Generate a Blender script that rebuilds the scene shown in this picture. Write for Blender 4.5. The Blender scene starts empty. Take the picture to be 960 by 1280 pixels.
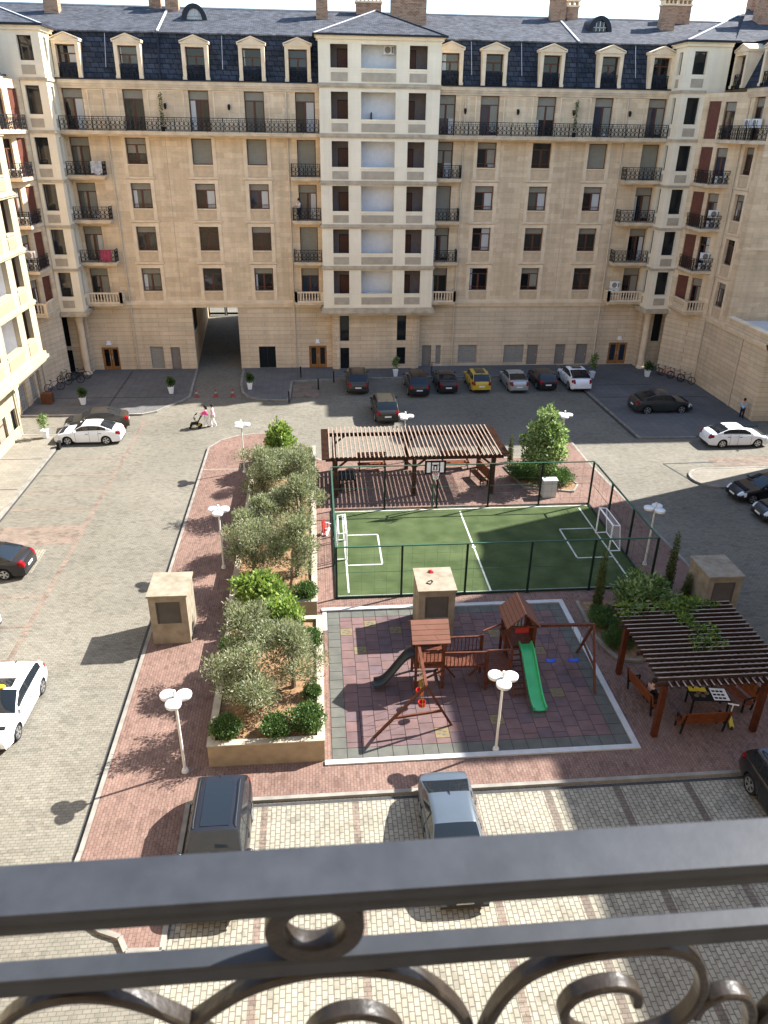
import bpy, math, random
from mathutils import Vector, Matrix, Euler
rad = math.radians
S = bpy.context.scene
COL = S.collection
random.seed(11)
D = 71.06            # far facade plane

# ---------------------------------------------------------------- mesh builder
class MB:
    def __init__(s):
        s.v, s.f, s.m = [], [], []
    def add(s, vs, fs, mi=0):
        o = len(s.v)
        s.v += [tuple(v) for v in vs]
        s.f += [tuple(i + o for i in f) for f in fs]
        s.m += [mi] * len(fs)
    def quad(s, a, b, c, d, mi=0):
        s.add((a, b, c, d), ((0, 1, 2, 3),), mi)
    def box(s, x0, y0, z0, x1, y1, z1, mi=0):
        if x1 < x0: x0, x1 = x1, x0
        if y1 < y0: y0, y1 = y1, y0
        if z1 < z0: z0, z1 = z1, z0
        s.add([(x0,y0,z0),(x1,y0,z0),(x1,y1,z0),(x0,y1,z0),(x0,y0,z1),(x1,y0,z1),(x1,y1,z1),(x0,y1,z1)],
              [(0,3,2,1),(4,5,6,7),(0,1,5,4),(1,2,6,5),(2,3,7,6),(3,0,4,7)], mi)
    def bar(s, p, q, w, h, mi=0, up=(0,0,1)):
        p, q = Vector(p), Vector(q); d = (q - p).normalized()
        u = Vector(up)
        if abs(d.dot(u)) > .98: u = Vector((1,0,0))
        a = d.cross(u).normalized(); b = a.cross(d)
        a *= w/2; b *= h/2
        vs = [p-a-b, p+a-b, p+a+b, p-a+b, q-a-b, q+a-b, q+a+b, q-a+b]
        s.add(vs, [(0,3,2,1),(4,5,6,7),(0,1,5,4),(1,2,6,5),(2,3,7,6),(3,0,4,7)][::1], mi)
    def cyl(s, p, q, r, r2=None, n=8, mi=0, caps=True):
        p, q = Vector(p), Vector(q); r2 = r if r2 is None else r2
        d = (q - p).normalized(); u = Vector((0,0,1)) if abs(d.z) < .95 else Vector((1,0,0))
        a = d.cross(u).normalized(); b = d.cross(a)
        vs = []
        for c, rr in ((p, r), (q, r2)):
            for k in range(n):
                t = 2*math.pi*k/n
                vs.append(c + a*rr*math.cos(t) + b*rr*math.sin(t))
        fs = [(k, n+k, n+(k+1) % n, (k+1) % n) for k in range(n)]
        if caps: fs += [tuple(range(n)), tuple(range(2*n-1, n-1, -1))]
        s.add(vs, fs, mi)
    def tube(s, pts, r, n=6, mi=0, closed=False, flat=None):
        pts = [Vector(p) for p in pts]; m = len(pts); vs = []; ref = None
        for i, p in enumerate(pts):
            if closed: t = pts[(i+1) % m] - pts[i-1]
            else: t = pts[min(i+1, m-1)] - pts[max(i-1, 0)]
            t.normalize()
            if ref is None:
                ref = Vector((0,0,1)) if abs(t.z) < .9 else Vector((0,1,0))
                if flat: ref = Vector(flat)
            a = t.cross(ref)
            if a.length < 1e-5: a = t.cross(Vector((1,0,0)))
            a.normalize(); b = a.cross(t).normalized()
            if not flat: ref = b
            rr = r[i] if isinstance(r, (list, tuple)) else r
            for k in range(n):
                th = 2*math.pi*(k+.5)/n
                vs.append(p + a*rr*math.cos(th) + b*rr*math.sin(th))
        fs = []
        for i in range(m if closed else m-1):
            j = (i+1) % m
            for k in range(n):
                l = (k+1) % n
                fs.append((i*n+k, i*n+l, j*n+l, j*n+k))
        if not closed:
            fs += [tuple(range(n-1, -1, -1)), tuple((m-1)*n+k for k in range(n))]
        s.add(vs, fs, mi)
    def prism(s, poly, z0, z1, mi=0, mtop=None, bottom=True):
        n = len(poly)
        vs = [(x, y, z0) for x, y in poly] + [(x, y, z1) for x, y in poly]
        s.add(vs, [(k, (k+1) % n, n+(k+1) % n, n+k) for k in range(n)] + ([tuple(range(n-1, -1, -1))] if bottom else []), mi)
        s.add([(x, y, z1) for x, y in poly], [tuple(range(n))], mi if mtop is None else mtop)
    def lathe(s, prof, c=(0,0,0), n=12, mi=0, axis='z'):
        vs = []
        for r, h in prof:
            for k in range(n):
                t = 2*math.pi*k/n; a, b = r*math.cos(t), r*math.sin(t)
                vs.append((c[0]+a, c[1]+b, c[2]+h) if axis == 'z' else ((c[0]+a, c[1]+h, c[2]+b) if axis == 'y' else (c[0]+h, c[1]+a, c[2]+b)))
        m = len(prof)
        fs = [(i*n+k, i*n+(k+1) % n, (i+1)*n+(k+1) % n, (i+1)*n+k) for i in range(m-1) for k in range(n)]
        fs += [tuple(range(n-1, -1, -1)), tuple((m-1)*n+k for k in range(n))]
        s.add(vs, fs, mi)
    def ball(s, c, r, n=10, m=6, mi=0):
        rx, ry, rz = r if isinstance(r, (tuple, list)) else (r, r, r)
        vs = [(c[0], c[1], c[2]-rz)]
        for i in range(1, m):
            ph = -math.pi/2 + math.pi*i/m
            for k in range(n):
                t = 2*math.pi*k/n
                vs.append((c[0]+rx*math.cos(ph)*math.cos(t), c[1]+ry*math.cos(ph)*math.sin(t), c[2]+rz*math.sin(ph)))
        vs.append((c[0], c[1], c[2]+rz)); top = len(vs)-1
        fs = [(0, 1+(k+1) % n, 1+k) for k in range(n)]
        for i in range(m-2):
            fs += [(1+i*n+k, 1+i*n+(k+1) % n, 1+(i+1)*n+(k+1) % n, 1+(i+1)*n+k) for k in range(n)]
        fs += [(1+(m-2)*n+k, 1+(m-2)*n+(k+1) % n, top) for k in range(n)]
        s.add(vs, fs, mi)
    def xf(s, M):
        s.v = [tuple(M @ Vector(v)) for v in s.v]; return s
    def mesh(s, name, mats, smooth=False, ang=40):
        me = bpy.data.meshes.new(name)
        me.from_pydata(s.v, [], s.f)
        for m in (mats if isinstance(mats, (list, tuple)) else [mats]): me.materials.append(m)
        me.polygons.foreach_set('material_index', s.m)
        if smooth:
            me.polygons.foreach_set('use_smooth', [True]*len(s.f)); me.set_sharp_from_angle(angle=rad(ang))
        me.update()
        return me
    def build(s, name, mats, parent=None, smooth=False, loc=None, rotz=0, ang=40):
        return link(name, s.mesh(name, mats, smooth, ang), parent, loc, rotz)

def link(name, me, parent=None, loc=None, rotz=0):
    o = bpy.data.objects.new(name, me); COL.objects.link(o)
    if parent: o.parent = parent
    if loc: o.location = loc
    if rotz: o.rotation_euler.z = rotz
    return o
def thing(name, label, cat, loc=(0,0,0), rotz=0, group=None):
    o = link(name, None, None, loc, rotz); tag(o, label, cat, group); o.empty_display_size = .2
    return o
def tag(o, label, cat, group=None, kind=None):
    o['label'] = label; o['category'] = cat
    if group: o['group'] = group
    if kind: o['kind'] = kind
    return o
def struct(name, mb, mats, smooth=False):
    o = mb.build(name, mats, None, smooth); o['kind'] = 'structure'; return o
def dup(root, loc, rotz=None, label=None, scale=None, parent=None):
    def cp(o, p):
        c = o.copy(); COL.objects.link(c)
        if p is not None: c.parent = p
        for ch in list(o.children): cp(ch, c)
        return c
    r = cp(root, parent); r.location = loc
    if rotz is not None: r.rotation_euler.z = rotz
    if label: r['label'] = label
    if scale: r.scale = (scale,)*3 if not isinstance(scale, tuple) else scale
    return r

# ---------------------------------------------------------------- materials
def newmat(name):
    m = bpy.data.materials.new(name); m.use_nodes = True
    nt = m.node_tree
    return m, nt, nt.nodes['Principled BSDF']
def N(nt, typ, **kw):
    n = nt.nodes.new(typ)
    for k, v in kw.items(): setattr(n, k, v)
    return n
def mixc(nt, fac, a, b, mode='MIX'):
    n = nt.nodes.new('ShaderNodeMix'); n.data_type = 'RGBA'; n.blend_type = mode
    for sock, v in ((n.inputs['Factor'], fac), (n.inputs[6], a), (n.inputs[7], b)):
        if hasattr(v, 'is_linked') or isinstance(v, bpy.types.NodeSocket): nt.links.new(v, sock)
        elif isinstance(v, (int, float)): sock.default_value = v
        else: sock.default_value = (*v, 1)
    return n.outputs[2]
def mat(name, c, rough=.6, metal=0, var=.15, scale=3.0, bump=0, bscale=30, coat=0, spec=.2, c2=None, detail=4):
    """plain coloured surface with noise variation"""
    m, nt, b = newmat(name)
    tc = N(nt, 'ShaderNodeTexCoord')
    if var or c2:
        n = N(nt, 'ShaderNodeTexNoise'); n.inputs['Scale'].default_value = scale; n.inputs['Detail'].default_value = detail
        nt.links.new(tc.outputs['Object'], n.inputs['Vector'])
        r = N(nt, 'ShaderNodeValToRGB'); r.color_ramp.elements[0].position = .3; r.color_ramp.elements[1].position = .7
        nt.links.new(n.outputs['Fac'], r.inputs['Fac'])
        lo = tuple(x*(1-var) for x in c); hi = tuple(min(1, x*(1+var)) for x in (c2 or c))
        nt.links.new(mixc(nt, r.outputs['Color'], lo, hi), b.inputs['Base Color'])
    else:
        b.inputs['Base Color'].default_value = (*c, 1)
    b.inputs['Roughness'].default_value = rough; b.inputs['Metallic'].default_value = metal
    b.inputs['Coat Weight'].default_value = coat; b.inputs['Coat Roughness'].default_value = .06
    b.inputs['Specular IOR Level'].default_value = spec
    if bump:
        n2 = N(nt, 'ShaderNodeTexNoise'); n2.inputs['Scale'].default_value = bscale
        nt.links.new(tc.outputs['Object'], n2.inputs['Vector'])
        bp = N(nt, 'ShaderNodeBump'); bp.inputs['Strength'].default_value = bump; bp.inputs['Distance'].default_value = .02
        nt.links.new(n2.outputs['Fac'], bp.inputs['Height']); nt.links.new(bp.outputs['Normal'], b.inputs['Normal'])
    return m
def wallvec(nt):
    """(x+y, z) of world position: a masonry mapping for any upright wall on the grid"""
    g = N(nt, 'ShaderNodeNewGeometry'); sp = N(nt, 'ShaderNodeSeparateXYZ'); ad = N(nt, 'ShaderNodeMath'); cb = N(nt, 'ShaderNodeCombineXYZ')
    nt.links.new(g.outputs['Position'], sp.inputs[0])
    nt.links.new(sp.outputs[0], ad.inputs[0]); nt.links.new(sp.outputs[1], ad.inputs[1])
    nt.links.new(ad.outputs[0], cb.inputs[0]); nt.links.new(sp.outputs[2], cb.inputs[1])
    return cb.outputs[0], g.outputs['Position']
def brickmat(name, c1, c2, cm, bw, bh, mortar=.012, upright=True, rough=.8, patch=.22, pscale=.35, bump=.25, offset=.5, swap=False, streak=0, fine=0, odd=0, clump=0):
    m, nt, b = newmat(name)
    vec, pos = wallvec(nt)
    if not upright: vec = pos
    if swap:
        mp = N(nt, 'ShaderNodeMapping'); mp.inputs['Rotation'].default_value = (0, 0, rad(90))
        nt.links.new(vec, mp.inputs[0]); vec = mp.outputs[0]
    br = N(nt, 'ShaderNodeTexBrick'); br.offset = offset
    nt.links.new(vec, br.inputs['Vector'])
    br.inputs['Color1'].default_value = (*c1, 1); br.inputs['Color2'].default_value = (*c2, 1); br.inputs['Mortar'].default_value = (*cm, 1)
    br.inputs['Scale'].default_value = 1; br.inputs['Brick Width'].default_value = bw; br.inputs['Row Height'].default_value = bh
    br.inputs['Mortar Size'].default_value = mortar; br.inputs['Mortar Smooth'].default_value = .3
    col = br.outputs['Color']
    no = N(nt, 'ShaderNodeTexNoise'); no.inputs['Scale'].default_value = pscale; no.inputs['Detail'].default_value = 6; no.inputs['Roughness'].default_value = .62
    nt.links.new(pos, no.inputs['Vector'])
    rp = N(nt, 'ShaderNodeMapRange'); rp.inputs[1].default_value = .3; rp.inputs[2].default_value = .7; rp.inputs[3].default_value = 1-patch; rp.inputs[4].default_value = 1+patch*.6
    nt.links.new(no.outputs['Fac'], rp.inputs[0])
    mul = N(nt, 'ShaderNodeVectorMath', operation='SCALE'); nt.links.new(col, mul.inputs[0]); nt.links.new(rp.outputs[0], mul.inputs['Scale'])
    out = mul.outputs[0]
    if streak:
        mp = N(nt, 'ShaderNodeMapping'); mp.inputs['Scale'].default_value = (1.6, 1.6, .08); nt.links.new(pos, mp.inputs[0])
        ns = N(nt, 'ShaderNodeTexNoise'); ns.inputs['Scale'].default_value = 1.3; ns.inputs['Detail'].default_value = 5; nt.links.new(mp.outputs[0], ns.inputs['Vector'])
        r2 = N(nt, 'ShaderNodeMapRange'); r2.inputs[1].default_value = .35; r2.inputs[2].default_value = .62; r2.inputs[3].default_value = 1-streak; r2.inputs[4].default_value = 1
        nt.links.new(ns.outputs['Fac'], r2.inputs[0])
        m2 = N(nt, 'ShaderNodeVectorMath', operation='SCALE'); nt.links.new(out, m2.inputs[0]); nt.links.new(r2.outputs[0], m2.inputs['Scale']); out = m2.outputs[0]
    if fine:
        nf = N(nt, 'ShaderNodeTexNoise'); nf.inputs['Scale'].default_value = 4.5; nf.inputs['Detail'].default_value = 8; nf.inputs['Roughness'].default_value = .75
        nt.links.new(pos, nf.inputs['Vector'])
        r3 = N(nt, 'ShaderNodeMapRange'); r3.inputs[1].default_value = .3; r3.inputs[2].default_value = .7; r3.inputs[3].default_value = 1-fine; r3.inputs[4].default_value = 1+fine
        nt.links.new(nf.outputs['Fac'], r3.inputs[0])
        m3 = N(nt, 'ShaderNodeVectorMath', operation='SCALE'); nt.links.new(out, m3.inputs[0]); nt.links.new(r3.outputs[0], m3.inputs['Scale']); out = m3.outputs[0]
    if odd:
        # single odd-coloured blocks scattered in clumps: a voronoi cell about one block in size
        mp = N(nt, 'ShaderNodeMapping'); mp.inputs['Scale'].default_value = (1/bw*.8, 1/bh*.8, 1); nt.links.new(vec, mp.inputs[0])
        vo = N(nt, 'ShaderNodeTexVoronoi'); vo.inputs['Scale'].default_value = 1; nt.links.new(mp.outputs[0], vo.inputs['Vector'])
        sx = N(nt, 'ShaderNodeSeparateColor'); nt.links.new(vo.outputs['Color'], sx.inputs[0])
        cl = N(nt, 'ShaderNodeTexNoise'); cl.inputs['Scale'].default_value = .55; cl.inputs['Detail'].default_value = 3; nt.links.new(pos, cl.inputs['Vector'])
        ad = N(nt, 'ShaderNodeMath', operation='MULTIPLY_ADD'); nt.links.new(cl.outputs['Fac'], ad.inputs[0]); ad.inputs[1].default_value = .9; nt.links.new(sx.outputs[0], ad.inputs[2])
        r4 = N(nt, 'ShaderNodeMapRange'); r4.inputs[1].default_value = 1.12; r4.inputs[2].default_value = 1.34; r4.inputs[3].default_value = 1; r4.inputs[4].default_value = 1-odd
        nt.links.new(ad.outputs[0], r4.inputs[0])
        m4 = N(nt, 'ShaderNodeVectorMath', operation='SCALE'); nt.links.new(out, m4.inputs[0]); nt.links.new(r4.outputs[0], m4.inputs['Scale']); out = m4.outputs[0]
    nt.links.new(out, b.inputs['Base Color'])
    b.inputs['Roughness'].default_value = rough; b.inputs['Specular IOR Level'].default_value = .12
    if bump:
        bp = N(nt, 'ShaderNodeBump'); bp.inputs['Strength'].default_value = bump; bp.inputs['Distance'].default_value = .02; bp.invert = True
        nt.links.new(br.outputs['Fac'], bp.inputs['Height']); nt.links.new(bp.outputs['Normal'], b.inputs['Normal'])
    return m
def panemat(name, seedshift=0.0):
    """window glass over a dark room, some with pale curtains, some with rolled-down grey shutters (per window)"""
    m, nt, b = newmat(name)
    oi = N(nt, 'ShaderNodeObjectInfo'); tc = N(nt, 'ShaderNodeTexCoord'); sp = N(nt, 'ShaderNodeSeparateXYZ')
    nt.links.new(tc.outputs['Object'], sp.inputs[0])
    def ma(op, a, c=None):
        n = N(nt, 'ShaderNodeMath', operation=op)
        for i, v in enumerate((a, c)):
            if v is None: continue
            if isinstance(v, (int, float)): n.inputs[i].default_value = v
            else: nt.links.new(v, n.inputs[i])
        return n.outputs[0]
    rnd = oi.outputs['Random']
    r2 = ma('FRACT', ma('MULTIPLY', rnd, 17.31)); r3 = ma('FRACT', ma('MULTIPLY', rnd, 53.7))
    ramp = N(nt, 'ShaderNodeValToRGB'); ramp.color_ramp.interpolation = 'CONSTANT'
    e = ramp.color_ramp.elements; e[0].color = (.006, .007, .009, 1); e[1].position = .5; e[1].color = (.018, .02, .02, 1)
    for p, c in ((.76, (.10, .098, .08, 1)), (.88, (.02, .03, .05, 1))):
        k = e.new(p); k.color = c
    nt.links.new(r2, ramp.inputs['Fac'])
    # curtain: pale folds on one side of the opening
    xs = ma('MULTIPLY', sp.outputs[0], ma('SUBTRACT', ma('MULTIPLY', ma('GREATER_THAN', r3, .5), 2), 1))
    cur = ma('MULTIPLY', ma('GREATER_THAN', xs, ma('SUBTRACT', .62, ma('MULTIPLY', r3, .62))), ma('LESS_THAN', rnd, .55))
    wv = N(nt, 'ShaderNodeTexWave'); wv.inputs['Scale'].default_value = 4.5; wv.inputs['Distortion'].default_value = 2
    nt.links.new(tc.outputs['Object'], wv.inputs['Vector'])
    cc = mixc(nt, wv.outputs['Fac'], (.30, .30, .29), (.62, .62, .60))
    nt.links.new(mixc(nt, cur, ramp.outputs['Color'], cc), b.inputs['Base Color'])
    b.inputs['Roughness'].default_value = .04; b.inputs['Specular IOR Level'].default_value = .4
    ns = N(nt, 'ShaderNodeTexNoise'); ns.inputs['Scale'].default_value = .9
    nt.links.new(tc.outputs['Object'], ns.inputs['Vector'])
    bp = N(nt, 'ShaderNodeBump'); bp.inputs['Strength'].default_value = .06; bp.inputs['Distance'].default_value = .1
    nt.links.new(ns.outputs['Fac'], bp.inputs['Height']); nt.links.new(bp.outputs['Normal'], b.inputs['Normal'])
    return m

M = {}
M['stone'] = brickmat('limestone_wall', (.78,.605,.40), (.65,.485,.31), (.58,.44,.285), 1.25, .42, .009, patch=.10, pscale=.3, bump=.12, streak=.14, fine=.07, odd=.08)
M['stone_low'] = brickmat('grooved_limestone', (.73,.575,.395), (.64,.49,.33), (.47,.36,.24), 2.4, .40, .020, patch=.11, pscale=.35, bump=.35, streak=.10, fine=.06, offset=.37, odd=.07)
M['cream'] = brickmat('cream_stone', (.885,.775,.585), (.855,.74,.55), (.79,.675,.49), 1.3, .55, .006, patch=.07, pscale=.4, bump=.06, streak=.07)
M['warm'] = brickmat('yellow_limestone', (.40,.34,.235), (.37,.31,.21), (.33,.275,.185), 1.3, .55, .006, patch=.08, pscale=.4, bump=.06, streak=.08)  # darker copy of cream stone; sun glare on the block offset in colour
M['warm_panel'] = mat('tan_limestone_panel', (.29,.23,.15), .9, var=.15, scale=9, bump=.3)  # tan panel darkened with it to offset the same sun
M['trim'] = mat('pale_stone_trim', (.74,.585,.40), .8, var=.12, scale=1.2)
M['band'] = mat('weathered_stone_band', (.47,.39,.28), .85, var=.22, scale=1.6)
M['sillpanel'] = mat('tan_stone_panel', (.58,.435,.28), .85, var=.12, scale=2)
M['pane_dk'] = mat('dark_glass', (.012,.015,.017), .05, var=0, spec=.4)
M['panel'] = mat('rough_stone_panel', (.42,.355,.265), .9, var=.10, scale=2.2, bump=.1)
M['slab'] = mat('balcony_stone', (.62,.50,.355), .85, var=.18, scale=1.5)
M['slate'] = brickmat('grey_shingle_roof', (.098,.102,.114), (.052,.055,.064), (.030,.032,.038), .36, .22, .016, upright=False, patch=.14, pscale=.5, bump=.4, rough=.85, fine=.22, odd=.3)
M['mansard'] = brickmat('dark_shingle', (.050,.060,.080), (.026,.033,.047), (.009,.011,.016), .62, .36, .03, patch=.3, pscale=1.1, bump=.6, rough=.7, fine=.25, odd=.3)
M['gutter'] = mat('dark_gutter_metal', (.02,.022,.03), .5, var=.1)
M['zinc'] = mat('pale_flashing', (.5,.5,.5), .45, var=.1)
M['chim'] = brickmat('chimney_brick', (.42,.21,.12), (.30,.16,.10), (.38,.30,.22), .30, .11, .02, patch=.2, bump=.3, rough=.9, odd=.3)
M['frame'] = mat('brown_window_frame', (.105,.042,.026), .45, var=.1)
M['frame_dk'] = mat('dark_window_frame', (.018,.016,.016), .45, var=.1)
M['pane'] = panemat('window_glass')
M['shutter'] = mat('grey_shutter', (.24,.225,.18), .55, var=.06)
M['iron'] = mat('black_wrought_iron', (.013,.014,.017), .45, var=.1)
M['pipe'] = mat('beige_downpipe', (.60,.50,.37), .5, var=.1)
M['white'] = mat('white_render', (.83,.83,.84), .8, var=.05)
M['wood'] = mat('varnished_door_wood', (.32,.15,.05), .4, var=.25, scale=5)
M['redwood'] = mat('red_brown_panel', (.13,.045,.03), .5, var=.15)
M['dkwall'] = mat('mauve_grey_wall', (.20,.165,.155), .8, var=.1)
M['grey_door'] = mat('grey_metal_door', (.23,.20,.17), .5, var=.06)
M['louvre'] = mat('grey_metal_louvre', (.33,.31,.27), .5, var=.08)
M['acw'] = mat('white_metal_case', (.78,.78,.76), .4, var=.05)
M['dark'] = mat('matte_black', (.012,.012,.013), .7, var=.1)

# paving
M['road'] = brickmat('beige_block_paving', (.196,.181,.146), (.160,.147,.118), (.112,.102,.083), .22, .12, .012, upright=False, patch=.20, pscale=.13, bump=.2, rough=.85, fine=.11, odd=.17)
M['bay'] = brickmat('parking_block_paving', (0.314,0.292,0.228), (0.258,0.238,0.186), (0.150,0.132,0.102), .24, .16, .02, upright=False, patch=.16, pscale=.3, bump=.3, rough=.85, swap=True, fine=.12, odd=.2)
M['redpave'] = brickmat('red_block_paving', (.215,.138,.111), (.176,.108,.087), (.125,.085,.068), .20, .11, .013, upright=False, patch=.2, pscale=.3, bump=.25, rough=.85, swap=True, fine=.14, odd=.22)
M['walk'] = brickmat('grey_slab_paving', (.135,.132,.128), (.115,.113,.11), (.075,.072,.07), .6, .6, .012, upright=False, patch=.18, pscale=.2, rough=.85, offset=0, fine=.08)
M['walk_pale'] = brickmat('pale_slab_paving', (0.229,0.208,0.167), (0.198,0.180,0.146), (0.143,0.124,0.099), .5, .3, .012, upright=False, patch=.18, pscale=.3, rough=.85, fine=.08)
M['pinkline'] = brickmat('pink_block_paving', (.205,.150,.122), (.195,.165,.13), (.13,.10,.08), .22, .12, .013, upright=False, patch=.28, pscale=1.2, rough=.85, fine=.16, odd=.25)
M['browline'] = brickmat('brown_block_paving', (.16,.13,.105), (.135,.112,.09), (.09,.075,.06), .22, .12, .013, upright=False, patch=.25, pscale=1, rough=.85, fine=.1)
M['kerb'] = mat('pale_kerb_stone', (.215,.20,.172), .85, var=.25, scale=1.7)
M['kerb_dk'] = mat('dark_channel', (.05,.05,.05), .9, var=.2)
M['turf'] = mat('artificial_turf', (.046,.068,.025), .95, var=.16, scale=.9, bump=.5, bscale=90, c2=(.062,.082,.034), spec=.1)
M['line'] = mat('white_line_paint', (.44,.46,.40), .8, var=.22, scale=5)
M['soil'] = mat('orange_soil', (0.214,0.131,0.071), .95, var=.35, scale=6, bump=.6, bscale=12)
M['border'] = mat('white_border_kerb', (0.422,0.422,0.408), .8, var=.1)
M['planter'] = mat('cream_planter_stone', (0.311,0.243,0.156), .8, var=.16, scale=2.2, bump=.1)
M['copings'] = mat('pale_coping', (0.380,0.328,0.242), .8, var=.15, scale=3)

# ---------------------------------------------------------------- world, sun, camera
SUN = Vector((1.08, .40, 1.0)).normalized()
el = math.asin(SUN.z); az = math.atan2(SUN.x, SUN.y)
w = bpy.data.worlds.new('World'); S.world = w; w.use_nodes = True
nt = w.node_tree
sky = nt.nodes.new('ShaderNodeTexSky'); sky.sky_type = 'NISHITA'; sky.sun_disc = False
sky.sun_elevation = el; sky.sun_rotation = az; sky.air_density = 1.0; sky.dust_density = .6; sky.ozone_density = 1.0
bg = nt.nodes['Background']; bg.inputs['Strength'].default_value = .12
nt.links.new(sky.outputs[0], bg.inputs['Color'])
ld = bpy.data.lights.new('sun', 'SUN'); ld.energy = 5.0; ld.angle = rad(.53); ld.color = (1.0, .965, .91)
sun = bpy.data.objects.new('sun', ld); COL.objects.link(sun)
sun.rotation_euler = (-SUN).to_track_quat('-Z', 'Y').to_euler(); sun.location = SUN * 150

cd = bpy.data.cameras.new('camera'); cam = bpy.data.objects.new('camera', cd); COL.objects.link(cam)
S.camera = cam
pt, yw, rl = rad(26.815), rad(5.303), rad(.8596)
F = Vector((math.sin(yw)*math.cos(pt), math.cos(yw)*math.cos(pt), -math.sin(pt)))
Rt = Vector((math.cos(yw), -math.sin(yw), 0)); U = Rt.cross(F)
R2 = Rt*math.cos(rl) + U*math.sin(rl); U2 = -Rt*math.sin(rl) + U*math.cos(rl)
cam.matrix_world = Matrix(((R2.x, U2.x, -F.x, 0), (R2.y, U2.y, -F.y, 0), (R2.z, U2.z, -F.z, 20.5), (0, 0, 0, 1)))
cd.sensor_fit = 'AUTO'; cd.sensor_width = 36; cd.lens = 949.64/1280*36
cd.clip_start = .05; cd.clip_end = 3000
cd.dof.use_dof = True; cd.dof.focus_distance = 45; cd.dof.aperture_fstop = 9
vs = S.view_settings; vs.view_transform = 'Standard'; vs.look = 'None'; vs.exposure = 0.0; vs.gamma = 1
S.render.film_transparent = False
S.cycles.max_bounces = 6; S.cycles.diffuse_bounces = 4; S.cycles.glossy_bounces = 3; S.cycles.transmission_bounces = 2
S.cycles.sample_clamp_indirect = 6
# ---------------------------------------------------------------- building kit
class Fc:
    """a wall plane: origin, angle; u runs along it, d runs inward, z up"""
    def __init__(s, x, y, deg):
        s.o = (x, y); s.a = rad(deg); s.c = math.cos(s.a); s.s = math.sin(s.a)
    def p(s, u, d, z): return (s.o[0] + s.c*u - s.s*d, s.o[1] + s.s*u + s.c*d, z)
    def box(s, mb, u0, u1, d0, d1, z0, z1, mi=0):
        vs = [s.p(u, d, z) for z in (z0, z1) for u, d in ((u0,d0),(u1,d0),(u1,d1),(u0,d1))]
        mb.add(vs, [(0,3,2,1),(4,5,6,7),(0,1,5,4),(1,2,6,5),(2,3,7,6),(3,0,4,7)], mi)
    def wall(s, mb, u0, u1, z0, z1, holes=(), depth=.26, mi=0, mrev=None):
        us = sorted({u0, u1, *[h[0] for h in holes], *[h[1] for h in holes]}); zs = sorted({z0, z1, *[h[2] for h in holes], *[h[3] for h in holes]})
        us = [u for u in us if u0 <= u <= u1]; zs = [z for z in zs if z0 <= z <= z1]
        for i in range(len(us)-1):
            for j in range(len(zs)-1):
                uc, zc = (us[i]+us[i+1])/2, (zs[j]+zs[j+1])/2
                if any(h[0] < uc < h[1] and h[2] < zc < h[3] for h in holes): continue
                mb.quad(s.p(us[i],0,zs[j]), s.p(us[i+1],0,zs[j]), s.p(us[i+1],0,zs[j+1]), s.p(us[i],0,zs[j+1]), mi)
        r = mi if mrev is None else mrev
        for h in holes:
            dd = h[4] if len(h) > 4 else depth
            a, b, c, e = [(h[0],h[2]),(h[1],h[2]),(h[1],h[3]),(h[0],h[3])]
            for q, t in ((a,b),(b,c),(c,e),(e,a)):
                mb.quad(s.p(q[0],0,q[1]), s.p(t[0],0,t[1]), s.p(t[0],dd,t[1]), s.p(q[0],dd,q[1]), r)
MESHES = {}
WR = random.Random(4)
def win_meshes(w, h, style, v=0):
    k = (round(w,2), round(h,2), style, v)
    if k in MESHES: return MESHES[k]
    f, g = MB(), MB(); t = .06
    dk = style in ('slim',)
    f.box(-w/2, 0, 0, -w/2+t, .07, h); f.box(w/2-t, 0, 0, w/2, .07, h); f.box(-w/2+t, 0, h-t, w/2-t, .07, h); f.box(-w/2+t, 0, 0, w/2-t, .07, t)
    zt = h - (.52 if h < 2.4 else .68)
    if style in ('win', 'door', 'dorm'):
        f.box(-w/2+t, .003, zt-.04, w/2-t, .067, zt+.04)
        f.box(-.05, .004, t, .05, .066, zt-.04)
        if v != 1: f.box(-w/2+t, .02, zt+.04, w/2-t, .052, h-t, 1)
        if v == 2: f.box(-w/2+t, .025, h*.42, w/2-t, .05, zt-.04, 1)
        if v == 3: f.box(.05, .025, .25, w/2-t, .05, zt-.04, 1)
        for x in (-w/2+t, .05):
            x1 = x + w/2-t-.05
            f.box(x, .012, t, x+.035, .06, zt-.04); f.box(x1-.035, .012, t, x1, .06, zt-.04)
    if style == 'win':
        f.box(-w/2+.02, -.05, .30, w/2-.02, -.02, .34)
        for i in range(13): f.box(-w/2+.05+i*(w-.1)/12-.008, -.045, .02, -w/2+.05+i*(w-.1)/12+.008, -.025, .30)
    g.box(-w/2+t, .045, t, w/2-t, .055, h-t)
    r = (f.mesh('window', [M['frame_dk'] if dk else M['frame'], M['shutter']]), g.mesh('pane', M['pane_dk' if dk else 'pane']))
    if style == 'shut':
        g2 = MB(); n = int(h/.11)
        for i in range(n): g2.box(-w/2+t, .02+(.012 if i % 2 else 0), t+i*(h-2*t)/n, w/2-t, .05, t+(i+1)*(h-2*t)/n-.004)
        r = (r[0], g2.mesh('shutter', M['shutter']))
    MESHES[k] = r
    return r
def win(par, fc, uc, z, w, h, style='win', d=.24, name=None):
    a, b = win_meshes(w, h, style, WR.choice((0,0,0,1,1,2,3)) if style in ('win', 'door') else 0)
    o = link(name or ('balcony_door' if style == 'door' else 'window'), a, par, fc.p(uc, d, z), fc.a)
    link('shutter' if style == 'shut' else 'pane', b, o)
    return o
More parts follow.
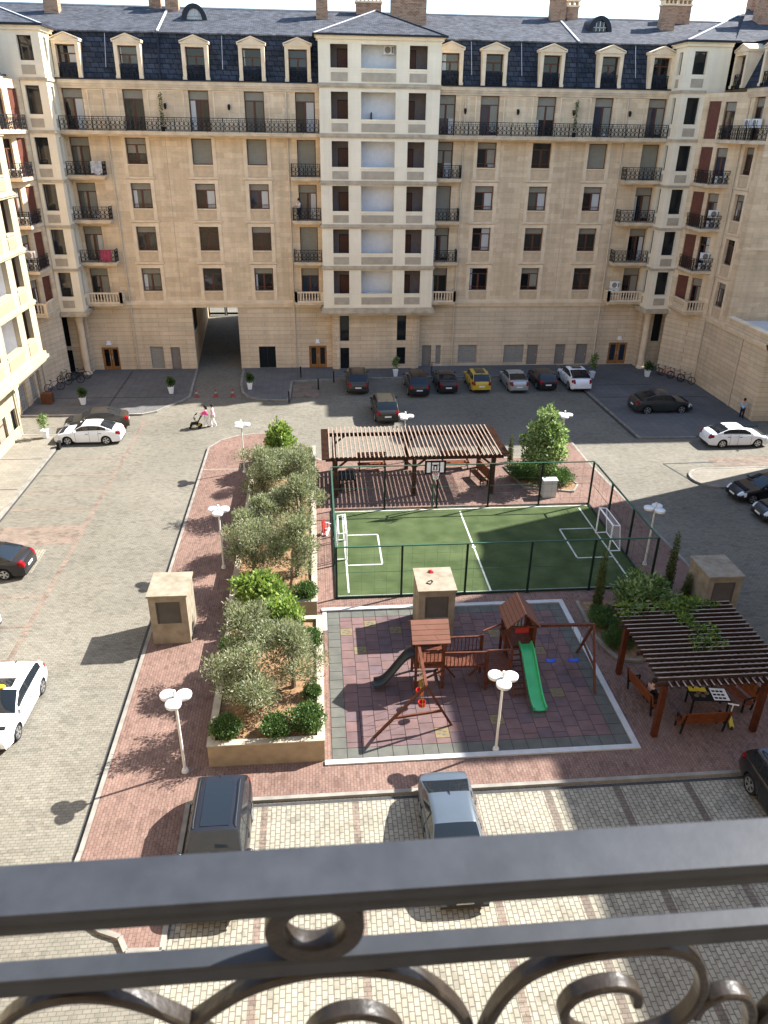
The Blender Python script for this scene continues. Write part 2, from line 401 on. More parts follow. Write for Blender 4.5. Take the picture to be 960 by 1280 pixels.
def surround(par, fc, uc, z, w, h):
    k = ('sur', round(w,2), round(h,2))
    if k not in MESHES:
        m = MB(); a, t = w/2+.02, .30
        m.box(-a-t, -.05, -.95, -a, 0, h+.02); m.box(a, -.05, -.95, a+t, 0, h+.02); m.box(-a-t, -.055, h+.02, a+t, 0, h+.30)
        m.box(-a-t-.12, -.13, -1.10, a+t+.12, 0, -.95); m.box(-a-.05, -.10, -.09, a+.05, 0, -.005)
        m.box(-a-.02, -.025, -.90, a+.02, 0, -.12, 1)
        MESHES[k] = m.mesh('window_surround', [M['trim'], M['sillpanel']])
    return link('window_surround', MESHES[k], par, fc.p(uc, 0, z), fc.a)
def iron(mb, pts, z, h=1.02, cell=.36):
    for a, b in zip(pts[:-1], pts[1:]):
        a, b = Vector((*a, z)), Vector((*b, z)); L = (b-a).length; d = (b-a)/L; n = Vector((-d.y, d.x, 0))
        up = Vector((0,0,1))
        mb.bar(a+up*h, b+up*h, .055, .045); mb.bar(a+up*(h-.16), b+up*(h-.16), .028, .028); mb.bar(a+up*.07, b+up*.07, .03, .03)
        np_ = max(1, round(L/1.25))
        for i in range(np_+1):
            q = a + d*(L*i/np_); mb.bar(q, q+up*h, .05, .05)
        nc = max(1, round(L/cell))
        for i in range(nc):
            c = a + d*(L*(i+.5)/nc)
            rr = min(.15, L/nc*.45)
            for zz in (.27, .60):
                pts2 = [c + d*(rr*math.cos(t*math.pi/4)) + up*(zz + rr*math.sin(t*math.pi/4)) for t in range(8)]
                mb.tube(pts2, .024, 3, closed=True)
            mb.bar(c + d*(L/nc*.5) + up*.07, c + d*(L/nc*.5) + up*(h-.16), .034, .034)
            mb.bar(c + up*.75, c + up*h, .03, .03)
def balcony(par, fc, u0, u1, z, dp=1.15, sides=(1,1), inset=0.0, stone=False):
    s = MB(); fc.box(s, u0, u1, -dp, 0, z-.24, z-.07); fc.box(s, u0-.05*sides[0], u1+.05*sides[1], -dp-.06, 0, z-.07, z)
    fc.box(s, u0+.12, u1-.12, -dp+.25, 0, z-.36, z-.24)
    o = s.build('balcony', M['slab'], par)
    r = MB()
    P = lambda u, d: fc.p(u, d, 0)[:2]
    e = .07
    line = ([P(u0+e, -.04)] if sides[0] else []) + [P(u0+e, -dp+e), P(u1-e, -dp+e)] + ([P(u1-e, -.04)] if sides[1] else [])
    if not stone:
        iron(r, line, z); r.build('railing', M['iron'], o)
    else:
        for a, b in zip(line[:-1], line[1:]):
            a, b = Vector((*a, z)), Vector((*b, z)); L = (b-a).length; d = (b-a)/L
            r.bar(a+Vector((0,0,.86)), b+Vector((0,0,.86)), .2, .12); r.bar(a+Vector((0,0,.06)), b+Vector((0,0,.06)), .18, .12)
            for q in (a, b): r.bar(q, q+Vector((0,0,.92)), .22, .22, up=(d.x, d.y, 0))
            n = max(2, int(L/.24))
            for i in range(n):
                c = a + d*(L*(i+.5)/n)
                r.lathe([(.05,.12),(.075,.3),(.045,.48),(.06,.62),(.05,.8)], c, 6)
        r.build('balustrade', M['trim'], o, smooth=True)
    return o
def pipe(par, fc, u, z0, z1, d=-.09):
    m = MB(); m.cyl(fc.p(u, d, z0), fc.p(u, d, z1), .065, n=8)
    z = z0+1.5
    while z < z1: fc.box(m, u-.09, u+.09, d-.08, 0, z, z+.05); z += 2.6
    return m.build('downpipe', M['pipe'], par)
def chimney(par, x, y, z, w, dpt, h, pots=0):
    m = MB(); m.box(x-w/2, y-dpt/2, z-.9, x+w/2, y+dpt/2, z+h); o = m.build('chimney', M['chim'], par)
    c = MB(); c.box(x-w/2-.1, y-dpt/2-.1, z+h, x+w/2+.1, y+dpt/2+.1, z+h+.14)
    n = max(2, int(w/.35))
    for i in range(n+1):
        u = x-w/2+.06+(w-.12)*i/n; c.box(u-.06, y-dpt/2, z+h+.14, u+.06, y+dpt/2, z+h+.42)
    c.box(x-w/2-.1, y-dpt/2-.1, z+h+.42, x+w/2+.1, y+dpt/2+.1, z+h+.54)
    c.build('chimney_cap', M['trim'], o)
    return o

ROWS = [(7.2, 2.02), (10.66, 2.0), (14.1, 2.0), (17.54, 1.95), (21.1, 1.95), (24.7, 1.62)]
BAYS = [(.94, 2.32), (3.37, 6.17), (7.22, 8.67)]
def loggia_tower(par, fc, W, deep, zt=26.95, sm='cream', bm='band', pm='panel'):
    """projecting bay of open loggias: piers, bands, panels; fc is its front plane"""
    m = MB(); holes = [(a, b, z, z+h, .32) for z, h in ROWS for a, b in BAYS]
    fc.wall(m, 0, W, 5.75, zt, holes, mi=0)
    for u in (0, W):
        m.quad(fc.p(u,0,5.75), fc.p(u,deep,5.75), fc.p(u,deep,zt), fc.p(u,0,zt))
    m.quad(fc.p(0,0,5.75), fc.p(W,0,5.75), fc.p(W,deep,5.75), fc.p(0,deep,5.75))
    m.build('tower_wall', M[sm], par)
    b = MB()
    for z, h in ROWS:
        zz = z - 1.32
        if zz > 6.5:
            fc.box(b, -.13, W+.13, -.14, deep-.02, zz+.06, zz+.20); fc.box(b, -.08, W+.08, -.085, deep-.02, zz-.06, zz+.06); fc.box(b, -.06, W+.06, -.06, deep-.02, zz+.20, zz+.28)
    fc.box(b, -.28, W+.28, -.28, deep-.02, 5.52, 5.72); fc.box(b, -.16, W+.16, -.16, deep-.02, 5.72, 5.98); fc.box(b, -.1, W+.1, -.1, deep-.02, 5.30, 5.52)
    b.build('stone_band', M[bm], par)
    for z, h in ROWS:
        for a, e in BAYS:
            q = MB(); fc.box(q, a+.02, e-.02, -.035, .02, z-.92, z-.30); q.build('stone_panel', M[pm], par)
            q = MB(); fc.box(q, a-.06, e+.06, -.05, .30, z-.13, z+.003); q.build('sill', M[sm], par)
    wht, dks = MB(), [MB(), MB()]
    bk = deep-.12 if deep < 1.8 else 1.5
    for z, h in ROWS:
        fl, ce = z-1.0, z+h+.28
        fc.box(wht, .1, W-.1, .33, bk+.08, fl-.1, fl)
        wht.quad(fc.p(2.86,bk,fl), fc.p(6.72,bk,fl), fc.p(6.72,bk,ce), fc.p(2.86,bk,ce))
        for u in (2.86, 6.72): wht.quad(fc.p(u,.33,fl), fc.p(u,bk,fl), fc.p(u,bk,ce), fc.p(u,.33,ce))
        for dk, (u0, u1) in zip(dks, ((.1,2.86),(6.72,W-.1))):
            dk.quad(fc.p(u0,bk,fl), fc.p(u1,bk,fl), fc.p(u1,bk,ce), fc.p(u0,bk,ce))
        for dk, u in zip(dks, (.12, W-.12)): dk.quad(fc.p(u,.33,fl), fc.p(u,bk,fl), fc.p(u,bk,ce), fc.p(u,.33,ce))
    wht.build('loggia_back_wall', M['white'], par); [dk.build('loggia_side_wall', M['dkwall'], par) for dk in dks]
    for z, h in ROWS:
        for u in (1.98, 7.42):
            q = MB(); fc.box(q, u-.42, u+.42, bk-.06, bk-.01, z-1.0, z+1.35); fc.box(q, u-.48, u+.48, bk-.04, bk-.012, z-1.0, z+1.42, 1)
            q.build('loggia_door', [M['frame'], M['frame_dk']], par)
    e = MB(); fc.box(e, -.16, W+.16, -.16, deep, zt-.32, zt-.12); fc.box(e, -.28, W+.28, -.28, deep, zt-.12, zt)
    e.build('eaves_cornice', M[sm], par)

def dormer(par, fc, uc, z=23.72, slope=.33):
    """pedimented dormer on the mansard; the sides run back into the slope"""
    o = MB(); hw, ow, h = 1.03, .74, 2.28
    for sx in (-1, 1):
        fc.box(o, uc+sx*hw, uc+sx*ow, -.12, 1.0, z, z+h); fc.box(o, uc+sx*(hw+.04), uc+sx*(ow-.0), -.17, .05, z, z+.22); 
    fc.box(o, uc-hw, uc+hw, -.12, 1.2, z+h, z+h+.22)
    fc.box(o, uc-hw-.1, uc+hw+.1, -.2, 1.2, z+h+.22, z+h+.32)
    zz = z+h+.32; pk = zz+.42
    for d0, d1, k in ((-.12, 1.6, .0),):
        o.add([fc.p(uc-hw, d0, zz), fc.p(uc+hw, d0, zz), fc.p(uc, d0, pk), fc.p(uc-hw, d1, zz), fc.p(uc+hw, d1, zz), fc.p(uc, d1, pk)],
              [(0,1,2),(3,5,4),(0,2,5,3),(1,4,5,2)])
    for sx in (-1, 1):
        vs = [fc.p(uc+sx*(hw+.12), -.2, zz), fc.p(uc+sx*(hw+.12), -.2, zz+.09), fc.p(uc, -.2, pk+.10), fc.p(uc, -.2, pk), fc.p(uc+sx*(hw+.12), 1.6, zz), fc.p(uc+sx*(hw+.12), 1.6, zz+.09), fc.p(uc, 1.6, pk+.10), fc.p(uc, 1.6, pk)]
        o.add(vs, [(0,1,2,3),(4,7,6,5),(1,5,6,2),(0,4,5,1),(0,3,7,4)])
    q = o.build('dormer', M['trim'], par)
    if 'dormwin' not in MESHES:
        k, w_, hh = MB(), 1.46, h-.04
        k.box(-w_/2, 0, 0, -w_/2+.06, .07, hh); k.box(w_/2-.06, 0, 0, w_/2, .07, hh); k.box(-w_/2+.06, 0, hh-.06, w_/2-.06, .07, hh)
        k.box(-w_/2+.06, .003, hh-.62, w_/2-.06, .067, hh-.54); k.box(-.05, .004, 0, .05, .066, hh-.62)
        for x in (-w_/2+.06, .05): k.box(x, .012, 0, x+.04, .06, hh-.62)
        k.box(-w_/2+.06, .045, 0, w_/2-.06, .055, hh-.06, 1)
        MESHES['dormwin'] = k.mesh('dormer_window', [M['frame'], M['pane']])
    link('dormer_window', MESHES['dormwin'], q, fc.p(uc, .42, z+.02), fc.a)
    r = MB(); iron(r, [fc.p(uc-ow+.03, .03, 0)[:2], fc.p(uc+ow-.03, .03, 0)[:2]], z+.02, .95, .3); r.build('railing', M['iron'], q)
    return q

# ---------------------------------------------------------------- far building
far = thing('apartment_building', 'long stone apartment block across the courtyard with projecting cream tower and dark mansard roof', 'building')
f = Fc(0, D, 0)
XL, XR = -20.0, 30.3
wcols = [-14.42, -9.08, -4.55, 15.0, 19.8, 24.76]
dcols = [-18.93, -.42, 11.28, 29.48]
tops5 = [-18.93, -14.2, -9.0, -4.55, -.42, 11.3, 15.0, 19.85, 24.8, 29.48]
holes = []
for z in (7.2, 10.66, 14.1, 17.54):
    holes += [(x-.82, x+.82, z, z+1.97) for x in wcols] + [(x-.78, x+.78, z-.84, z+1.97) for x in dcols]
holes += [(x-.8, x+.8, 20.05, 23.0) for x in tops5]
m = MB(); f.wall(m, XL-3.1, XR+4, 6.2, 23.35, holes)
m.build('wall', M['stone'], far)
gdoors = [(-19.75,-18.2,0,2.15,'wood'), (-15.35,-14.15,.1,2.2,'louvre'), (-13.5,-12.65,0,2.12,'grey'), (-5.4,-3.85,.05,2.12,'glass'), (-.72,.93,0,2.15,'wood'),
          (10.0,10.9,0,2.1,'grey'), (11.33,11.8,.25,2.1,'louvre'), (13.5,15.3,.3,2.1,'louvre'), (17.95,19.9,.3,2.08,'louvre'), (20.25,21.3,.1,2.06,'grey'), (23.0,24.0,.1,2.1,'grey'), (25.05,26.2,.1,2.1,'grey'), (28.3,30.2,.08,2.2,'wood'), (31.2,31.5,0,2.2,'glass')]
PX0, PX1 = -11.2, -7.1
gh = [(a, b, c, e) for a, b, c, e, k in gdoors] + [(PX0, PX1, 0, 5.72, .0)]
m = MB(); f.wall(m, XL-3.1, XR+4, 0, 5.75, gh, .2)
m.build('ground_floor_wall', M['stone_low'], far)
def gdoor(par, fc, a, b, c, e, k, d=.18):
    q = MB(); w_ = b-a
    if k == 'wood':
        fc.box(q, a, b, d, d+.05, c, e, 0)
        for i in (0, 1):
            u0 = a + w_*i/2 + w_*.13; u1 = a + w_*(i+1)/2 - w_*.10
            fc.box(q, u0, u1, d-.006, d+.02, c+.35, e-.22, 1)
        fc.box(q, (a+b)/2-.012, (a+b)/2+.012, d-.01, d, c, e, 1)
        o = q.build('entrance_door', [M['wood'], M['pane']], par)
        h = MB()
        for s_ in (-.08, .08): h.cyl(fc.p((a+b)/2+s_, d-.05, 1.0), fc.p((a+b)/2+s_, d-.05, 1.35), .018, n=6)
        h.build('handle', M['zinc'], o)
        g = MB(); fc.box(g, (a+b)/2-.22, (a+b)/2+.22, -.22, 0, e+.28, e+.36); fc.box(g, (a+b)/2-.15, (a+b)/2+.15, -.14, 0, e+.36, e+.62)
        g.build('porch_lantern', M['white'], par)
    elif k == 'grey':
        fc.box(q, a, b, d, d+.05, c, e); fc.box(q, a+.1, b-.1, d-.012, d, c+.12, e-.1); fc.box(q, a+.16, b-.16, d-.02, d-.01, c+.2, e-.18)
        o = q.build('service_door', M['grey_door'], par)
        h = MB(); h.cyl(fc.p(b-.16, d-.06, 1.0), fc.p(b-.16, d-.06, 1.14), .02, n=6); h.build('handle', M['zinc'], o)
    elif k == 'louvre':
        n = int((e-c)/.12)
        for i in range(n): fc.box(q, a, b, d+.03*(i % 2), d+.06, c+(e-c)*i/n, c+(e-c)*(i+1)/n-.01)
        for u in (a, (2*a+b)/3, (a+2*b)/3, b-.05): fc.box(q, u, u+.05, d-.02, d+.05, c, e)
        q.build('louvre_panel', M['louvre'], par)
    else:
        for u in (a, (a+b)/2-.04, b-.07): fc.box(q, u, u+.07, d-.02, d+.05, c, e)
        fc.box(q, a, b, d-.02, d+.05, e-.08, e); fc.box(q, a, b, d-.02, d+.05, c, c+.1)
        o = q.build('glazed_door', M['frame_dk'], par); g = MB(); fc.box(g, a+.02, b-.02, d+.01, d+.03, c+.02, e-.02); g.build('pane', M['pane_dk'], o)
for t in gdoors: gdoor(far, f, *t)
for x in wcols:
    for i, z in enumerate((7.2, 10.66, 14.1, 17.54)):
        st = 'shut' if (x, i) in ((-9.08,3), (-4.55,3), (24.76,3)) else 'win'
        win(far, f, x, z, 1.64, 1.97, st); surround(far, f, x, z, 1.64, 1.97)
for x in dcols:
    for i, z in enumerate((7.2, 10.66, 14.1, 17.54)):
        win(far, f, x, z-.84, 1.56, 2.81, 'shut' if (x, i) in ((-.42,3), (-.42,1), (11.28,2), (29.48,3)) else 'door')
for x in tops5: win(far, f, x, 20.05, 1.6, 2.95, 'door')
# string courses and cornices
c = MB()
for a, b in ((XL, PX0-4), (PX0-4, 1.2), (9.9, XR)):
    f.box(c, a, b, -.10, 0, 5.76, 6.02); f.box(c, a, b, -.22, 0, 6.02, 6.20); f.box(c, a, b, -.07, 0, 6.20, 6.36)
c.build('string_course', M['trim'], far)
c = MB()
for a, b in ((XL, .7), (10.5, XR)):
    f.box(c, a, b, -.12, 0, 23.02, 23.2); f.box(c, a, b, -.28, 0, 23.35, 23.62); f.box(c, a, b, -.2, 0, 23.2, 23.35)
c.build('cornice', M['slab'], far)
c = MB()
for a, b in ((XL, .7), (10.5, XR)): f.box(c, a, b, -.36, .2, 23.62, 23.72)
c.build('gutter', M['gutter'], far)
# panels between balcony-floor doors
for a, b in zip(tops5[:-1], tops5[1:]):
    if b-a > 6: continue
    q = MB(); f.box(q, a+1.15, a+1.25, -.05, 0, 20.1, 23.0); f.box(q, b-1.25, b-1.15, -.05, 0, 20.1, 23.0); f.box(q, a+1.25, b-1.25, -.045, 0, 22.9, 23.0)
    q.build('pilaster', M['trim'], far)
for x in (-11.7, -6.6, 12.9, 17.4, 22.2, 27.1):
    q = MB(); f.box(q, x-.09, x+.09, -.16, 0, 21.95, 22.05); q.lathe([(.05,0),(.1,.1),(.12,.3),(.04,.42)], f.p(x, -.16, 21.62), 6); q.build('wall_lantern', M['dark'], far)
# balconies
for a, b in ((XL, .72), (10.52, XR)):
    balcony(far, f, a, b, 20.0, 1.2, (0, 0))
for i, z in enumerate((6.36, 9.82, 13.26, 16.7)):
    st = i == 0
    balcony(far, f, XL, -17.0, z, 1.15, (0, 1), stone=st)
    balcony(far, f, -1.78, .72, z, 1.0, (1, 0), stone=st)
    balcony(far, f, 10.5, 12.75, z, 1.0, (0, 1), stone=st)
    balcony(far, f, 27.1, XR, z, 1.15, (1, 0), stone=st)
for x, z1 in ((-16.56, 23.0), (-1.95, 23.0), (12.9, 23.0), (26.85, 23.0)): pipe(far, f, x, .1, z1)
# thin wall joints of the facade
for x in (-12.0, 22.3): q = MB(); f.box(q, x-.02, x+.02, -.012, 0, 6.4, 19.6); q.build('movement_joint', M['band'], far)
# mansard and upper roof
EY, EZ = D+1.15, 27.1
q = MB(); q.quad((XL-3.2, D+.12, 23.66), (XR+4, D+.12, 23.66), (XR+4, EY, EZ), (XL-3.2, EY, EZ)); q.build('mansard_roof', M['mansard'], far)
RZ = lambda y: EZ + (y-EY)*.352
q = MB(); q.quad((-45, EY-.25, EZ-.06), (60, EY-.25, EZ-.06), (60, 79, RZ(79)), (-45, 79, RZ(79))); q.quad((-45, 79, RZ(79)), (60, 79, RZ(79)), (60, 94.8, EZ-1), (-45, 94.8, EZ-1))
q.quad((-45, EY-.25, EZ-.16), (60, EY-.25, EZ-.16), (60, EY-.25, EZ-.06), (-45, EY-.25, EZ-.06))
q.build('roof', M['slate'], far)
q = MB(); q.bar((-30, 79, RZ(79)+.02), (60, 79, RZ(79)+.02), .3, .1); q.build('ridge_cap', M['zinc'], far)
for x in (-11.9, 22.3):
    q = MB(); f.box(q, x-.07, x+.07, .0, .12, 23.7, 24); q.bar((x, D+.06, 23.75), (x, EY-.1, EZ), .12, .1, 0); q.bar((x, EY-.2, EZ+.02), (x, 79, RZ(79)+.03), .16, .08, 1); q.build('lightning_strip', [M['gutter'], M['zinc']], far)
for x in (-16.0, -6.9, 13.3, 17.5, 27.2):
    q = MB(); q.bar((x, D+.03, 24.5), (x, EY-.12, EZ-.2), .035, .03); q.build('lightning_rod', M['zinc'], far)
for x in (-18.9, -14.2, -9.0, -4.55, -.9, 11.5, 15.15, 19.95, 24.9, 29.3): dormer(far, f, x)
b_ = MB(); PY, PB = 94.6, -12.9
b_.quad((-45, PY, 0), (PB, PY, 0), (PB, PY, EZ), (-45, PY, EZ)); b_.quad((PX1, PY, 0), (60, PY, 0), (60, PY, EZ), (PX1, PY, EZ)); b_.quad((PB, PY, 5.72), (PX1, PY, 5.72), (PX1, PY, EZ), (PB, PY, EZ))
b_.quad((PX0, D, 0), (PB, PY, 0), (PB, PY, 5.72), (PX0, D, 5.72)); b_.quad((PX1, D, 0), (PX1, PY, 0), (PX1, PY, 5.72), (PX1, D, 5.72))
b_.quad((PX0, D, 5.72), (PX1, D, 5.72), (PX1, PY, 5.72), (PB, PY, 5.72))
b_.quad((XL-3, D+.05, 23.3), (XR+3, D+.05, 23.3), (XR+3, 94, 23.3), (XL-3, 94, 23.3))
b_.build('passage_wall', M['stone'], far)
q = MB(); q.box(PX0-.12, D+.9, 3.5, PX0-.02, D+2.6, 5.3); q.build('passage_window', M['dark'], far)
q = MB(); q.box(PX0-.10, D+.8, 3.36, PX0+.02, D+2.7, 3.46); q.build('passage_window_sill', M['zinc'], far)
gt = thing('gate', 'dark barred gate at the bright far end of the passage', 'gate')
for x in (PB+.1, -10.9, -10.7, PX1-.1):
    q = MB(); q.box(x-.07, PY-.5, 0, x+.07, PY-.36, 2.6); q.build('gate_post', M['dark'], gt)
for x0, x1 in ((PB+.17, -10.97), (-10.63, PX1-.17)):
    q = MB(); q.box(x0, PY-.47, .1, x1, PY-.42, .34); q.box(x0, PY-.47, 2.3, x1, PY-.42, 2.36)
    for i in range(16): q.bar((x0+(x1-x0)*i/15, PY-.44, .1), (x0+(x1-x0)*i/15, PY-.44, 2.34), .02, .02)
    q.build('gate_leaf', M['dark'], gt)
for cx, cy, wd, dp, h in ((-20.95,76.7,1.15,.9,1.9),(-12.95,79.0,1.0,.8,.9),(-11.44,78.3,1.1,.8,1.6),(1.2,77.1,1.0,.9,1.9),(8.5,76.2,3.0,1.0,2.4),(5.3,78.9,2.2,.9,.7),(22.0,78.4,1.3,.9,1.5),(23.5,79.0,1.0,.8,.8),(31.3,76.4,1.2,.9,1.7),(33.3,78.6,1.7,.9,1.2)):
    chimney(far, cx, cy, RZ(min(cy,79)), wd, dp, h)
for cx, cy in ((-9.35, 75.4), (25.0, 75.1)):
    z = RZ(cy); q = MB(); n = 12; R_ = 1.05
    arc = [(cx + R_*math.cos(math.pi*i/n), z - .05 + 1.25*math.sin(math.pi*i/n)) for i in range(n+1)]
    for (x0, z0), (x1, z1) in zip(arc[:-1], arc[1:]):
        q.quad((x0, cy, z0), (x1, cy, z1), (x1, cy+3.0, z1), (x0, cy+3.0, z0))
        xm0, xm1 = cx+(x0-cx)*.62, cx+(x1-cx)*.62; zm0, zm1 = z-.05+(z0-z+.05)*.72, z-.05+(z1-z+.05)*.72
        q.quad((x0, cy, z0), (x1, cy, z1), (xm1, cy, zm1), (xm0, cy, zm0)); q.quad((xm0, cy, zm0), (xm1, cy, zm1), (xm1, cy+.3, zm1), (xm0, cy+.3, zm0))
    o = q.build('arched_roof_dormer', M['gutter'], far)
    g = MB(); g.add([(cx+(x-cx)*.62, cy+.2, z-.05+(zz-z+.05)*.72) for x, zz in arc], [tuple(range(n+1))]); g.build('pane', M['pane'], o)
    g = MB(); g.box(cx-.035, cy+.12, z, cx+.035, cy+.19, z+.82); g.box(cx-.36, cy+.12, z, cx-.30, cy+.19, z+.72); g.box(cx+.30, cy+.12, z, cx+.36, cy+.19, z+.72); g.box(cx-.55, cy+.12, z+.30, cx+.55, cy+.18, z+.35); g.build('glazing_bars', M['zinc'], o)
# tower
tf = Fc(.73, D-1.6, 0); TW = 9.77
loggia_tower(far, tf, TW, 1.6)
q = MB(); x0, x1, y0 = .73-.35, .73+TW+.35, D-1.95
q.add([(x0,y0,26.95),(x1,y0,26.95),(x1,77.0,26.95),(x0,77.0,26.95),(5.6,74.6,29.15),(5.6,78.5,29.25)], [(0,1,4),(0,4,5,3),(1,2,5,4)]); q.build('tower_roof', M['slate'], far)
q = MB(); q.bar((x0-.03,y0-.03,26.93),(x1+.03,y0-.03,26.93),.12,.14); q.bar((x0-.03,y0,26.93),(x0-.03,D+1.2,26.93),.12,.14); q.bar((x1+.03,y0,26.93),(x1+.03,D+1.2,26.93),.12,.14)
q.bar((x0,y0,26.99),(5.6,74.6,29.18),.14,.06,1); q.bar((x1,y0,26.99),(5.6,74.6,29.18),.14,.06,0); q.build('tower_gutter', [M['gutter'], M['zinc']], far)
gf = Fc(1.48, D-.75, 0)
th = [(.72,1.55,.0,2.12,),(.72,1.55,2.75,5.2),(6.0,6.85,.5,2.12),(6.0,6.85,2.75,5.2)]
q = MB(); gf.wall(q, 0, 8.1, 0, 5.5, th, .2); 
for u in (0, 8.1): q.quad(gf.p(u,0,0), gf.p(u,.75,0), gf.p(u,.75,5.5), gf.p(u,0,5.5))
for u in (.2, 7.4): gf.box(q, u, u+.45, -.14, 0, 0, 5.3)
q.build('ground_floor_wall', M['stone_low'], far)
for a, b, c_, e in th: win(far, gf, (a+b)/2, c_, b-a, e-c_, 'slim', .15)

# corner turrets (part of the far block, one at each inner corner)
def turret(x_in, x_out, sgn, low):
    """x_in is the side nearest the middle of the courtyard, x_out where the turret meets the wing"""
    y0 = 68.5; par = far
    xa, xb = min(x_in, x_out), max(x_in, x_out)
    ft = Fc(xa, y0, 0); W = xb-xa
    uw = (.28, 1.33) if sgn > 0 else (.55, 1.64)
    hs = [(uw[0], uw[1], z, z+h, .3) for z, h in ROWS]
    q = MB(); ft.wall(q, 0, W, 5.75, 27.0, hs)
    fs = Fc(x_in, D, 90+180) if sgn < 0 else Fc(x_in, y0, 90)
    # side wall that looks across the courtyard, with slim openings
    sd = [(.9, 1.55, z, z+h, .25) for z, h in ROWS]
    fs.wall(q, 0, D-y0, 5.75, 27.0, sd)
    q.build('turret_wall', M['cream'], par)
    for a, b, z, h_, _ in hs: win(par, ft, (a+b)/2, z, b-a, h_-z, 'slim', .28)
    for a, b, z, h_, _ in sd: win(par, fs, (a+b)/2, z, b-a, h_-z, 'slim', .22)
    b = MB()
    for z, h in ROWS:
        zz = z-1.32
        if zz > 6.5:
            b1 = MB(); ft.box(b1, -.12 if sgn < 0 else 0, W+(.12 if sgn > 0 else 0), -.12, 0, zz, zz+.2); fs.box(b1, -.0, D-y0, -.12, 0, zz, zz+.2); b1.build('stone_band', M['band'], par)
    ft.box(b, -.2 if sgn < 0 else 0, W+(.2 if sgn > 0 else 0), -.22, 0, 5.55, 5.95); fs.box(b, 0, D-y0, -.22, 0, 5.55, 5.95)
    b.quad((xa, y0, 5.6), (xb, y0, 5.6), (xb, D, 5.6), (xa, D, 5.6))
    b.build('stone_band', M['band'], par)
    for z, h in ROWS:
        q = MB(); ft.box(q, uw[0]+.03, uw[1]-.03, -.03, .02, z-.92, z-.3); q.build('stone_panel', M['panel'], par)
        q = MB(); fs.box(q, .95, 1.5, -.03, .02, z-.92, z-.3); q.build('stone_panel', M['panel'], par)
    # wider top storey and hipped roof
    e = MB(); xo = x_out + (1.6 if sgn < 0 else -1.6)
    ya, yb = min(xo, x_out), max(xo, x_out)
    e.box(ya, y0+.002, 23.4, yb, D+1, 27.0, 0)
    e.box(min(x_in, xo)-.15*(sgn < 0), y0-.15, 26.65, max(x_in, xo)+.15*(sgn > 0), D+.4, 26.85, 0)
    e.box(min(x_in, xo)-.28*(sgn < 0), y0-.28, 26.85, max(x_in, xo)+.28*(sgn > 0), D+.4, 27.0, 0)
    e.build('eaves_cornice', M['cream'], par)
    a0 = x_in - sgn*-.35
    rz = lambda d: 27.02 + d*.352
    q = MB(); yf = y0-.35; xf_ = x_out - sgn*14
    q.add([(a0, yf, 27.02), (xf_, yf, 27.02), (xf_, 79, rz(79-yf)-.6), (a0 - sgn*9.5, 79, rz(79-yf)-.6), (a0, D+1, 27.02)], [(0,1,2,3), (0,3,4)])
    q.build('turret_roof', M['slate'], par)
    q = MB(); q.bar((a0+sgn*.02, yf-.02, 27.0), (x_out-sgn*2.0, yf-.02, 27.0), .12, .16); q.bar((a0+sgn*.02, yf, 27.0), (a0+sgn*.02, D+1, 27.0), .12, .16)
    q.bar((a0, yf, 27.06), (a0 - sgn*9.5, 79, rz(79-yf)-.55), .16, .06, 1); q.build('turret_gutter', [M['gutter'], M['zinc']], par)
    # ground floor under the turret
    g = Fc(xa, 70.2, 0)
    q = MB(); hh = [(-.95, -.12, 0, 2.15), (-.95, -.12, 2.5, 5.2)] if sgn > 0 else [(W-.3, W+.55, 2.5, 5.2)]
    ext = 1.3
    g.wall(q, -(ext if sgn > 0 else -.5), W+(ext if sgn < 0 else -.5), 0, 5.6, hh, .2)
    xi = x_in - sgn*.5; q.quad((xi, 70.2, 0), (xi, D, 0), (xi, D, 5.6), (xi, 70.2, 5.6)); q.build('ground_floor_wall', M['stone_low'], par)
    for a, b_, z, zt in hh: win(par, g, (a+b_)/2, z, b_-a, zt-z, 'slim', .15)
    q = MB(); q.lathe([(.42,0),(.42,.25),(.32,.32),(.30,4.9),(.38,5.1),(.38,5.5)], (x_in - sgn*.85, 69.6, 0), 14); q.build('column', M['trim'], par, smooth=True)
turret(-20.0, -21.95, 1, None)
turret(30.3, 32.3, -1, None)
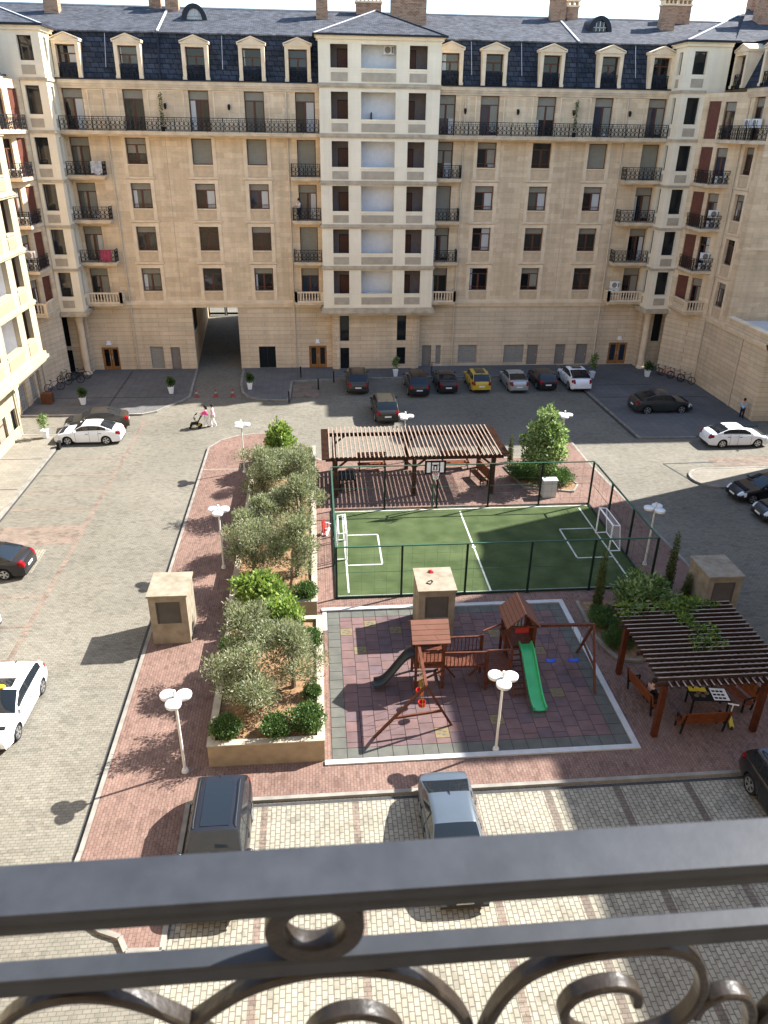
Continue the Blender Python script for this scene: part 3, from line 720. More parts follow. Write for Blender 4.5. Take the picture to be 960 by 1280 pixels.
# ---------------------------------------------------------------- wings at the sides of the courtyard
def slant(par, xa, ya, xb, yb, z0, z1, rows, mats):
    """the oblique wall between a turret and its wing: a red-brown door and a glazed door per storey"""
    ang = math.degrees(math.atan2(yb-ya, xb-xa)); L = math.hypot(xb-xa, yb-ya)
    fc = Fc(xa, ya, ang)
    return fc, L
def wing(par, X, sgn, y_end, depth, slab_x):
    """sgn +1: left wing (faces +X), -1: right wing (faces -X)"""
    xt = X + sgn*1.12 if sgn > 0 else X - 2.0     # where the oblique wall meets the turret
    if sgn > 0: fo = Fc(X, 65.1, math.degrees(math.atan2(68.5-65.1, xt-X)))
    else: fo = Fc(xt, 68.5, math.degrees(math.atan2(65.1-68.5, X-xt)))
    L = math.hypot(xt-X, 3.4)
    if sgn > 0: fm = Fc(X, y_end, 90); Lm = 65.1-y_end
    else: fm = Fc(X, 65.1, 270); Lm = 65.1-y_end
    dr = (L-1.62, L-.52) if sgn > 0 else (.52, 1.62); gl = (.35, 1.35) if sgn > 0 else (2.0, 3.0)
    hs = []
    for z in (6.36, 9.82, 13.26, 16.7, 20.05): hs += [(dr[0], dr[1], z, z+2.75), (gl[0], gl[1], z, z+2.7)]
    q = MB(); fo.wall(q, 0, L, 5.75, 23.4, hs, .2)
    wh = [(1.0, 2.5)] if sgn < 0 else [(Lm-2.6, Lm-1.2), (Lm-6.6, Lm-5.2)]
    hm = [(a, b, z, z+1.97) for a, b in wh for z in (7.2, 10.66, 14.1, 17.54)] + [(a, b, 20.05, 23.0) for a, b in wh]
    fm.wall(q, 0, Lm, 6.2, 23.4, hm)
    q.build('wall', M['stone'], par)
    q = MB(); fo.wall(q, 0, L, 0, 5.75)
    gh = [(Lm-1.9, Lm-1.1, .1, 2.2), (Lm-3.6, Lm-2.3, .1, 2.2), (Lm-6.2, Lm-4.6, .1, 2.2), (Lm-7.6, Lm-6.8, .1, 2.2), (Lm-9.0, Lm-8.2, .1, 2.2)] if sgn > 0 else []
    fm.wall(q, 0, Lm, 0, 6.2, gh, .18); q.build('ground_floor_wall', M['stone_low'], par)
    for i, h in enumerate(gh): gdoor(par, fm, *h, 'grey' if i in (0, 3, 4) else 'louvre')
    for a, b, z, zt in hs:
        if (a, b) == dr:
            k = MB(); fo.box(k, a, b, .10, .15, z, zt); fo.box(k, a+.1, b-.1, .085, .10, z+.1, z+1.3); fo.box(k, a+.1, b-.1, .085, .10, z+1.4, zt-.1); k.build('red_brown_door', M['redwood'], par)
        else: win(par, fo, (a+b)/2, z, b-a, zt-z, 'door', .18)
    for a, b, z, zt in hm:
        win(par, fm, (a+b)/2, z, b-a, zt-z, 'door' if zt-z > 2.5 else 'win')
        if zt-z < 2.5: surround(par, fm, (a+b)/2, z, b-a, zt-z)
    # balconies in front of the oblique wall
    for i, z in enumerate((6.36, 9.82, 13.26, 16.7)):
        k = MB(); ys = 65.3; xw = X
        poly = [(slab_x, 68.48), (slab_x, ys), (xw, ys), (xt, 68.48)]
        if sgn < 0: poly = poly[::-1]
        k.prism(poly, z-.24, z); o = k.build('balcony', M['slab'], par)
        r = MB(); e = .07*sgn
        line = [(slab_x-e, 68.4), (slab_x-e, ys+.07), (X, ys+.07)]
        if i: iron(r, line, z); r.build('railing', M['iron'], o)
        else:
            for a, b in zip(line[:-1], line[1:]):
                a, b = Vector((*a, z)), Vector((*b, z)); Ln = (b-a).length; d = (b-a)/Ln
                r.bar(a+Vector((0,0,.86)), b+Vector((0,0,.86)), .2, .12); r.bar(a+Vector((0,0,.06)), b+Vector((0,0,.06)), .18, .12)
                n = max(2, int(Ln/.24))
                for j in range(n): r.lathe([(.05,.12),(.075,.3),(.045,.48),(.06,.62),(.05,.8)], a + d*(Ln*(j+.5)/n), 6)
                r.bar(a, a+Vector((0,0,.92)), .22, .22)
            r.build('balustrade', M['trim'], o, smooth=True)
    sx = X + sgn*1.15
    k = MB(); k.box(min(X, sx), y_end, 19.76, max(X, sx), 68.48, 19.93); k.box(min(X, sx), y_end, 19.93, max(X, sx)+.05*(sgn > 0), 68.48, 20.0)
    o = k.build('balcony', M['slab'], par); r = MB(); iron(r, [(sx-.07*sgn, 68.4), (sx-.07*sgn, y_end+.05), (X, y_end+.05)], 20.0); r.build('railing', M['iron'], o)
    c = MB(); fm.box(c, 0, Lm, -.1, 0, 5.76, 6.02); fm.box(c, 0, Lm, -.22, 0, 6.02, 6.2); c.build('string_course', M['trim'], par)
    c = MB(); fm.box(c, 0, Lm+3, -.12, 0, 23.02, 23.2); fm.box(c, 0, Lm+3, -.2, 0, 23.2, 23.35); fm.box(c, 0, Lm+3, -.28, 0, 23.35, 23.62); fm.box(c, 0, Lm+3, -.36, .2, 23.62, 23.72, 1); c.build('cornice', [M['slab'], M['gutter']], par)
    pu = .35 if sgn < 0 else Lm-.35
    pipe(par, fm, pu, .1, 23.0)
    # mansard leaning away from the courtyard, and roof
    xi = X - sgn*1.5; xr = X - sgn*9
    k = MB(); k.quad((X-sgn*.1, y_end, 23.66), (X-sgn*.1, 72, 23.66), (xi, 72, 27.1), (xi, y_end, 27.1)); k.build('mansard_roof', M['mansard'], par)
    k = MB(); k.quad((xi+sgn*.25, y_end, 27.05), (xi+sgn*.25, 72, 27.05), (xr, 72, 29.8), (xr, y_end+5, 29.8)); xb = X - sgn*depth
    k.quad((xr, y_end+5, 29.8), (xr, 80, 29.8), (xb, 80, 27.1), (xb, y_end, 27.1)); k.quad((xi, y_end, 27.05), (xr, y_end+5, 29.8), (xb, y_end, 27.1), (xb, y_end, 27.05)); k.build('roof', M['slate'], par)
    ds = (2.2,) if sgn < 0 else (Lm-1.9, Lm-6.0)
    for u in ds: dormer(par, fm, u)
    if sgn < 0: dormer(par, Fc(X, 68.4, 270), 1.0)
    # end and back walls
    k = MB()
    fe = Fc(X, y_end, 0) if sgn < 0 else Fc(X-depth, y_end, 0)
    fe.wall(k, 0, depth, 0, 23.6); k.add([fe.p(0,0,23.6), fe.p(depth,0,23.6), fe.p(depth - (1.5 if sgn > 0 else 0),0,27.05), fe.p(1.5 if sgn < 0 else 0,0,27.05)], [(0,1,2,3)])
    k.quad((xb, y_end, 0), (xb, 88, 0), (xb, 88, 27.1), (xb, y_end, 27.1)); k.build('end_wall', M['stone'], par)
    if sgn < 0:
        k = MB(); fe.box(k, 0, depth, -.06, 0, 12.1, 12.3); fe.box(k, 0, depth, -.06, 0, 18.9, 19.1); fe.box(k, 0, depth, -.2, 0, 23.3, 23.6); k.build('end_wall_band', M['trim'], par)

lw = thing('apartment_wing', 'stone side wing at the left corner with white air conditioners on its corner balconies', 'building')
wing(lw, -23.1, 1, 55.3, 18, -22.0)
rw = thing('apartment_wing', 'stone side wing at the right corner with leaning dark mansard and brick chimney', 'building')
wing(rw, 34.3, -1, 61.3, 26, 32.4)
chimney(rw, 40.2, 73.5, 29.3, 4.6, 1.2, 2.0)
chimney(rw, 40.6, 77.5, 29.8, 3.0, 1.0, 2.6)
k = MB(); k.quad((33.9, 68.3, 27.06), (60, 68.3, 27.06), (60, 77.5, 30.4), (39, 77.5, 30.4)); k.build('hip_roof', M['slate'], rw)

# one-storey podium in front of the right wing
pod = thing('podium_block', 'low stone podium with parapet and grey flat roof in front of the right wing', 'building')
fp = Fc(34.3, 61.3, 270); fq = Fc(34.3, 54.6, 0)
q = MB(); fp.wall(q, 0, 6.7, 0, 6.75); fq.wall(q, 0, 26, 0, 6.75); q.quad((34.75, 61.3, 6.1), (34.75, 55.05, 6.1), (34.75, 55.05, 6.75), (34.75, 61.3, 6.75)); q.quad((34.75, 55.05, 6.1), (60, 55.05, 6.1), (60, 55.05, 6.75), (34.75, 55.05, 6.75))
q.build('wall', M['stone_low'], pod)
q = MB(); q.box(34.2, 54.5, 6.75, 34.85, 61.28, 6.86); q.box(34.85, 54.5, 6.75, 60, 55.15, 6.86); q.build('coping', M['trim'], pod)
q = MB(); fp.box(q, 0, 6.8, -.1, 0, 5.76, 6.0); fp.box(q, 0, 6.9, -.2, 0, 6.0, 6.18); fq.box(q, -.1, 26, -.1, 0, 5.76, 6.0); fq.box(q, -.2, 26, -.2, 0, 6.0, 6.18); q.build('string_course', M['trim'], pod)
q = MB(); q.quad((34.75, 55.05, 6.12), (60, 55.05, 6.12), (60, 61.3, 6.12), (34.75, 61.3, 6.12)); q.box(36.5, 56.2, 6.12, 60, 56.5, 6.6); q.box(35.4, 55.6, 6.4, 60, 60.6, 6.62); q.build('flat_roof', M['zinc'], pod)
pipe(pod, fp, 3.1, .1, 5.7)

# sunlit block on the left, nearer than the wing
nb = thing('apartment_block', 'sunlit cream apartment block on the left with projecting loggia bay', 'building')
fg = Fc(-21.65, -12, 90)
q = MB(); gh = [(65.0, 65.9, .1, 2.3), (65.1, 65.9, 3.4, 5.2), (61.5, 64.0, .1, 2.3), (57.4, 58.3, .1, 2.3), (50.0, 52.0, .1, 2.3), (40.0, 42.0, .1, 2.3)]
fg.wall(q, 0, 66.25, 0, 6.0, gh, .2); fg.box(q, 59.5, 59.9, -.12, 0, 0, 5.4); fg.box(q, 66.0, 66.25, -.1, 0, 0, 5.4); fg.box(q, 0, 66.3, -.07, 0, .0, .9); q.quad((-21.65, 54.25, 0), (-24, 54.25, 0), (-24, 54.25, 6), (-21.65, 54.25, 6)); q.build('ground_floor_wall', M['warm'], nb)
for h in gh: win(nb, fg, (h[0]+h[1])/2, h[2], h[1]-h[0], h[3]-h[2], 'slim' if h[1]-h[0] < 1.2 else 'door', .17)
ft = Fc(-19.45, 55.4-TW, 90)
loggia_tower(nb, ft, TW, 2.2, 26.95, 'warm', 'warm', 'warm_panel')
fu = Fc(-21.65, -12, 90)
hs = [(u-.8, u+.8, z, z+1.97) for u in (54.0, 49.5, 45.0, 40.5) for z in (7.2, 10.66, 14.1, 17.54)]
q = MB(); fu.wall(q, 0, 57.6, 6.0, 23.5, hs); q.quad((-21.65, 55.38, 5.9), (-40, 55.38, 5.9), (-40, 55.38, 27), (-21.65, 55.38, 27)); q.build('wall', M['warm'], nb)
for a, b, z, zt in hs: win(nb, fu, (a+b)/2, z, b-a, zt-z); surround(nb, fu, (a+b)/2, z, b-a, zt-z)
q = MB(); q.quad((-21.75, -12, 23.66), (-21.75, 55.4, 23.66), (-23.2, 55.4, 27.1), (-23.2, -12, 27.1)); q.build('mansard_roof', M['mansard'], nb)
q = MB(); q.quad((-19.1, 45.3, 27), (-19.1, 55.8, 27), (-30, 55.8, 29.8), (-30, 45.3, 29.8)); q.quad((-23, -12, 27.1), (-23, 45.3, 27.1), (-30, 45.3, 29.8), (-30, -12, 29.8)); q.quad((-30, -12, 29.8), (-30, 55.8, 29.8), (-40, 55.8, 26), (-40, -12, 26)); q.build('roof', M['slate'], nb)

# block on the right beyond the frame: it shades the playground and the car park
rb = thing('apartment_block', 'stone apartment block on the right whose shadow falls over the pitch and playground', 'building')
fr = Fc(34.3, 46.6, 270)
hs = [(u-.8, u+.8, z, z+1.97) for u in (2.5, 24, 28.5, 33, 40, 46) for z in (7.2, 10.66, 14.1, 17.54)]
q = MB(); fr.wall(q, 0, 60, 0, 23.6, hs); fe = Fc(34.3, 46.6, 0); fe.wall(q, 0, 20, 0, 20); q.build('wall', M['stone'], rb)
q = MB(); q.quad((34.3, 46.6, 0), (54, 46.6, 0), (54, 46.6, 23.5), (34.3, 46.6, 23.5)); q.build('end_wall', M['stone'], rb)
for a, b, z, zt in hs: win(rb, fr, (a+b)/2, z, b-a, zt-z)
q = MB(); fr.box(q, 0, 60, -.3, 0, 23.3, 23.65); q.build('cornice', M['slab'], rb)
q = MB(); q.quad((34.4, 45.8, 23.65), (34.4, -13, 23.65), (37.4, -13, 27.1), (37.4, 45, 27.1)); q.quad((34.4, 45.8, 23.65), (37.4, 45, 27.1), (54, 45, 27.1), (54, 45.8, 23.65)); q.build('mansard_roof', M['mansard'], rb)
q = MB(); q.quad((37.2, 45, 27.1), (37.2, -13, 27.1), (45, -13, 28), (45, 45, 28)); q.quad((45, 45, 28), (45, -13, 28), (54, -13, 27), (54, 45, 27)); q.build('roof', M['slate'], rb)
ft2 = Fc(33.3, 40.3, 270)
loggia_tower(rb, ft2, TW, 1.6, 26.0)
q = MB(); q.box(33.0, 30.4, 25.9, 40, 40.45, 26.3); q.build('tower_roof', M['slate'], rb)
for o_ in list(rb.children):
    pass

# ground ---------------------------------------------------------------------
g = MB(); g.quad((-400, -300, 0), (400, -300, 0), (400, 600, 0), (-400, 600, 0)); struct('road', g, M['road'])
def poly_sheet(name, poly, z, m, side=0.0, mside=None):
    q = MB(); q.prism(poly, z-side if side else z-.002, z, 1 if mside else 0, 0, bottom=False)
    return struct(name, q, [M[m], M[mside or m]])
def kerb_line(mb, pts, w_=.16, h=.135, closed=False, z0=0):
    P = [Vector((x, y, 0)) for x, y in pts]
    n = len(P)
    for i in range(n if closed else n-1):
        a, b = P[i], P[(i+1) % n]; d = (b-a).normalized()
        mb.bar(a - d*w_*.5*0 + Vector((0,0,z0+h/2)), b + Vector((0,0,z0+h/2)), w_, h)
arc = lambda cx, cy, r, a0, a1, n=8: [(cx + r*math.cos(rad(a0+(a1-a0)*i/n)), cy + r*math.sin(rad(a0+(a1-a0)*i/n))) for i in range(n+1)]
island = [(-4.72, 13.75), (-4.72, 18.9), (19.3, 18.9), (19.25, 33.3), (18.75, 42), (18.45, 47), (18.45, 52.2), (17.3, 52.4), (16.0, 51.2), (15.4, 48.9), (14.6, 48.0), (.2, 48.2), (-1.0, 49.2), (-1.6, 51.6), (-3.0, 53.6), (-4.6, 53.6), (-5.85, 53.3), (-7.1, 52.4), (-7.8, 51.0), (-7.8, 17.2)] + arc(-5.3, 16.7, 2.55, 170, 255, 6) + [(-5.7, 13.8)]
struct('island_pavement', (lambda q: (q.prism(island, -.01, .12, bottom=False), q)[1])(MB()), M['redpave'])
k = MB(); kerb_line(k, island, .15, .128, True); struct('island_kerb', k, M['kerb'])
k = MB(); kerb_line(k, [(-4.4, 18.70), (19.1, 18.72)], .12, .01); kerb_line(k, [(-7.97, 17.0), (-7.97, 51)], .14, .01); struct('gutter_channel', k, M['kerb_dk'])
k = MB()
for y in (47.0, 16.3): k.box(-7.68, y, .12, -4.8, y+.12, .124)
struct('paving_joint', k, M['kerb'])
# parking bays
k = MB()
k.box(-4.6, 3.0, .0, 40, 18.8, .004); struct('parking_bays', k, M['bay'])
k = MB()
for x, y0 in ((-2.15, 3), (.9, 3), (4.95, 3)): k.box(x-.11, y0, .004, x+.11, 18.75, .008)
k.box(-13.55, 22, 0, -13.3, 57.5, .004)
for y in (49.6, 46.9, 44.4, 41.9, 32.3, 29.8, 27.3): k.box(-18.4, y-.09, .0, -13.55, y+.09, .004)
k.box(-18.4, 37.5, .0, -13.3, 39.7, .0045)
k.box(27.2, 46.0, 0, 33, 47.6, .004)
struct('pink_paving_lines', k, M['pinkline'])
k = MB()
for x in (7.55, 10.05, 12.6, 15.1): k.box(x-.12, 3, .004, x+.12, 18.75, .008)
struct('brown_paving_lines', k, M['browline'])
k = MB(); k.box(-17.6, 34.6, .0, -14.8, 37.0, .003); struct('pale_paving_patch', k, M['bay'])
# pavements along the buildings
lp = [(-23.2, 58.4), (-13.9, 58.4)] + [(-12.9, 59.0), (-12.0, 60.5), (-11.2, 61.6), (-10.75, 62.6), (-11.2, 70.9), (-23.2, 70.9)]
q = MB(); q.prism(lp, -.01, .12, bottom=False); struct('pavement_at_left_corner', q, M['walk'])
k = MB(); kerb_line(k, lp[:-1], .2, .14); struct('left_corner_kerb', k, M['kerb'])
rp = [(-6.9, 70.9), (-6.75, 66), (-6.4, 63.6), (-5.9, 62.4), (-5.1, 61.6), (-2.5, 61.3), (-2.4, 62.2), (-2.3, 66.6), (2.0, 67.2), (23.2, 67.4), (23.2, 70.9)]
q = MB(); q.prism(rp[::-1], -.01, .12, bottom=False); struct('pavement_along_facade', q, M['walk'])
k = MB(); kerb_line(k, rp[:-1], .2, .14); struct('facade_kerb', k, M['kerb'])
cp = [(23.3, 70.9), (23.85, 51.5), (28.2, 51.3), (30.5, 52.6), (34.25, 53.4), (34.25, 70.9)]
q = MB(); q.prism(cp, -.01, .1, bottom=False); struct('pavement_at_right_corner', q, M['walk'])
k = MB(); kerb_line(k, [(23.32, 70.9), (23.87, 51.4), (28.2, 51.25)], .14, .115); struct('right_corner_kerb', k, M['kerb'])
k = MB(); kerb_line(k, [(23.12, 70.9), (23.66, 51.5)], .22, .006); kerb_line(k, [(-17.0, 70.5), (-16.9, 58.6)], .12, .008, z0=.12); kerb_line(k, [(-22, 62.6), (-12, 62.5)], .1, .008, z0=.12)  # flat dark strip beside the kerb, thinner dark lines on the slabs
kerb_line(k, [(24.0, 64.3), (30, 64.2)], .1, .008, z0=.1); kerb_line(k, [(24.0, 60.9), (33.6, 60.6)], .1, .008, z0=.1); struct('drain_channel', k, M['kerb_dk'])
k = MB(); k.box(-2.2, 62.3, 0, .1, 65.8, .05); struct('pink_ramp', k, M['pinkline'])
lsw = [(-21.7, -10), (-18.9, -10), (-18.5, 54.0), (-21.7, 54.0)]
q = MB(); q.prism(lsw, -.01, .12, bottom=False); struct('left_pavement', q, M['walk_pale'])
k = MB(); kerb_line(k, [(-18.9, -10), (-18.5, 54.0)], .2, .14); kerb_line(k, [(-18.5, 54.1), (-21.7, 54.1)], .2, .14); struct('left_kerb', k, M['kerb'])
k = MB(); kerb_line(k, [(-18.71, -10), (-18.33, 53.9)], .12, .006); kerb_line(k, [(-21.6, 44.6), (-18.8, 44.6)], .08, .006, z0=.12); kerb_line(k, [(-21.6, 49.5), (-18.8, 49.5)], .08, .006, z0=.12); struct('left_channel', k, M['kerb_dk'])
rs = arc(26.0, 43.95, 1.5, 255, 110, 8)[::-1] + [(60, 45.5), ][0:0]
rs = [(60, 42.4), (60, 45.5)] + arc(26.0, 43.95, 1.5, 100, 260, 8)
q = MB(); q.prism(rs, -.01, .12, bottom=False); struct('right_pavement', q, M['walk_pale'])
k = MB(); kerb_line(k, rs[1:] + [rs[0]], .18, .135); struct('right_kerb', k, M['kerb'])
k = MB(); kerb_line(k, [(23.7, 46.6), (27.6, 46.7)], .12, .01); kerb_line(k, [(23.7, 46.6), (24.5, 43.2)], .12, .01); struct('right_channel', k, M['kerb_dk'])
# ---------------------------------------------------------------- pitch
M['green'] = mat('green_fence_paint', (.035,.085,.055), .45, var=.12)
M['green_dk'] = mat('dark_green_post_paint', (.012,.026,.019), .45, var=.12)
M['lamp_white'] = mat('white_lamp_glass', (0.640,0.647,0.640), .35, var=.04)
M['lamp_pole'] = mat('pale_grey_pole', (.62,.61,.56), .4, var=.06)
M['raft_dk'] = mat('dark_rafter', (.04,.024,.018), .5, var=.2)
M['slat_dk'] = mat('dusty_pergola_slat', (.26,.205,.165), .5, var=.25, scale=2.5)  # pale slat tops: dust and light from above put into the colour
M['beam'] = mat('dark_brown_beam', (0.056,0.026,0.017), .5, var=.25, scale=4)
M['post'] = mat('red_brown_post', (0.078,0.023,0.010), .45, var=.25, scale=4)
M['slat'] = mat('weathered_brown_slat', (0.267,0.190,0.142), .6, var=.22, scale=2.5)  # top faces only: sunlight put into the colour, sides stay dark
M['benchw'] = mat('orange_brown_bench_wood', (0.157,0.047,0.017), .5, var=.25, scale=5)
M['play'] = mat('red_brown_play_timber', (0.096,0.032,0.017), .5, var=.28, scale=6)
M['playroof'] = brickmat('play_roof_boards', (0.204,0.099,0.069), (0.168,0.078,0.054), (0.084,0.036,0.024), 3, .13, .01, patch=.15, pscale=1, rough=.6, upright=True)
M['gslide'] = mat('green_slide_plastic', (.045,.36,.13), .3, var=.07, coat=.3)
M['dslide'] = mat('dark_grey_slide_plastic', (.045,.050,.050), .4, var=.12)
M['blue'] = mat('blue_plastic', (.02,.08,.45), .35, var=.08)
M['red'] = mat('red_plastic', (.36,.03,.028), .35, var=.08)
M['yellow'] = mat('yellow_plastic', (.62,.46,.03), .35, var=.08)
M['rope'] = mat('rope', (.10,.09,.08), .9, var=.2)
M['rub1'] = mat('red_rubber_tile', (.138,.086,.080), .95, var=.16, scale=2)
M['rub2'] = mat('brown_rubber_tile', (.118,.078,.076), .95, var=.16, scale=2)
M['rub3'] = mat('plum_rubber_tile', (.105,.074,.078), .95, var=.16, scale=2)
M['rubg'] = mat('grey_rubber_tile', (.094,.094,.081), .95, var=.16, scale=2)
M['ruby'] = mat('sand_rubber_tile', (0.160,0.122,0.067), .95, var=.14, scale=5)
M['rubd'] = mat('tile_joint', (.06,.045,.045), .95, var=.1)
M['metalg'] = mat('light_grey_cabinet', (.52,.53,.50), .5, var=.08)
M['netw'] = mat('white_cord', (.7,.7,.68), .8, var=.05)

q = MB(); q.box(.65, 31.0, .1, 16.25, 40.4, .145); struct('artificial_turf', q, M['turf'])
q = MB(); LZ = .149
def ln(x0, y0, x1, y1): q.box(min(x0,x1)-.045, min(y0,y1)-.045, .145, max(x0,x1)+.045, max(y0,y1)+.045, LZ)
ln(1.25, 31.5, 1.25, 39.9); ln(15.55, 31.5, 15.55, 39.9)
q.box(.7, 31.08, .145, 16.2, 31.2, LZ); q.box(.7, 40.22, .145, 16.2, 40.31, LZ); q.box(8.21, 31.2, .145, 8.30, 39.95, LZ)
for xa, xb in ((1.295, 3.12), (15.505, 13.57)):
    q.box(min(xa, xb), 37.3, .145, max(xa, xb), 37.39, LZ); q.box(min(xa, xb), 34.03, .145, max(xa, xb), 34.12, LZ); q.box(xb-.045, 34.12, .145, xb+.045, 37.3, LZ)
q.cyl((8.255, 35.6, .145), (8.255, 35.6, LZ+.001), .11, n=12)
struct('pitch_lines', q, M['line'])
H = 2.85
def fence(label, a, b, n, side):
    t = thing('court_fence', label, 'fence', (0,0,0), 0, 'fence panels round the pitch')
    a, b = Vector((*a, .12)), Vector((*b, .12)); up = Vector((0,0,1))
    for i in range(n+1):
        if side and i in (0, n): continue
        p = a.lerp(b, i/n); k = MB(); k.bar(p, p+up*H, .095, .095); k.box(p.x-.1, p.y-.1, p.z, p.x+.1, p.y+.1, p.z+.015); k.build('post', M['green_dk'], t)
    for z, w_ in ((H, .085), (.09, .09)):
        k = MB(); k.bar(a+up*z, b+up*z, w_, .05); k.build('top_rail' if z > 1 else 'bottom_rail', M['green' if z > 1 else 'green_dk'], t)
    k = MB(); k.bar(a+up*1.45, b+up*1.45, .018, .018)
    L = (b-a).length; m_ = int(L/.6)
    for i in range(1, m_):
        p = a.lerp(b, i/m_); k.bar(p+up*.1, p+up*H, .006, .006)
    for z in (.5, .95, 1.9, 2.4): k.bar(a+up*z, b+up*z, .006, .006)
    k.build('wire', M['green'], t)
fence('green post and rail fence along the playground side of the pitch', (.65, 31.0), (16.28, 31.0), 5, False)
fence('green post and rail fence along the pergola side of the pitch', (.65, 40.42), (16.28, 40.42), 5, False)
fence('green post and rail fence beside the planter at the left end of the pitch', (.65, 31.0), (.65, 40.42), 3, True)
fence('green post and rail fence by the road at the right end of the pitch', (16.28, 31.0), (16.28, 40.42), 3, True)
def goal(label, x, sx):
    t = thing('football_goal', label, 'goal', (x, 35.7, .15), 0, 'goals on the pitch')
    k = MB(); r = .045
    for y in (-1.05, 1.05): k.cyl((0,y,0), (0,y,1.6), r)
    k.cyl((0,-1.05,1.6), (0,1.05,1.6), r); k.build('goal_frame', M['white'], t, smooth=True)
    k = MB()
    for y in (-1.05, 1.05):
        k.cyl((0,y,1.6), (sx*.4,y,1.55), .03); k.cyl((sx*.4,y,1.55), (sx*.62,y,0), .03); k.cyl((0,y,.03), (sx*.62,y,.03), .03)
    k.cyl((sx*.4,-1.05,1.55), (sx*.4,1.05,1.55), .03); k.cyl((sx*.62,-1.05,.03), (sx*.62,1.05,.03), .03); k.build('back_stay', M['white'], t, smooth=True)
    k = MB()
    for i in range(1, 14):
        y = -1.05+2.1*i/14; k.bar((sx*.4,y,1.55), (sx*.62,y,.03), .008, .008)
    for i in range(1, 9):
        f_ = i/9; k.bar((sx*(.4+.22*f_),-1.05,1.55-1.5*f_), (sx*(.4+.22*f_),1.05,1.55-1.5*f_), .008, .008)
    k.build('net', M['netw'], t)
goal('white tubular goal at the sunlit left end of the pitch', 1.27, -1)
goal('white tubular goal at the shaded right end of the pitch', 15.5, 1)
t = thing('basketball_hoop', 'basketball hoop with dark framed backboard above the far side of the pitch', 'basketball hoop', (6.68, 40.62, .12))
k = MB(); k.cyl((0,0,0), (0,0,2.7), .05); k.bar((0,0,2.6), (0,-.45,2.75), .06, .06); k.build('pole', M['green'], t)
k = MB(); k.box(-.62,-.52,2.42, .62,-.48,3.26, 0)
for x0, x1, z0, z1 in ((-.5,-.28,2.52,3.16),(.28,.5,2.52,3.16),(-.2,.2,3.02,3.14),(-.2,-.12,2.6,2.96),(.12,.2,2.6,2.96),(-.1,.1,2.6,2.66),(-.05,.05,2.7,2.9)): k.box(x0,-.53,z0, x1,-.521,z1, 1)
k.build('backboard', [M['dark'], M['white']], t)
k = MB(); k.tube([(.22*math.cos(a*math.pi/6), -.76+.22*math.sin(a*math.pi/6), 2.6) for a in range(12)], .012, 5, closed=True)
k.build('rim', M['red'], t)
k = MB()
for a in range(12):
    c0, s0 = math.cos(a*math.pi/6), math.sin(a*math.pi/6); c1, s1 = math.cos((a+1)*math.pi/6), math.sin((a+1)*math.pi/6)
    k.bar((.22*c0,-.76+.22*s0,2.6), (.13*c1,-.76+.13*s1,2.2), .014, .014); k.bar((.22*c1,-.76+.22*s1,2.6), (.13*c0,-.76+.13*s0,2.2), .014, .014)
k.build('net', M['netw'], t)

# ---------------------------------------------------------------- playground floor
q = MB(); q.box(.16, 20.46, .1, 11.3, 29.9, .128, 0)
nx, ny = 20, 17; tw, tl = 11.14/nx, 9.44/ny
rng = random.Random(5)
deco = [(3,15),(5,14),(1,14),(2,11),(7,2),(13,13),(16,10),(16,5),(11,3),(14,3),(15,14)]
for i in range(nx):
    for j in range(ny):
        x, y = .16+i*tw, 20.46+j*tl; g_ = .012
        edge = i in (0, nx-1) or j in (0, ny-1)
        mi = 4 if edge else (rng.choice((1,1,2,2,3)))
        if (i, j) in deco: mi = 4 if (i, j) == (14, 3) else 5
        ya, yb_ = y, y+tl
        if i % 2 and not edge:
            ya, yb_ = max(y-tl/2, 20.46+tl), y+tl/2
            if j == ny-2: q.box(x+g_, yb_+g_, .128, x+tw-g_, y+tl-g_, .143, rng.choice((1,2,3)))
        q.box(x+g_, ya+g_, .128, x+tw-g_, yb_-g_, .141+rng.random()*.004, mi)
        if mi == 5 and not edge:
            for a in range(4):
                th = a*math.pi/2+.4; cx, cy = x+tw/2+.12*math.cos(th), (ya+yb_)/2+.12*math.sin(th); q.box(cx-.06, cy-.03, .146, cx+.06, cy+.03, .149, 4)
struct('rubber_playground_floor', q, [M['rubd'], M['rub1'], M['rub2'], M['rub3'], M['rubg'], M['ruby']])
q = MB(); q.box(-.1, 20.22, .1, 11.55, 20.44, .19); q.box(-.1, 29.92, .1, 11.55, 30.16, .19); q.box(11.32, 20.44, .1, 11.55, 29.92, .19); q.box(-.06, 28.4, .1, .14, 29.92, .15); struct('playground_border', q, M['border'])

# play frame -----------------------------------------------------------------
pl = thing('play_frame', 'timber climbing frame with two roofed towers joined by a bridge', 'climbing frame', (4.2, 24.7, .14))
pz = Vector(pl.location)
def L_(p): return tuple(Vector(p) - Vector((pz.x, pz.y, 0)))
def pbars(name, bars, m_='play', par=None):
    if name in ('brace', 'handrail'):
        for a, b, w_, h_ in bars: k = MB(); k.bar(L_(a), L_(b), w_, h_); k.build(name, M[m_], pl)
        return
    k = MB()
    for a, b, w_, h_ in bars: k.bar(L_(a), L_(b), w_, h_)
    return k.build(name, M[m_], par or pl)
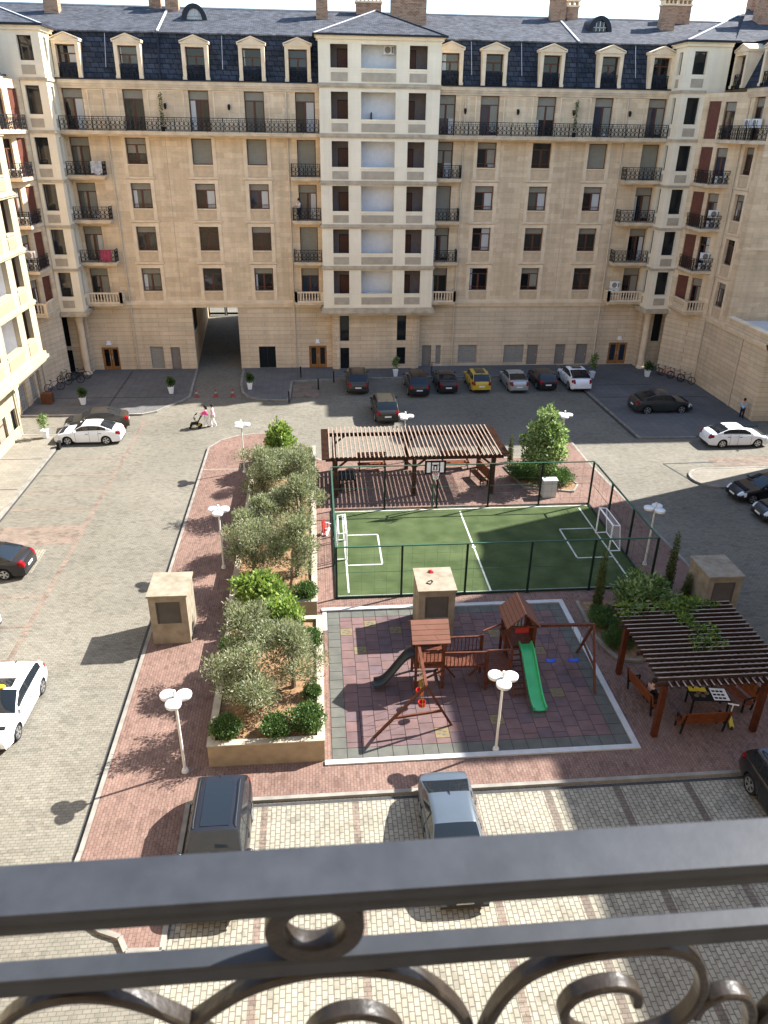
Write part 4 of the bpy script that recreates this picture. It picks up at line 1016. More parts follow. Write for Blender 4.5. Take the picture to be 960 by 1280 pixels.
# left tower: x 3.6-4.75, y 24.1-25.3 ; right tower: x 7.5-8.65, y 25.0-26.15 ; landing x 6.4-7.5
for x in (3.62, 4.73):
    for y in (24.12, 25.3): pbars('post', [((x,y,0),(x,y,2.4),.1,.1)])
for x in (7.55, 8.62):
    for y in (24.98, 26.15): pbars('post', [((x,y,0),(x,y,2.4),.1,.1)])
for x in (6.45, 7.42):
    for y in (23.9, 25.0): pbars('post', [((x,y,0),(x,y,1.95 if y < 24.5 or x < 7 else 2.1),.09,.09)])
for x0, x1, y0, y1, z in ((3.57,4.78,24.07,25.35,1.25),(7.5,8.67,24.93,26.2,1.35),(6.4,7.47,23.85,25.05,1.0)):
    pbars('platform', [((x0, y0+(y1-y0)*(i+.5)/9, z),(x1, y0+(y1-y0)*(i+.5)/9, z),(y1-y0)/9-.012,.04) for i in range(9)] + [((x0,y0,z-.09),(x1,y0,z-.09),.05,.14),((x0,y1,z-.09),(x1,y1,z-.09),.05,.14),((x0,y0,z-.09),(x0,y1,z-.09),.05,.14),((x1,y0,z-.09),(x1,y1,z-.09),.05,.14)])
def gable(axis, x0, x1, y0, y1, ze, zr):
    k = MB()
    if axis == 'x':
        ym = (y0+y1)/2
        for ya in (y0, y1):
            for i in range(1):
                k.add([L_((x0,ya,ze)),L_((x1,ya,ze)),L_((x1,ym,zr)),L_((x0,ym,zr)),L_((x0,ya,ze-.04)),L_((x1,ya,ze-.04)),L_((x1,ym,zr-.04)),L_((x0,ym,zr-.04))],[(0,1,2,3),(7,6,5,4),(0,4,5,1),(1,5,6,2),(2,6,7,3),(3,7,4,0)])
        for x in (x0+.06, x1-.06): k.add([L_((x,y0+.1,ze-.05)),L_((x,y1-.1,ze-.05)),L_((x,ym,zr-.06))],[(0,1,2)], 1)
    else:
        xm = (x0+x1)/2
        for xa in (x0, x1):
            k.add([L_((xa,y0,ze)),L_((xa,y1,ze)),L_((xm,y1,zr)),L_((xm,y0,zr)),L_((xa,y0,ze-.04)),L_((xa,y1,ze-.04)),L_((xm,y1,zr-.04)),L_((xm,y0,zr-.04))],[(0,1,2,3),(7,6,5,4),(0,4,5,1),(1,5,6,2),(2,6,7,3),(3,7,4,0)])
        for y in (y0+.12, y1-.12):
            k.bar(L_((x0+.1,y,ze)), L_((xm,y,zr-.07)), .05, .09, 1); k.bar(L_((x1-.1,y,ze)), L_((xm,y,zr-.07)), .05, .09, 1); k.bar(L_((x0+.1,y,ze)), L_((x1-.1,y,ze)), .05, .08, 1)
    return k.build('gable_roof', [M['playroof'], M['play']], pl)
gable('x', 3.42, 4.93, 23.92, 25.54, 2.38, 2.98)
gable('y', 7.36, 8.80, 24.75, 26.35, 2.32, 3.05)
def baluster(x0, y0, x1, y1, z0, z1, n):
    b = [((x0,y0,z1),(x1,y1,z1),.07,.05), ((x0,y0,z0),(x1,y1,z0),.05,.07)]
    for i in range(n):
        t_ = (i+.5)/n; x, y = x0+(x1-x0)*t_, y0+(y1-y0)*t_; b.append(((x,y,z0),(x,y,z1),.09 if abs(x1-x0) > abs(y1-y0) else .022,.022 if abs(x1-x0) > abs(y1-y0) else .09))
    return b
pbars('bridge_deck', [((4.75+i*.1, 24.05, 1.2-.12*math.sin(math.pi*(i+.5)/17)),(4.75+i*.1, 24.95, 1.2-.12*math.sin(math.pi*(i+.5)/17)),.09,.03) for i in range(17)])
pbars('bridge_rail', baluster(4.75, 24.0, 6.45, 23.95, 1.15, 1.85, 11)); pbars('bridge_rail', baluster(4.75, 25.0, 6.45, 25.0, 1.15, 1.85, 11))
pbars('tower_rail', baluster(3.65, 24.1, 4.72, 24.1, 1.3, 1.9, 7)); pbars('tower_rail', baluster(3.65, 25.32, 4.72, 25.32, 1.3, 1.9, 7)); pbars('tower_rail', baluster(8.64, 25.0, 8.64, 26.13, 1.4, 2.0, 7)); pbars('tower_rail', baluster(7.57, 26.17, 8.6, 26.17, 1.4, 2.0, 7)); pbars('tower_rail', baluster(6.47, 23.88, 7.4, 23.88, .35, 1.0, 6))
pbars('handrail', [((6.45,25.0,2.1),(7.55,25.6,2.1),.06,.06), ((6.45,23.9,1.95),(7.45,23.9,1.95),.06,.06), ((7.42,23.9,1.95),(7.42,25.0,1.95),.06,.06)])
pbars('brace', [((4.75,24.5,1.0),(5.3,24.5,.2),.06,.08), ((6.4,24.5,.9),(5.9,24.5,.25),.06,.08), ((3.62,24.12,.3),(4.73,24.12,.9),.05,.07), ((4.73,24.12,.15),(4.73,25.3,.15),.06,.08), ((3.62,25.3,.15),(4.73,25.3,.15),.06,.08)])
k = MB(); k.box(*L_((7.8,24.99,1.95)), *L_((8.35,25.02,2.25)));  k.build('name_board', M['red'], pl)
k = MB()
for x in (7.5, 8.0): k.bar(L_((x,24.9,1.35)), L_((x,23.3,.02)), .05, .07)
for i in range(9):
    f_ = (i+.5)/9; y, z = 24.9-1.6*f_, 1.35-1.33*f_; k.bar(L_((7.5,y,z)), L_((8.0,y,z)), .05, .04)
k.build('climbing_ladder', M['play'], pl)
def slide(name, prof, w_, m_, axis, c0):
    """curved trough through the points (run, z)"""
    k = MB(); P = []
    n = 18
    def cr(i, t):
        p = [prof[max(0,min(len(prof)-1,i+j))] for j in (-1,0,1,2)]
        return tuple(.5*((2*p[1][c])+(-p[0][c]+p[2][c])*t+(2*p[0][c]-5*p[1][c]+4*p[2][c]-p[3][c])*t*t+(-p[0][c]+3*p[1][c]-3*p[2][c]+p[3][c])*t**3) for c in (0,1,2))
    for i in range(len(prof)-1):
        for j in range(6): P.append(cr(i, j/6))
    P.append(prof[-1])
    sec = [(-w_/2-.05, .02), (-w_/2-.05, .17), (-w_/2, .17), (-w_/2+.04, .03), (0, 0), (w_/2-.04, .03), (w_/2, .17), (w_/2+.05, .17), (w_/2+.05, .02), (0, -.035)]
    rows = []
    for p in P:
        rows.append([L_((p[0]+(a if axis == 'y' else 0), p[1]+(a if axis == 'x' else 0), p[2]+b)) for a, b in sec])
    ns = len(sec); vs = [v for r in rows for v in r]
    k.add(vs, [(i*ns+j, i*ns+(j+1) % ns, (i+1)*ns+(j+1) % ns, (i+1)*ns+j) for i in range(len(P)-1) for j in range(ns)] + [tuple(range(ns)), tuple((len(P)-1)*ns+j for j in range(ns))])
    return k.build(name, M[m_], pl, smooth=True)
slide('green_slide', [(8.25,24.95,1.40),(8.25,24.55,1.34),(8.27,23.9,.92),(8.29,23.2,.42),(8.31,22.7,.16),(8.32,22.35,.13)], .46, 'gslide', 'y', 0)
slide('dark_slide', [(3.6,24.75,1.30),(3.3,24.72,1.2),(2.95,24.6,.86),(2.55,24.45,.42),(2.25,24.37,.18),(1.95,24.33,.14)], .46, 'dslide', 'x', 0)
# swings ---------------------------------------------------------------------
def swing(label, beam, feet, apex, seats, seat_m, loc, bucket=False):
    t = thing('swing', label, 'swing', loc); o = Vector(loc)
    def l(p): return tuple(Vector(p)-Vector((o.x, o.y, 0)))
    k = MB(); k.bar(l(beam[0]), l(beam[1]), .11, .11); k.build('beam', M['play'], t)
    for ft_ in feet: k = MB(); k.bar(l(apex), l(ft_), .09, .09); k.build('leg', M['play'], t)
    k = MB(); a, b = Vector(apex).lerp(Vector(feet[0]), .62), Vector(apex).lerp(Vector(feet[1]), .62); k.bar(l(a), l(b), .07, .09); k.build('cross_bar', M['play'], t)
    for (sx, sy), mm in zip(seats, seat_m):
        k = MB(); dx, dy = (.19, 0) if abs(beam[1][0]-beam[0][0]) > abs(beam[1][1]-beam[0][1]) else (0, .19)
        if bucket:
            k.lathe([(.08,.0),(.14,.05),(.155,.24),(.14,.24),(.12,.06)], l((sx,sy,.5)), 10)
        else:
            pts = [l((sx-dx*1.15+2.3*dx*i/6, sy-dy*1.15+2.3*dy*i/6, .5-.05*math.sin(math.pi*i/6))) for i in range(7)]
            for a, b in zip(pts[:-1], pts[1:]): k.bar(a, b, .2, .025)
        s_ = k.build('swing_seat', M[mm], t)
        k = MB()
        for e in (-1, 1): k.bar(l((sx+e*dx,sy+e*dy,.55)), l((sx+e*dx,sy+e*dy,beam[0][2])), .014, .014)
        k.build('rope', M['rope' if not bucket else 'yellow'], s_)
swing('timber swing with two blue seats beside the green slide', ((8.65,25.0,2.28),(11.05,24.9,2.28)), ((11.0,26.05,0),(10.85,23.3,0)), (11.03,24.9,2.3), ((9.45,24.97),(10.4,24.93)), ('blue','blue'), (9.9,24.9,.14))
swing('timber swing with red toddler seats in front of the dark slide', ((3.68,24.05,2.24),(3.65,21.6,2.24)), ((1.75,21.5,0),(4.75,21.95,0)), (3.65,21.6,2.26), ((3.66,23.2),(3.66,22.5)), ('red','red'), (3.66,22.8,.14), True)

# ---------------------------------------------------------------- pergolas
def pergola_far():
    t = thing('pergola', 'long brown pergola with pale slats behind the pitch', 'pergola', (5.8, 44.4, .12))
    o = Vector((5.8, 44.4, 0)); l = lambda x, y, z: (x-o.x, y-o.y, z)
    xs, ys = (.95, 5.75, 10.65), (42.35, 46.45)
    for x in xs:
        for y in ys:
            k = MB(); k.bar(l(x,y,0), l(x,y,2.45), .24, .24, up=(0,1,0)); k.build('post', M['beam'], t)
            for s in (-1, 1):
                if (x == xs[0] and s < 0) or (x == xs[-1] and s > 0): continue
                k = MB(); k.bar(l(x+s*.1,y,1.95), l(x+s*.75,y,2.48), .09, .11); k.build('brace', M['beam'], t)
    for y in ys: k = MB(); k.bar(l(.35,y,2.52), l(11.25,y,2.52), .14, .22); k.build('beam', M['beam'], t)
    for x in xs: k = MB(); k.bar(l(x,41.95,2.50), l(x,47.1,2.50), .12, .18); k.build('cross_beam', M['beam'], t)
    n = 40
    for i in range(n):
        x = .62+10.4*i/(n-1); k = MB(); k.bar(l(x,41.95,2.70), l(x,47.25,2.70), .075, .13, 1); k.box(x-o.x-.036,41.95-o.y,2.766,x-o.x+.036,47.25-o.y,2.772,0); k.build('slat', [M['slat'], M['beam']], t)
    for x0 in (.12, 11.12):
        k = MB()
        for i in range(26): k.bar(l(x0,42.0+i*.2,2.68), l(x0+.45,42.0+i*.2,2.68), .07, .09)
        k.build('end_louvre', M['beam'], t)
pergola_far()
def pergola_near():
    t = thing('pergola', 'brown pergola overgrown with vines in the shade beside the playground', 'pergola', (14.5, 23.2, .12))
    o = Vector((14.5, 23.2, 0)); l = lambda x, y, z: (x-o.x, y-o.y, z)
    for x in (12.3, 16.2):
        for y in (20.85, 24.55): k = MB(); k.bar(l(x,y,0), l(x,y,2.35), .2, .2, up=(0,1,0)); k.build('post', M['post'], t)
    for y in (20.95, 22.8, 24.6): k = MB(); k.bar(l(12.0,y,2.38), l(17.1,y,2.38), .1, .14); k.build('beam', M['beam'], t)
    for i in range(18):
        x = 12.45+4.5*i/17; k = MB(); k.bar(l(x,20.6,2.48), l(x,25.9,2.48), .055, .1, 1); k.box(x-o.x-.026,20.6-o.y,2.531,x-o.x+.026,20.93-o.y,2.536,0); k.build('rafter', [M['slat_dk'], M['raft_dk']], t)  # pale strip on the front tips: sky sheen and dust put into colour
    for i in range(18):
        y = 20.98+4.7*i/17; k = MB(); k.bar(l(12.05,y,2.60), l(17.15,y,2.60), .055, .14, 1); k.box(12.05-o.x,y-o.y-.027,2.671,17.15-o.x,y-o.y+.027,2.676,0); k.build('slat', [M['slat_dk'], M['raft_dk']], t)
    return t
perg2 = pergola_near()

# ---------------------------------------------------------------- benches and tables
def bench_proto(label, loc, rz, w_=1.9):
    t = thing('park_bench', label, 'bench', loc, rz, 'wooden park benches')
    k = MB()
    for i in range(4): k.box(-w_/2, -.42+i*.12, .42, w_/2, -.32+i*.12, .46)
    k.build('seat', M['benchw'], t)
    k = MB()
    for i in range(5): z = .54+i*.115; y = .09+.028*i; k.add([(-w_/2,y,z),(w_/2,y,z),(w_/2,y+.03,z+.1),(-w_/2,y+.03,z+.1),(-w_/2,y+.03,z-.005),(w_/2,y+.03,z-.005),(w_/2,y+.06,z+.095),(-w_/2,y+.06,z+.095)],[(0,1,2,3),(7,6,5,4),(0,4,5,1),(1,5,6,2),(2,6,7,3),(3,7,4,0)])
    k.build('backrest', M['benchw'], t)
    for x in (-w_/2+.12, w_/2-.12):
        k = MB(); k.bar((x,-.38,0), (x,-.38,.42), .06, .06); k.bar((x,.08,0), (x,.22,1.1), .06, .06); k.bar((x,-.42,.40), (x,.12,.40), .06, .05); k.bar((x,-.4,.62), (x,.14,.62), .06, .04); k.bar((x,-.38,.42), (x,-.38,.62), .05, .05); k.build('side_frame', M['dark'], t)
    return t
b0 = bench_proto('wooden bench with its back to the road under the left half of the far pergola', (3.45, 46.6, .12), 0)
dup(b0, (9.05, 46.6, .12), 0, 'wooden bench behind the basketball backboard under the far pergola')
dup(b0, (10.35, 44.2, .12), rad(-78), 'wooden bench set sideways at the right end of the far pergola')
dup(b0, (14.2, 20.98, .12), rad(180), 'wooden bench seen from behind at the front of the vine pergola')
dup(b0, (12.55, 22.75, .12), rad(100), 'wooden bench with a seated person at the left of the vine pergola')
dup(b0, (16.45, 22.75, .12), rad(-75), 'orange wooden bench at the right inside the vine pergola')
t = thing('picnic_table', 'low dark table covered with papers and food between the benches', 'table', (14.98, 22.2, .12), rad(-8))
k = MB(); k.box(-.75,-.4,.68,.75,.4,.72); k.build('tabletop', M['dark'], t)
for x in (-.68,.68):
    for y in (-.34,.34): k = MB(); k.box(x-.03,y-.03,0,x+.03,y+.03,.68); k.build('leg', M['dark'], t)
k = MB(); k.box(-.72,.12,.72,-.05,.38,.735); tag(k.build('place_mat', M['yellow'], None, loc=(14.98,22.2,.12), rotz=rad(-8)), 'yellow place mat on the back corner of the dark table', 'mat')
k = MB(); k.box(.1,-.36,.72,.7,.34,.74); 
for i in range(9): k.box(.14+.06*(i % 3)*2.6,-.3+.2*(i//3),.74,.26+.06*(i % 3)*2.6,-.2+.2*(i//3),.746, 1)
tag(k.build('game_board', [M['white'], M['dark']], None, loc=(14.98,22.2,.12), rotz=rad(-8)), 'white board with dark squares on the right of the dark table', 'board')
for i, (x, y) in enumerate(((-.55,-.15),(-.3,-.2),(-.1,-.05),(-.4,0))):
    k = MB(); k.lathe([(.05,0),(.10,.03),(.10,.04),(.04,.015)], (0,0,0), 10); o = k.build('dish', M['rub1' if i % 2 else 'ruby'], None, loc=(14.98+x+.0,22.2+y+.06,.12+.722)); tag(o, 'small brown dish among others on the dark table', 'dish', 'dishes on the dark table')
t = thing('table_with_bench', 'dark table in the striped shade at the left end of the far pergola', 'table', (1.7, 43.9, .12))
k = MB(); k.box(-.55,-.75,.74,.55,.75,.79); k.build('tabletop', M['dark'], t)
for x in (-.48,.48):
    for y in (-.66,.66): k = MB(); k.box(x-.04,y-.04,0,x+.04,y+.04,.74); k.build('leg', M['dark'], t)
k = MB(); k.box(-.85,-.2,.0,-.6,.2,1.0); k.build('end_panel', M['beam'], t)
t = thing('utility_cabinet', 'light grey utility cabinet in front of the round hedges', 'cabinet', (14.15, 41.75, .12))
k = MB(); k.box(-.42,-.25,0,.42,.25,1.12); k.build('case', M['metalg'], t); k = MB(); k.box(-.46,-.29,1.12,.46,.29,1.17); k.build('lid', M['metalg'], t); k = MB(); k.box(-.36,-.262,.12,.36,-.25,1.02); k.build('door', M['metalg'], t)

# ---------------------------------------------------------------- lamps
def lamp(label, loc, rz):
    t = thing('street_lamp', label, 'lamp', loc, rz, 'three-headed white lamps')
    k = MB(); k.cyl((0,0,0), (0,0,3.42), .055, .04, 10); k.cyl((0,0,0), (0,0,.12), .13, .1, 10); k.cyl((0,0,3.42), (0,0,3.62), .07, .05, 10); k.build('pole', M['lamp_pole'], t, smooth=True)
    for a in range(3):
        th = a*2*math.pi/3; cx, cy = .31*math.cos(th), .31*math.sin(th)
        k = MB(); k.cyl((0,0,3.3), (cx*.5,cy*.5,3.3), .028); k.build('arm', M['lamp_pole'], t)
        k = MB(); k.lathe([(.17,-.09),(.25,-.07),(.27,0),(.27,.04),(.25,.06),(.0,.07)], (cx,cy,3.3), 20); k.build('lamp_head', M['lamp_white'], t, smooth=True, ang=50)
    return t
l0 = lamp('three-headed white lamp beside the near end of the planter', (-5.03, 20.34, .12), .5)
for lab, loc, rz in (('three-headed white lamp on the front edge of the playground', (6.17, 20.55, .13), .35), ('three-headed white lamp on the red pavement beside the middle of the planter', (-5.08, 34.29, .12), .5), ('three-headed white lamp at the rounded far left corner of the red pavement', (-4.95, 46.53, .12), .1),
    ('three-headed white lamp by the kerb right of the fenced pitch', (16.95, 33.25, .12), .9), ('three-headed white lamp behind the leafy tree by the pitch', (16.5, 47.3, .12), .2), ('three-headed white lamp rising behind the long pergola', (5.75, 47.6, .12), .1)):
    dup(l0, loc, rz, lab)

# ---------------------------------------------------------------- ventilation shafts
M['louvre_dk'] = mat('dark_grey_louvre', (.095,.082,.068), .6, var=.1)
M['shaft'] = mat('travertine_slab', (0.223,0.183,0.130), .75, var=.16, scale=2.5, c2=(0.252,0.216,0.162))
def shaft(label, x, y, w_=1.6, d_=1.85, h=2.42):
    t = thing('ventilation_shaft', label, 'vent shaft', (x, y, .12), 0, 'stone ventilation shafts')
    k = MB(); fc = Fc(-w_/2, -d_/2, 0)
    ho = [(.28, w_-.28, 1.05, h-.26, .14)]; fc.wall(k, 0, w_, 0, h, ho)
    k.quad((-w_/2,-d_/2,0),(-w_/2,d_/2,0),(-w_/2,d_/2,h),(-w_/2,-d_/2,h)); k.quad((w_/2,-d_/2,0),(w_/2,d_/2,0),(w_/2,d_/2,h),(w_/2,-d_/2,h)); k.quad((-w_/2,d_/2,0),(w_/2,d_/2,0),(w_/2,d_/2,h),(-w_/2,d_/2,h))
    k.box(-w_/2-.012,-d_/2-.012,0,w_/2+.012,d_/2+.012,.0); k.build('shaft_wall', M['shaft'], t)
    k = MB(); k.box(-w_/2-.06,-d_/2-.06,h,w_/2+.06,d_/2+.06,h+.09); k.build('cap', M['shaft'], t)
    k = MB(); n = 11
    for i in range(n):
        z = 1.05+(h-1.31)*i/n; k.add([(-w_/2+.3,-d_/2+.04,z),(w_/2-.3,-d_/2+.04,z),(w_/2-.3,-d_/2+.12,z+.1),(-w_/2+.3,-d_/2+.12,z+.1)],[(0,1,2,3)])
    k.box(-w_/2+.28,-d_/2+.125,1.05,w_/2-.28,-d_/2+.135,h-.26)
    for x in (-w_/2+.28, w_/2-.33): k.box(x,-d_/2+.02,1.05,x+.05,-d_/2+.13,h-.26)
    k.build('louvre', M['louvre_dk'], t)
    return t
s0 = shaft('stone ventilation shaft on the kerb left of the planter', -6.66, 28.84)
dup(s0, (4.95, 28.5, .12), 0, 'stone ventilation shaft behind the playground with a red toy on top')
dup(s0, (18.2, 28.8, .12), 0, 'stone ventilation shaft in the shade behind the vine pergola')
k = MB(); k.ball((0,0,.05), (.12,.07,.06), 8, 5); k.box(-.05,-.12,0,.12,.02,.05); tag(k.build('toy', M['red'], None, loc=(4.85, 29.1, .12+2.51)), 'small red toy lying on top of the middle stone shaft', 'toy')
k = MB(); k.tube([(-.14,0,.02),(-.05,.14,.02),(.12,.2,.02),(.15,.1,.02),(.02,-.1,.02)], .025, 5, closed=True); tag(k.build('bracket', M['dark'], None, loc=(4.68, 28.15, .12+2.51)), 'bent dark metal piece lying on top of the middle stone shaft', 'bracket')

# ---------------------------------------------------------------- planters
def planter(label, x0, x1, y0, y1, h=.95):
    t = thing('stone_planter', label, 'planter', (0,0,.12), 0, 'raised stone planters'); w_ = .22
    k = MB(); k.box(x0,y0,0,x1,y0+w_,h); k.box(x0,y1-w_,0,x1,y1,h); k.box(x0,y0+w_,0,x0+w_,y1-w_,h); k.box(x1-w_,y0+w_,0,x1,y1-w_,h); k.build('planter_wall', M['planter'], t)
    k = MB(); e = .025; k.box(x0-e,y0-e,h,x1+e,y0+w_+e,h+.05); k.box(x0-e,y1-w_-e,h,x1+e,y1+e,h+.05); k.box(x0-e,y0+w_+e,h,x0+w_+e,y1-w_-e,h+.05); k.box(x1-w_-e,y0+w_+e,h,x1+e,y1-w_-e,h+.05); k.build('coping', M['copings'], t)
    k = MB(); nx_, ny_ = 14, int((y1-y0)*3); r_ = random.Random(3)
    vs = [(x0+w_+.002+(x1-x0-2*w_-.004)*i/nx_, y0+w_+.002+(y1-y0-2*w_-.004)*j/ny_, h-.16+r_.random()*.12) for j in range(ny_+1) for i in range(nx_+1)]
    k.add(vs, [(j*(nx_+1)+i, j*(nx_+1)+i+1, (j+1)*(nx_+1)+i+1, (j+1)*(nx_+1)+i) for j in range(ny_) for i in range(nx_)]); k.build('soil', M['soil'], t, smooth=True, ang=80)
planter('cream stone planter with olive trees, nearest the black car', -4.2, -.1, 20.47, 28.2)
planter('long cream stone planter with olive trees beside the pitch', -4.3, -.3, 29.35, 48.4)
q = MB(); bed = [(12.2,29.9),(12.15,27.0),(12.6,25.4),(13.6,25.2),(17.2,26.2),(17.3,29.9)]; q.prism(bed[::-1], .1, .17, bottom=False); struct('planting_bed', q, M['soil'])
k = MB(); kerb_line(k, bed[:4], .14, .12, z0=.12); struct('planting_bed_kerb', k, M['kerb'])
q = MB(); bed = [(12.4,46.4),(12.9,43.0),(15.9,42.2),(16.5,43.2),(16.0,45.9)]; q.prism(bed[::-1], .1, .17, bottom=False); struct('hedge_bed', q, M['soil'])
k = MB(); kerb_line(k, bed, .12, .1, True, z0=.12); struct('hedge_bed_kerb', k, M['kerb'])
# bollards, bins, cones
def bollard(loc, label=None):
    k = MB(); k.cyl((0,0,0),(0,0,.95),.06,n=8); k.ball((0,0,.97),.075,8,5); return tag(k.build('bollard', M['dark'], None, loc=loc), label or '', 'bollard', 'black bollards by the ramp')
for loc, lb in (((-2.4, 60.8, 0), 'black bollard at the sunlit corner of the ramp'), ((.05, 64.2, 0), 'black bollard right of the pink ramp'), ((-1.5, 67.6, .12), 'black bollard in front of the wooden double door'), ((1.45, 66.4, 0), 'black bollard just left of the black car by the tower')): bollard(loc, lb)
M['dullred'] = mat('faded_red_plastic', (.26,.06,.045), .6, var=.15)  # cone red dulled: the shade it stands in is put into the colour
M['dullwhite'] = mat('grubby_white_plastic', (.35,.33,.31), .6, var=.15)  # stripe white dulled for the same shade
def cone(loc, label):
    t = thing('traffic_cone', label, 'cone', loc, 0, 'cones across the passage entrance')
    k = MB(); k.box(-.22,-.22,0,.22,.22,.04); k.cyl((0,0,.04),(0,0,.30),.16,.105,12); k.cyl((0,0,.46),(0,0,.72),.07,.025,12); k.build('cone_body', M['dullred'], t)
    k = MB(); k.cyl((0,0,.30),(0,0,.46),.105,.07,12); k.build('cone_stripe', M['dullwhite'], t)
for x, lb in ((-10.2, 'red cone at the left kerb of the passage entrance'), (-8.6, 'red cone in the middle of the passage entrance'), (-7.2, 'red cone at the right kerb of the passage entrance')): cone((x, 62.8, 0), lb)
k = MB(); k.box(-.4,-.35,0,.4,.35,.85); 
for i in range(7): k.box(-.42+.12*i,-.37,0,-.42+.12*i+.1,-.35,.85)
M['brown'] = mat('brown_stained_wood', (.13,.055,.028), .6, var=.2)
tag(k.build('wooden_bin', M['brown'], None, loc=(-21.9, 61.4, .12)), 'brown wooden box standing against the left wall', 'box')
k = MB(); k.box(-.1,-.22,0,.1,.22,.55); tag(k.build('wheel_stop', M['dark'], None, loc=(-18.25, 51.6, 0)), 'dark rubber stop on the kerb in front of the white saloon', 'wheel stop')
# air conditioners
def ac_meshes():
    if 'ac' not in MESHES:
        k = MB(); k.box(-.42,-.16,0,.42,.16,.6); MESHES['ac'] = k.mesh('case', M['acw'])
        k = MB(); k.cyl((-.08,-.175,.3),(-.08,-.162,.3),.24,n=16); k.box(.25,-.17,.08,.38,-.162,.5); MESHES['acf'] = k.mesh('fan_grille', M['grey_door'])
    return MESHES['ac'], MESHES['acf']
def ac(label, loc, rz=0):
    t = thing('air_conditioner', label, 'air conditioner', loc, rz, 'air conditioners on the balconies'); a, b = ac_meshes(); link('case', a, t); link('fan_grille', b, t)
for lb, loc, rz in (('air conditioner on the top corner balcony of the left wing', (-22.6, 65.75, 16.7), 0), ('air conditioner standing on end on the second balcony of the left wing', (-22.6, 65.75, 13.26), 0), ('upper air conditioner of the pair on the third balcony of the left wing', (-22.65, 65.75, 10.75), 0), ('lower air conditioner of the pair on the third balcony of the left wing', (-22.6, 65.75, 9.82), 0),
    ('left one of two air conditioners behind the long railing of the right wing', (33.9, 63.6, 20.9), rad(-90)), ('right one of two air conditioners behind the long railing of the right wing', (33.9, 62.4, 20.9), rad(-90)), ('air conditioner on the upper corner balcony of the right wing', (33.6, 65.75, 16.7), 0),
    ('upper air conditioner on the middle corner balcony of the right wing', (33.6, 65.75, 14.1), 0), ('lower air conditioner on the middle corner balcony of the right wing', (33.6, 65.75, 13.26), 0), ('upper air conditioner on the lower corner balcony of the right wing', (33.6, 65.75, 10.7), 0), ('lower air conditioner on the lower corner balcony of the right wing', (33.6, 65.75, 9.82), 0),
    ('upper air conditioner left of the dark door on the right stone balcony', (27.7, 70.3, 7.5), 0), ('lower air conditioner left of the dark door on the right stone balcony', (27.7, 70.3, 6.8), 0)):
    ac(lb, loc, rz)

def cloth_over(label, x, w_, z, m_):
    k = MB(); n = 10
    for i in range(n):
        u0, u1 = x+w_*i/n, x+w_*(i+1)/n; d0, d1 = .05*math.sin(i*1.9), .05*math.sin((i+1)*1.9); zb0, zb1 = z+.12+.1*math.sin(i*.8), z+.12+.1*math.sin((i+1)*.8)
        k.quad((u0, D-1.14, z+1.06), (u1, D-1.14, z+1.06), (u1, D-1.2-d1, zb1), (u0, D-1.2-d0, zb0)); k.quad((u0, D-1.14, z+1.06), (u1, D-1.14, z+1.06), (u1, D-1.0+d1, z+.5), (u0, D-1.0+d0, z+.5))
    tag(k.build('hanging_cloth', m_, None, True), label, 'laundry')
cloth_over('pink and red cloth hung over the left corner balcony railing', -18.3, .95, 9.82, mat('pink_red_cloth', (.30,.055,.085), .9, var=.3, scale=3))
cloth_over('pale grey cloth hung over the top left corner balcony railing', -18.0, .9, 16.7, mat('pale_grey_cloth', (.42,.42,.42), .9, var=.3, scale=5))

ac('air conditioner on the back wall of the topmost tower loggia', (6.35, D-.5, 25.75), 0)
t = thing('drying_rack', 'white folding drying rack in the lowest wide tower loggia', 'drying rack', (5.6, D-1.0, 6.2))
for i in range(7): k = MB(); k.bar((-.85,-.25+i*.08,.98+.03*abs(i-3)),(.85,-.25+i*.08,.98+.03*abs(i-3)),.018,.018); k.build('rail', M['netw'], t)
for s_ in (-.8,.8): k = MB(); k.bar((s_,-.35,0),(s_,.3,1.05),.025,.025); k.bar((s_,.35,0),(s_,-.3,1.05),.025,.025); k.bar((s_,-.3,1.05),(s_*1.25,-.32,1.42),.02,.02); k.build('leg', M['netw'], t)
t = thing('easy_chair', 'dark chair showing above the sill of the second wide tower loggia', 'chair', (5.0, D-.75, 20.1))
k = MB(); k.box(-.35,-.3,.4,.35,.3,.5); k.build('seat', M['dark'], t); k = MB(); k.bar((0,.3,.45),(0,.42,1.5),.66,.08); k.build('backrest', M['dark'], t)
for x in (-.3,.3):
    for y in (-.25,.25): k = MB(); k.box(x-.03,y-.03,0,x+.03,y+.03,.4); k.build('leg', M['dark'], t)
k = MB(); k.lathe([(.12,0),(.14,.1),(.13,1.55),(.1,1.6)], (0,0,0), 10); tag(k.build('rolled_mat', M['dark'], None, True, (7.05, D-.9, 13.1)), 'dark upright roll at the right side of a wide tower loggia', 'roll')
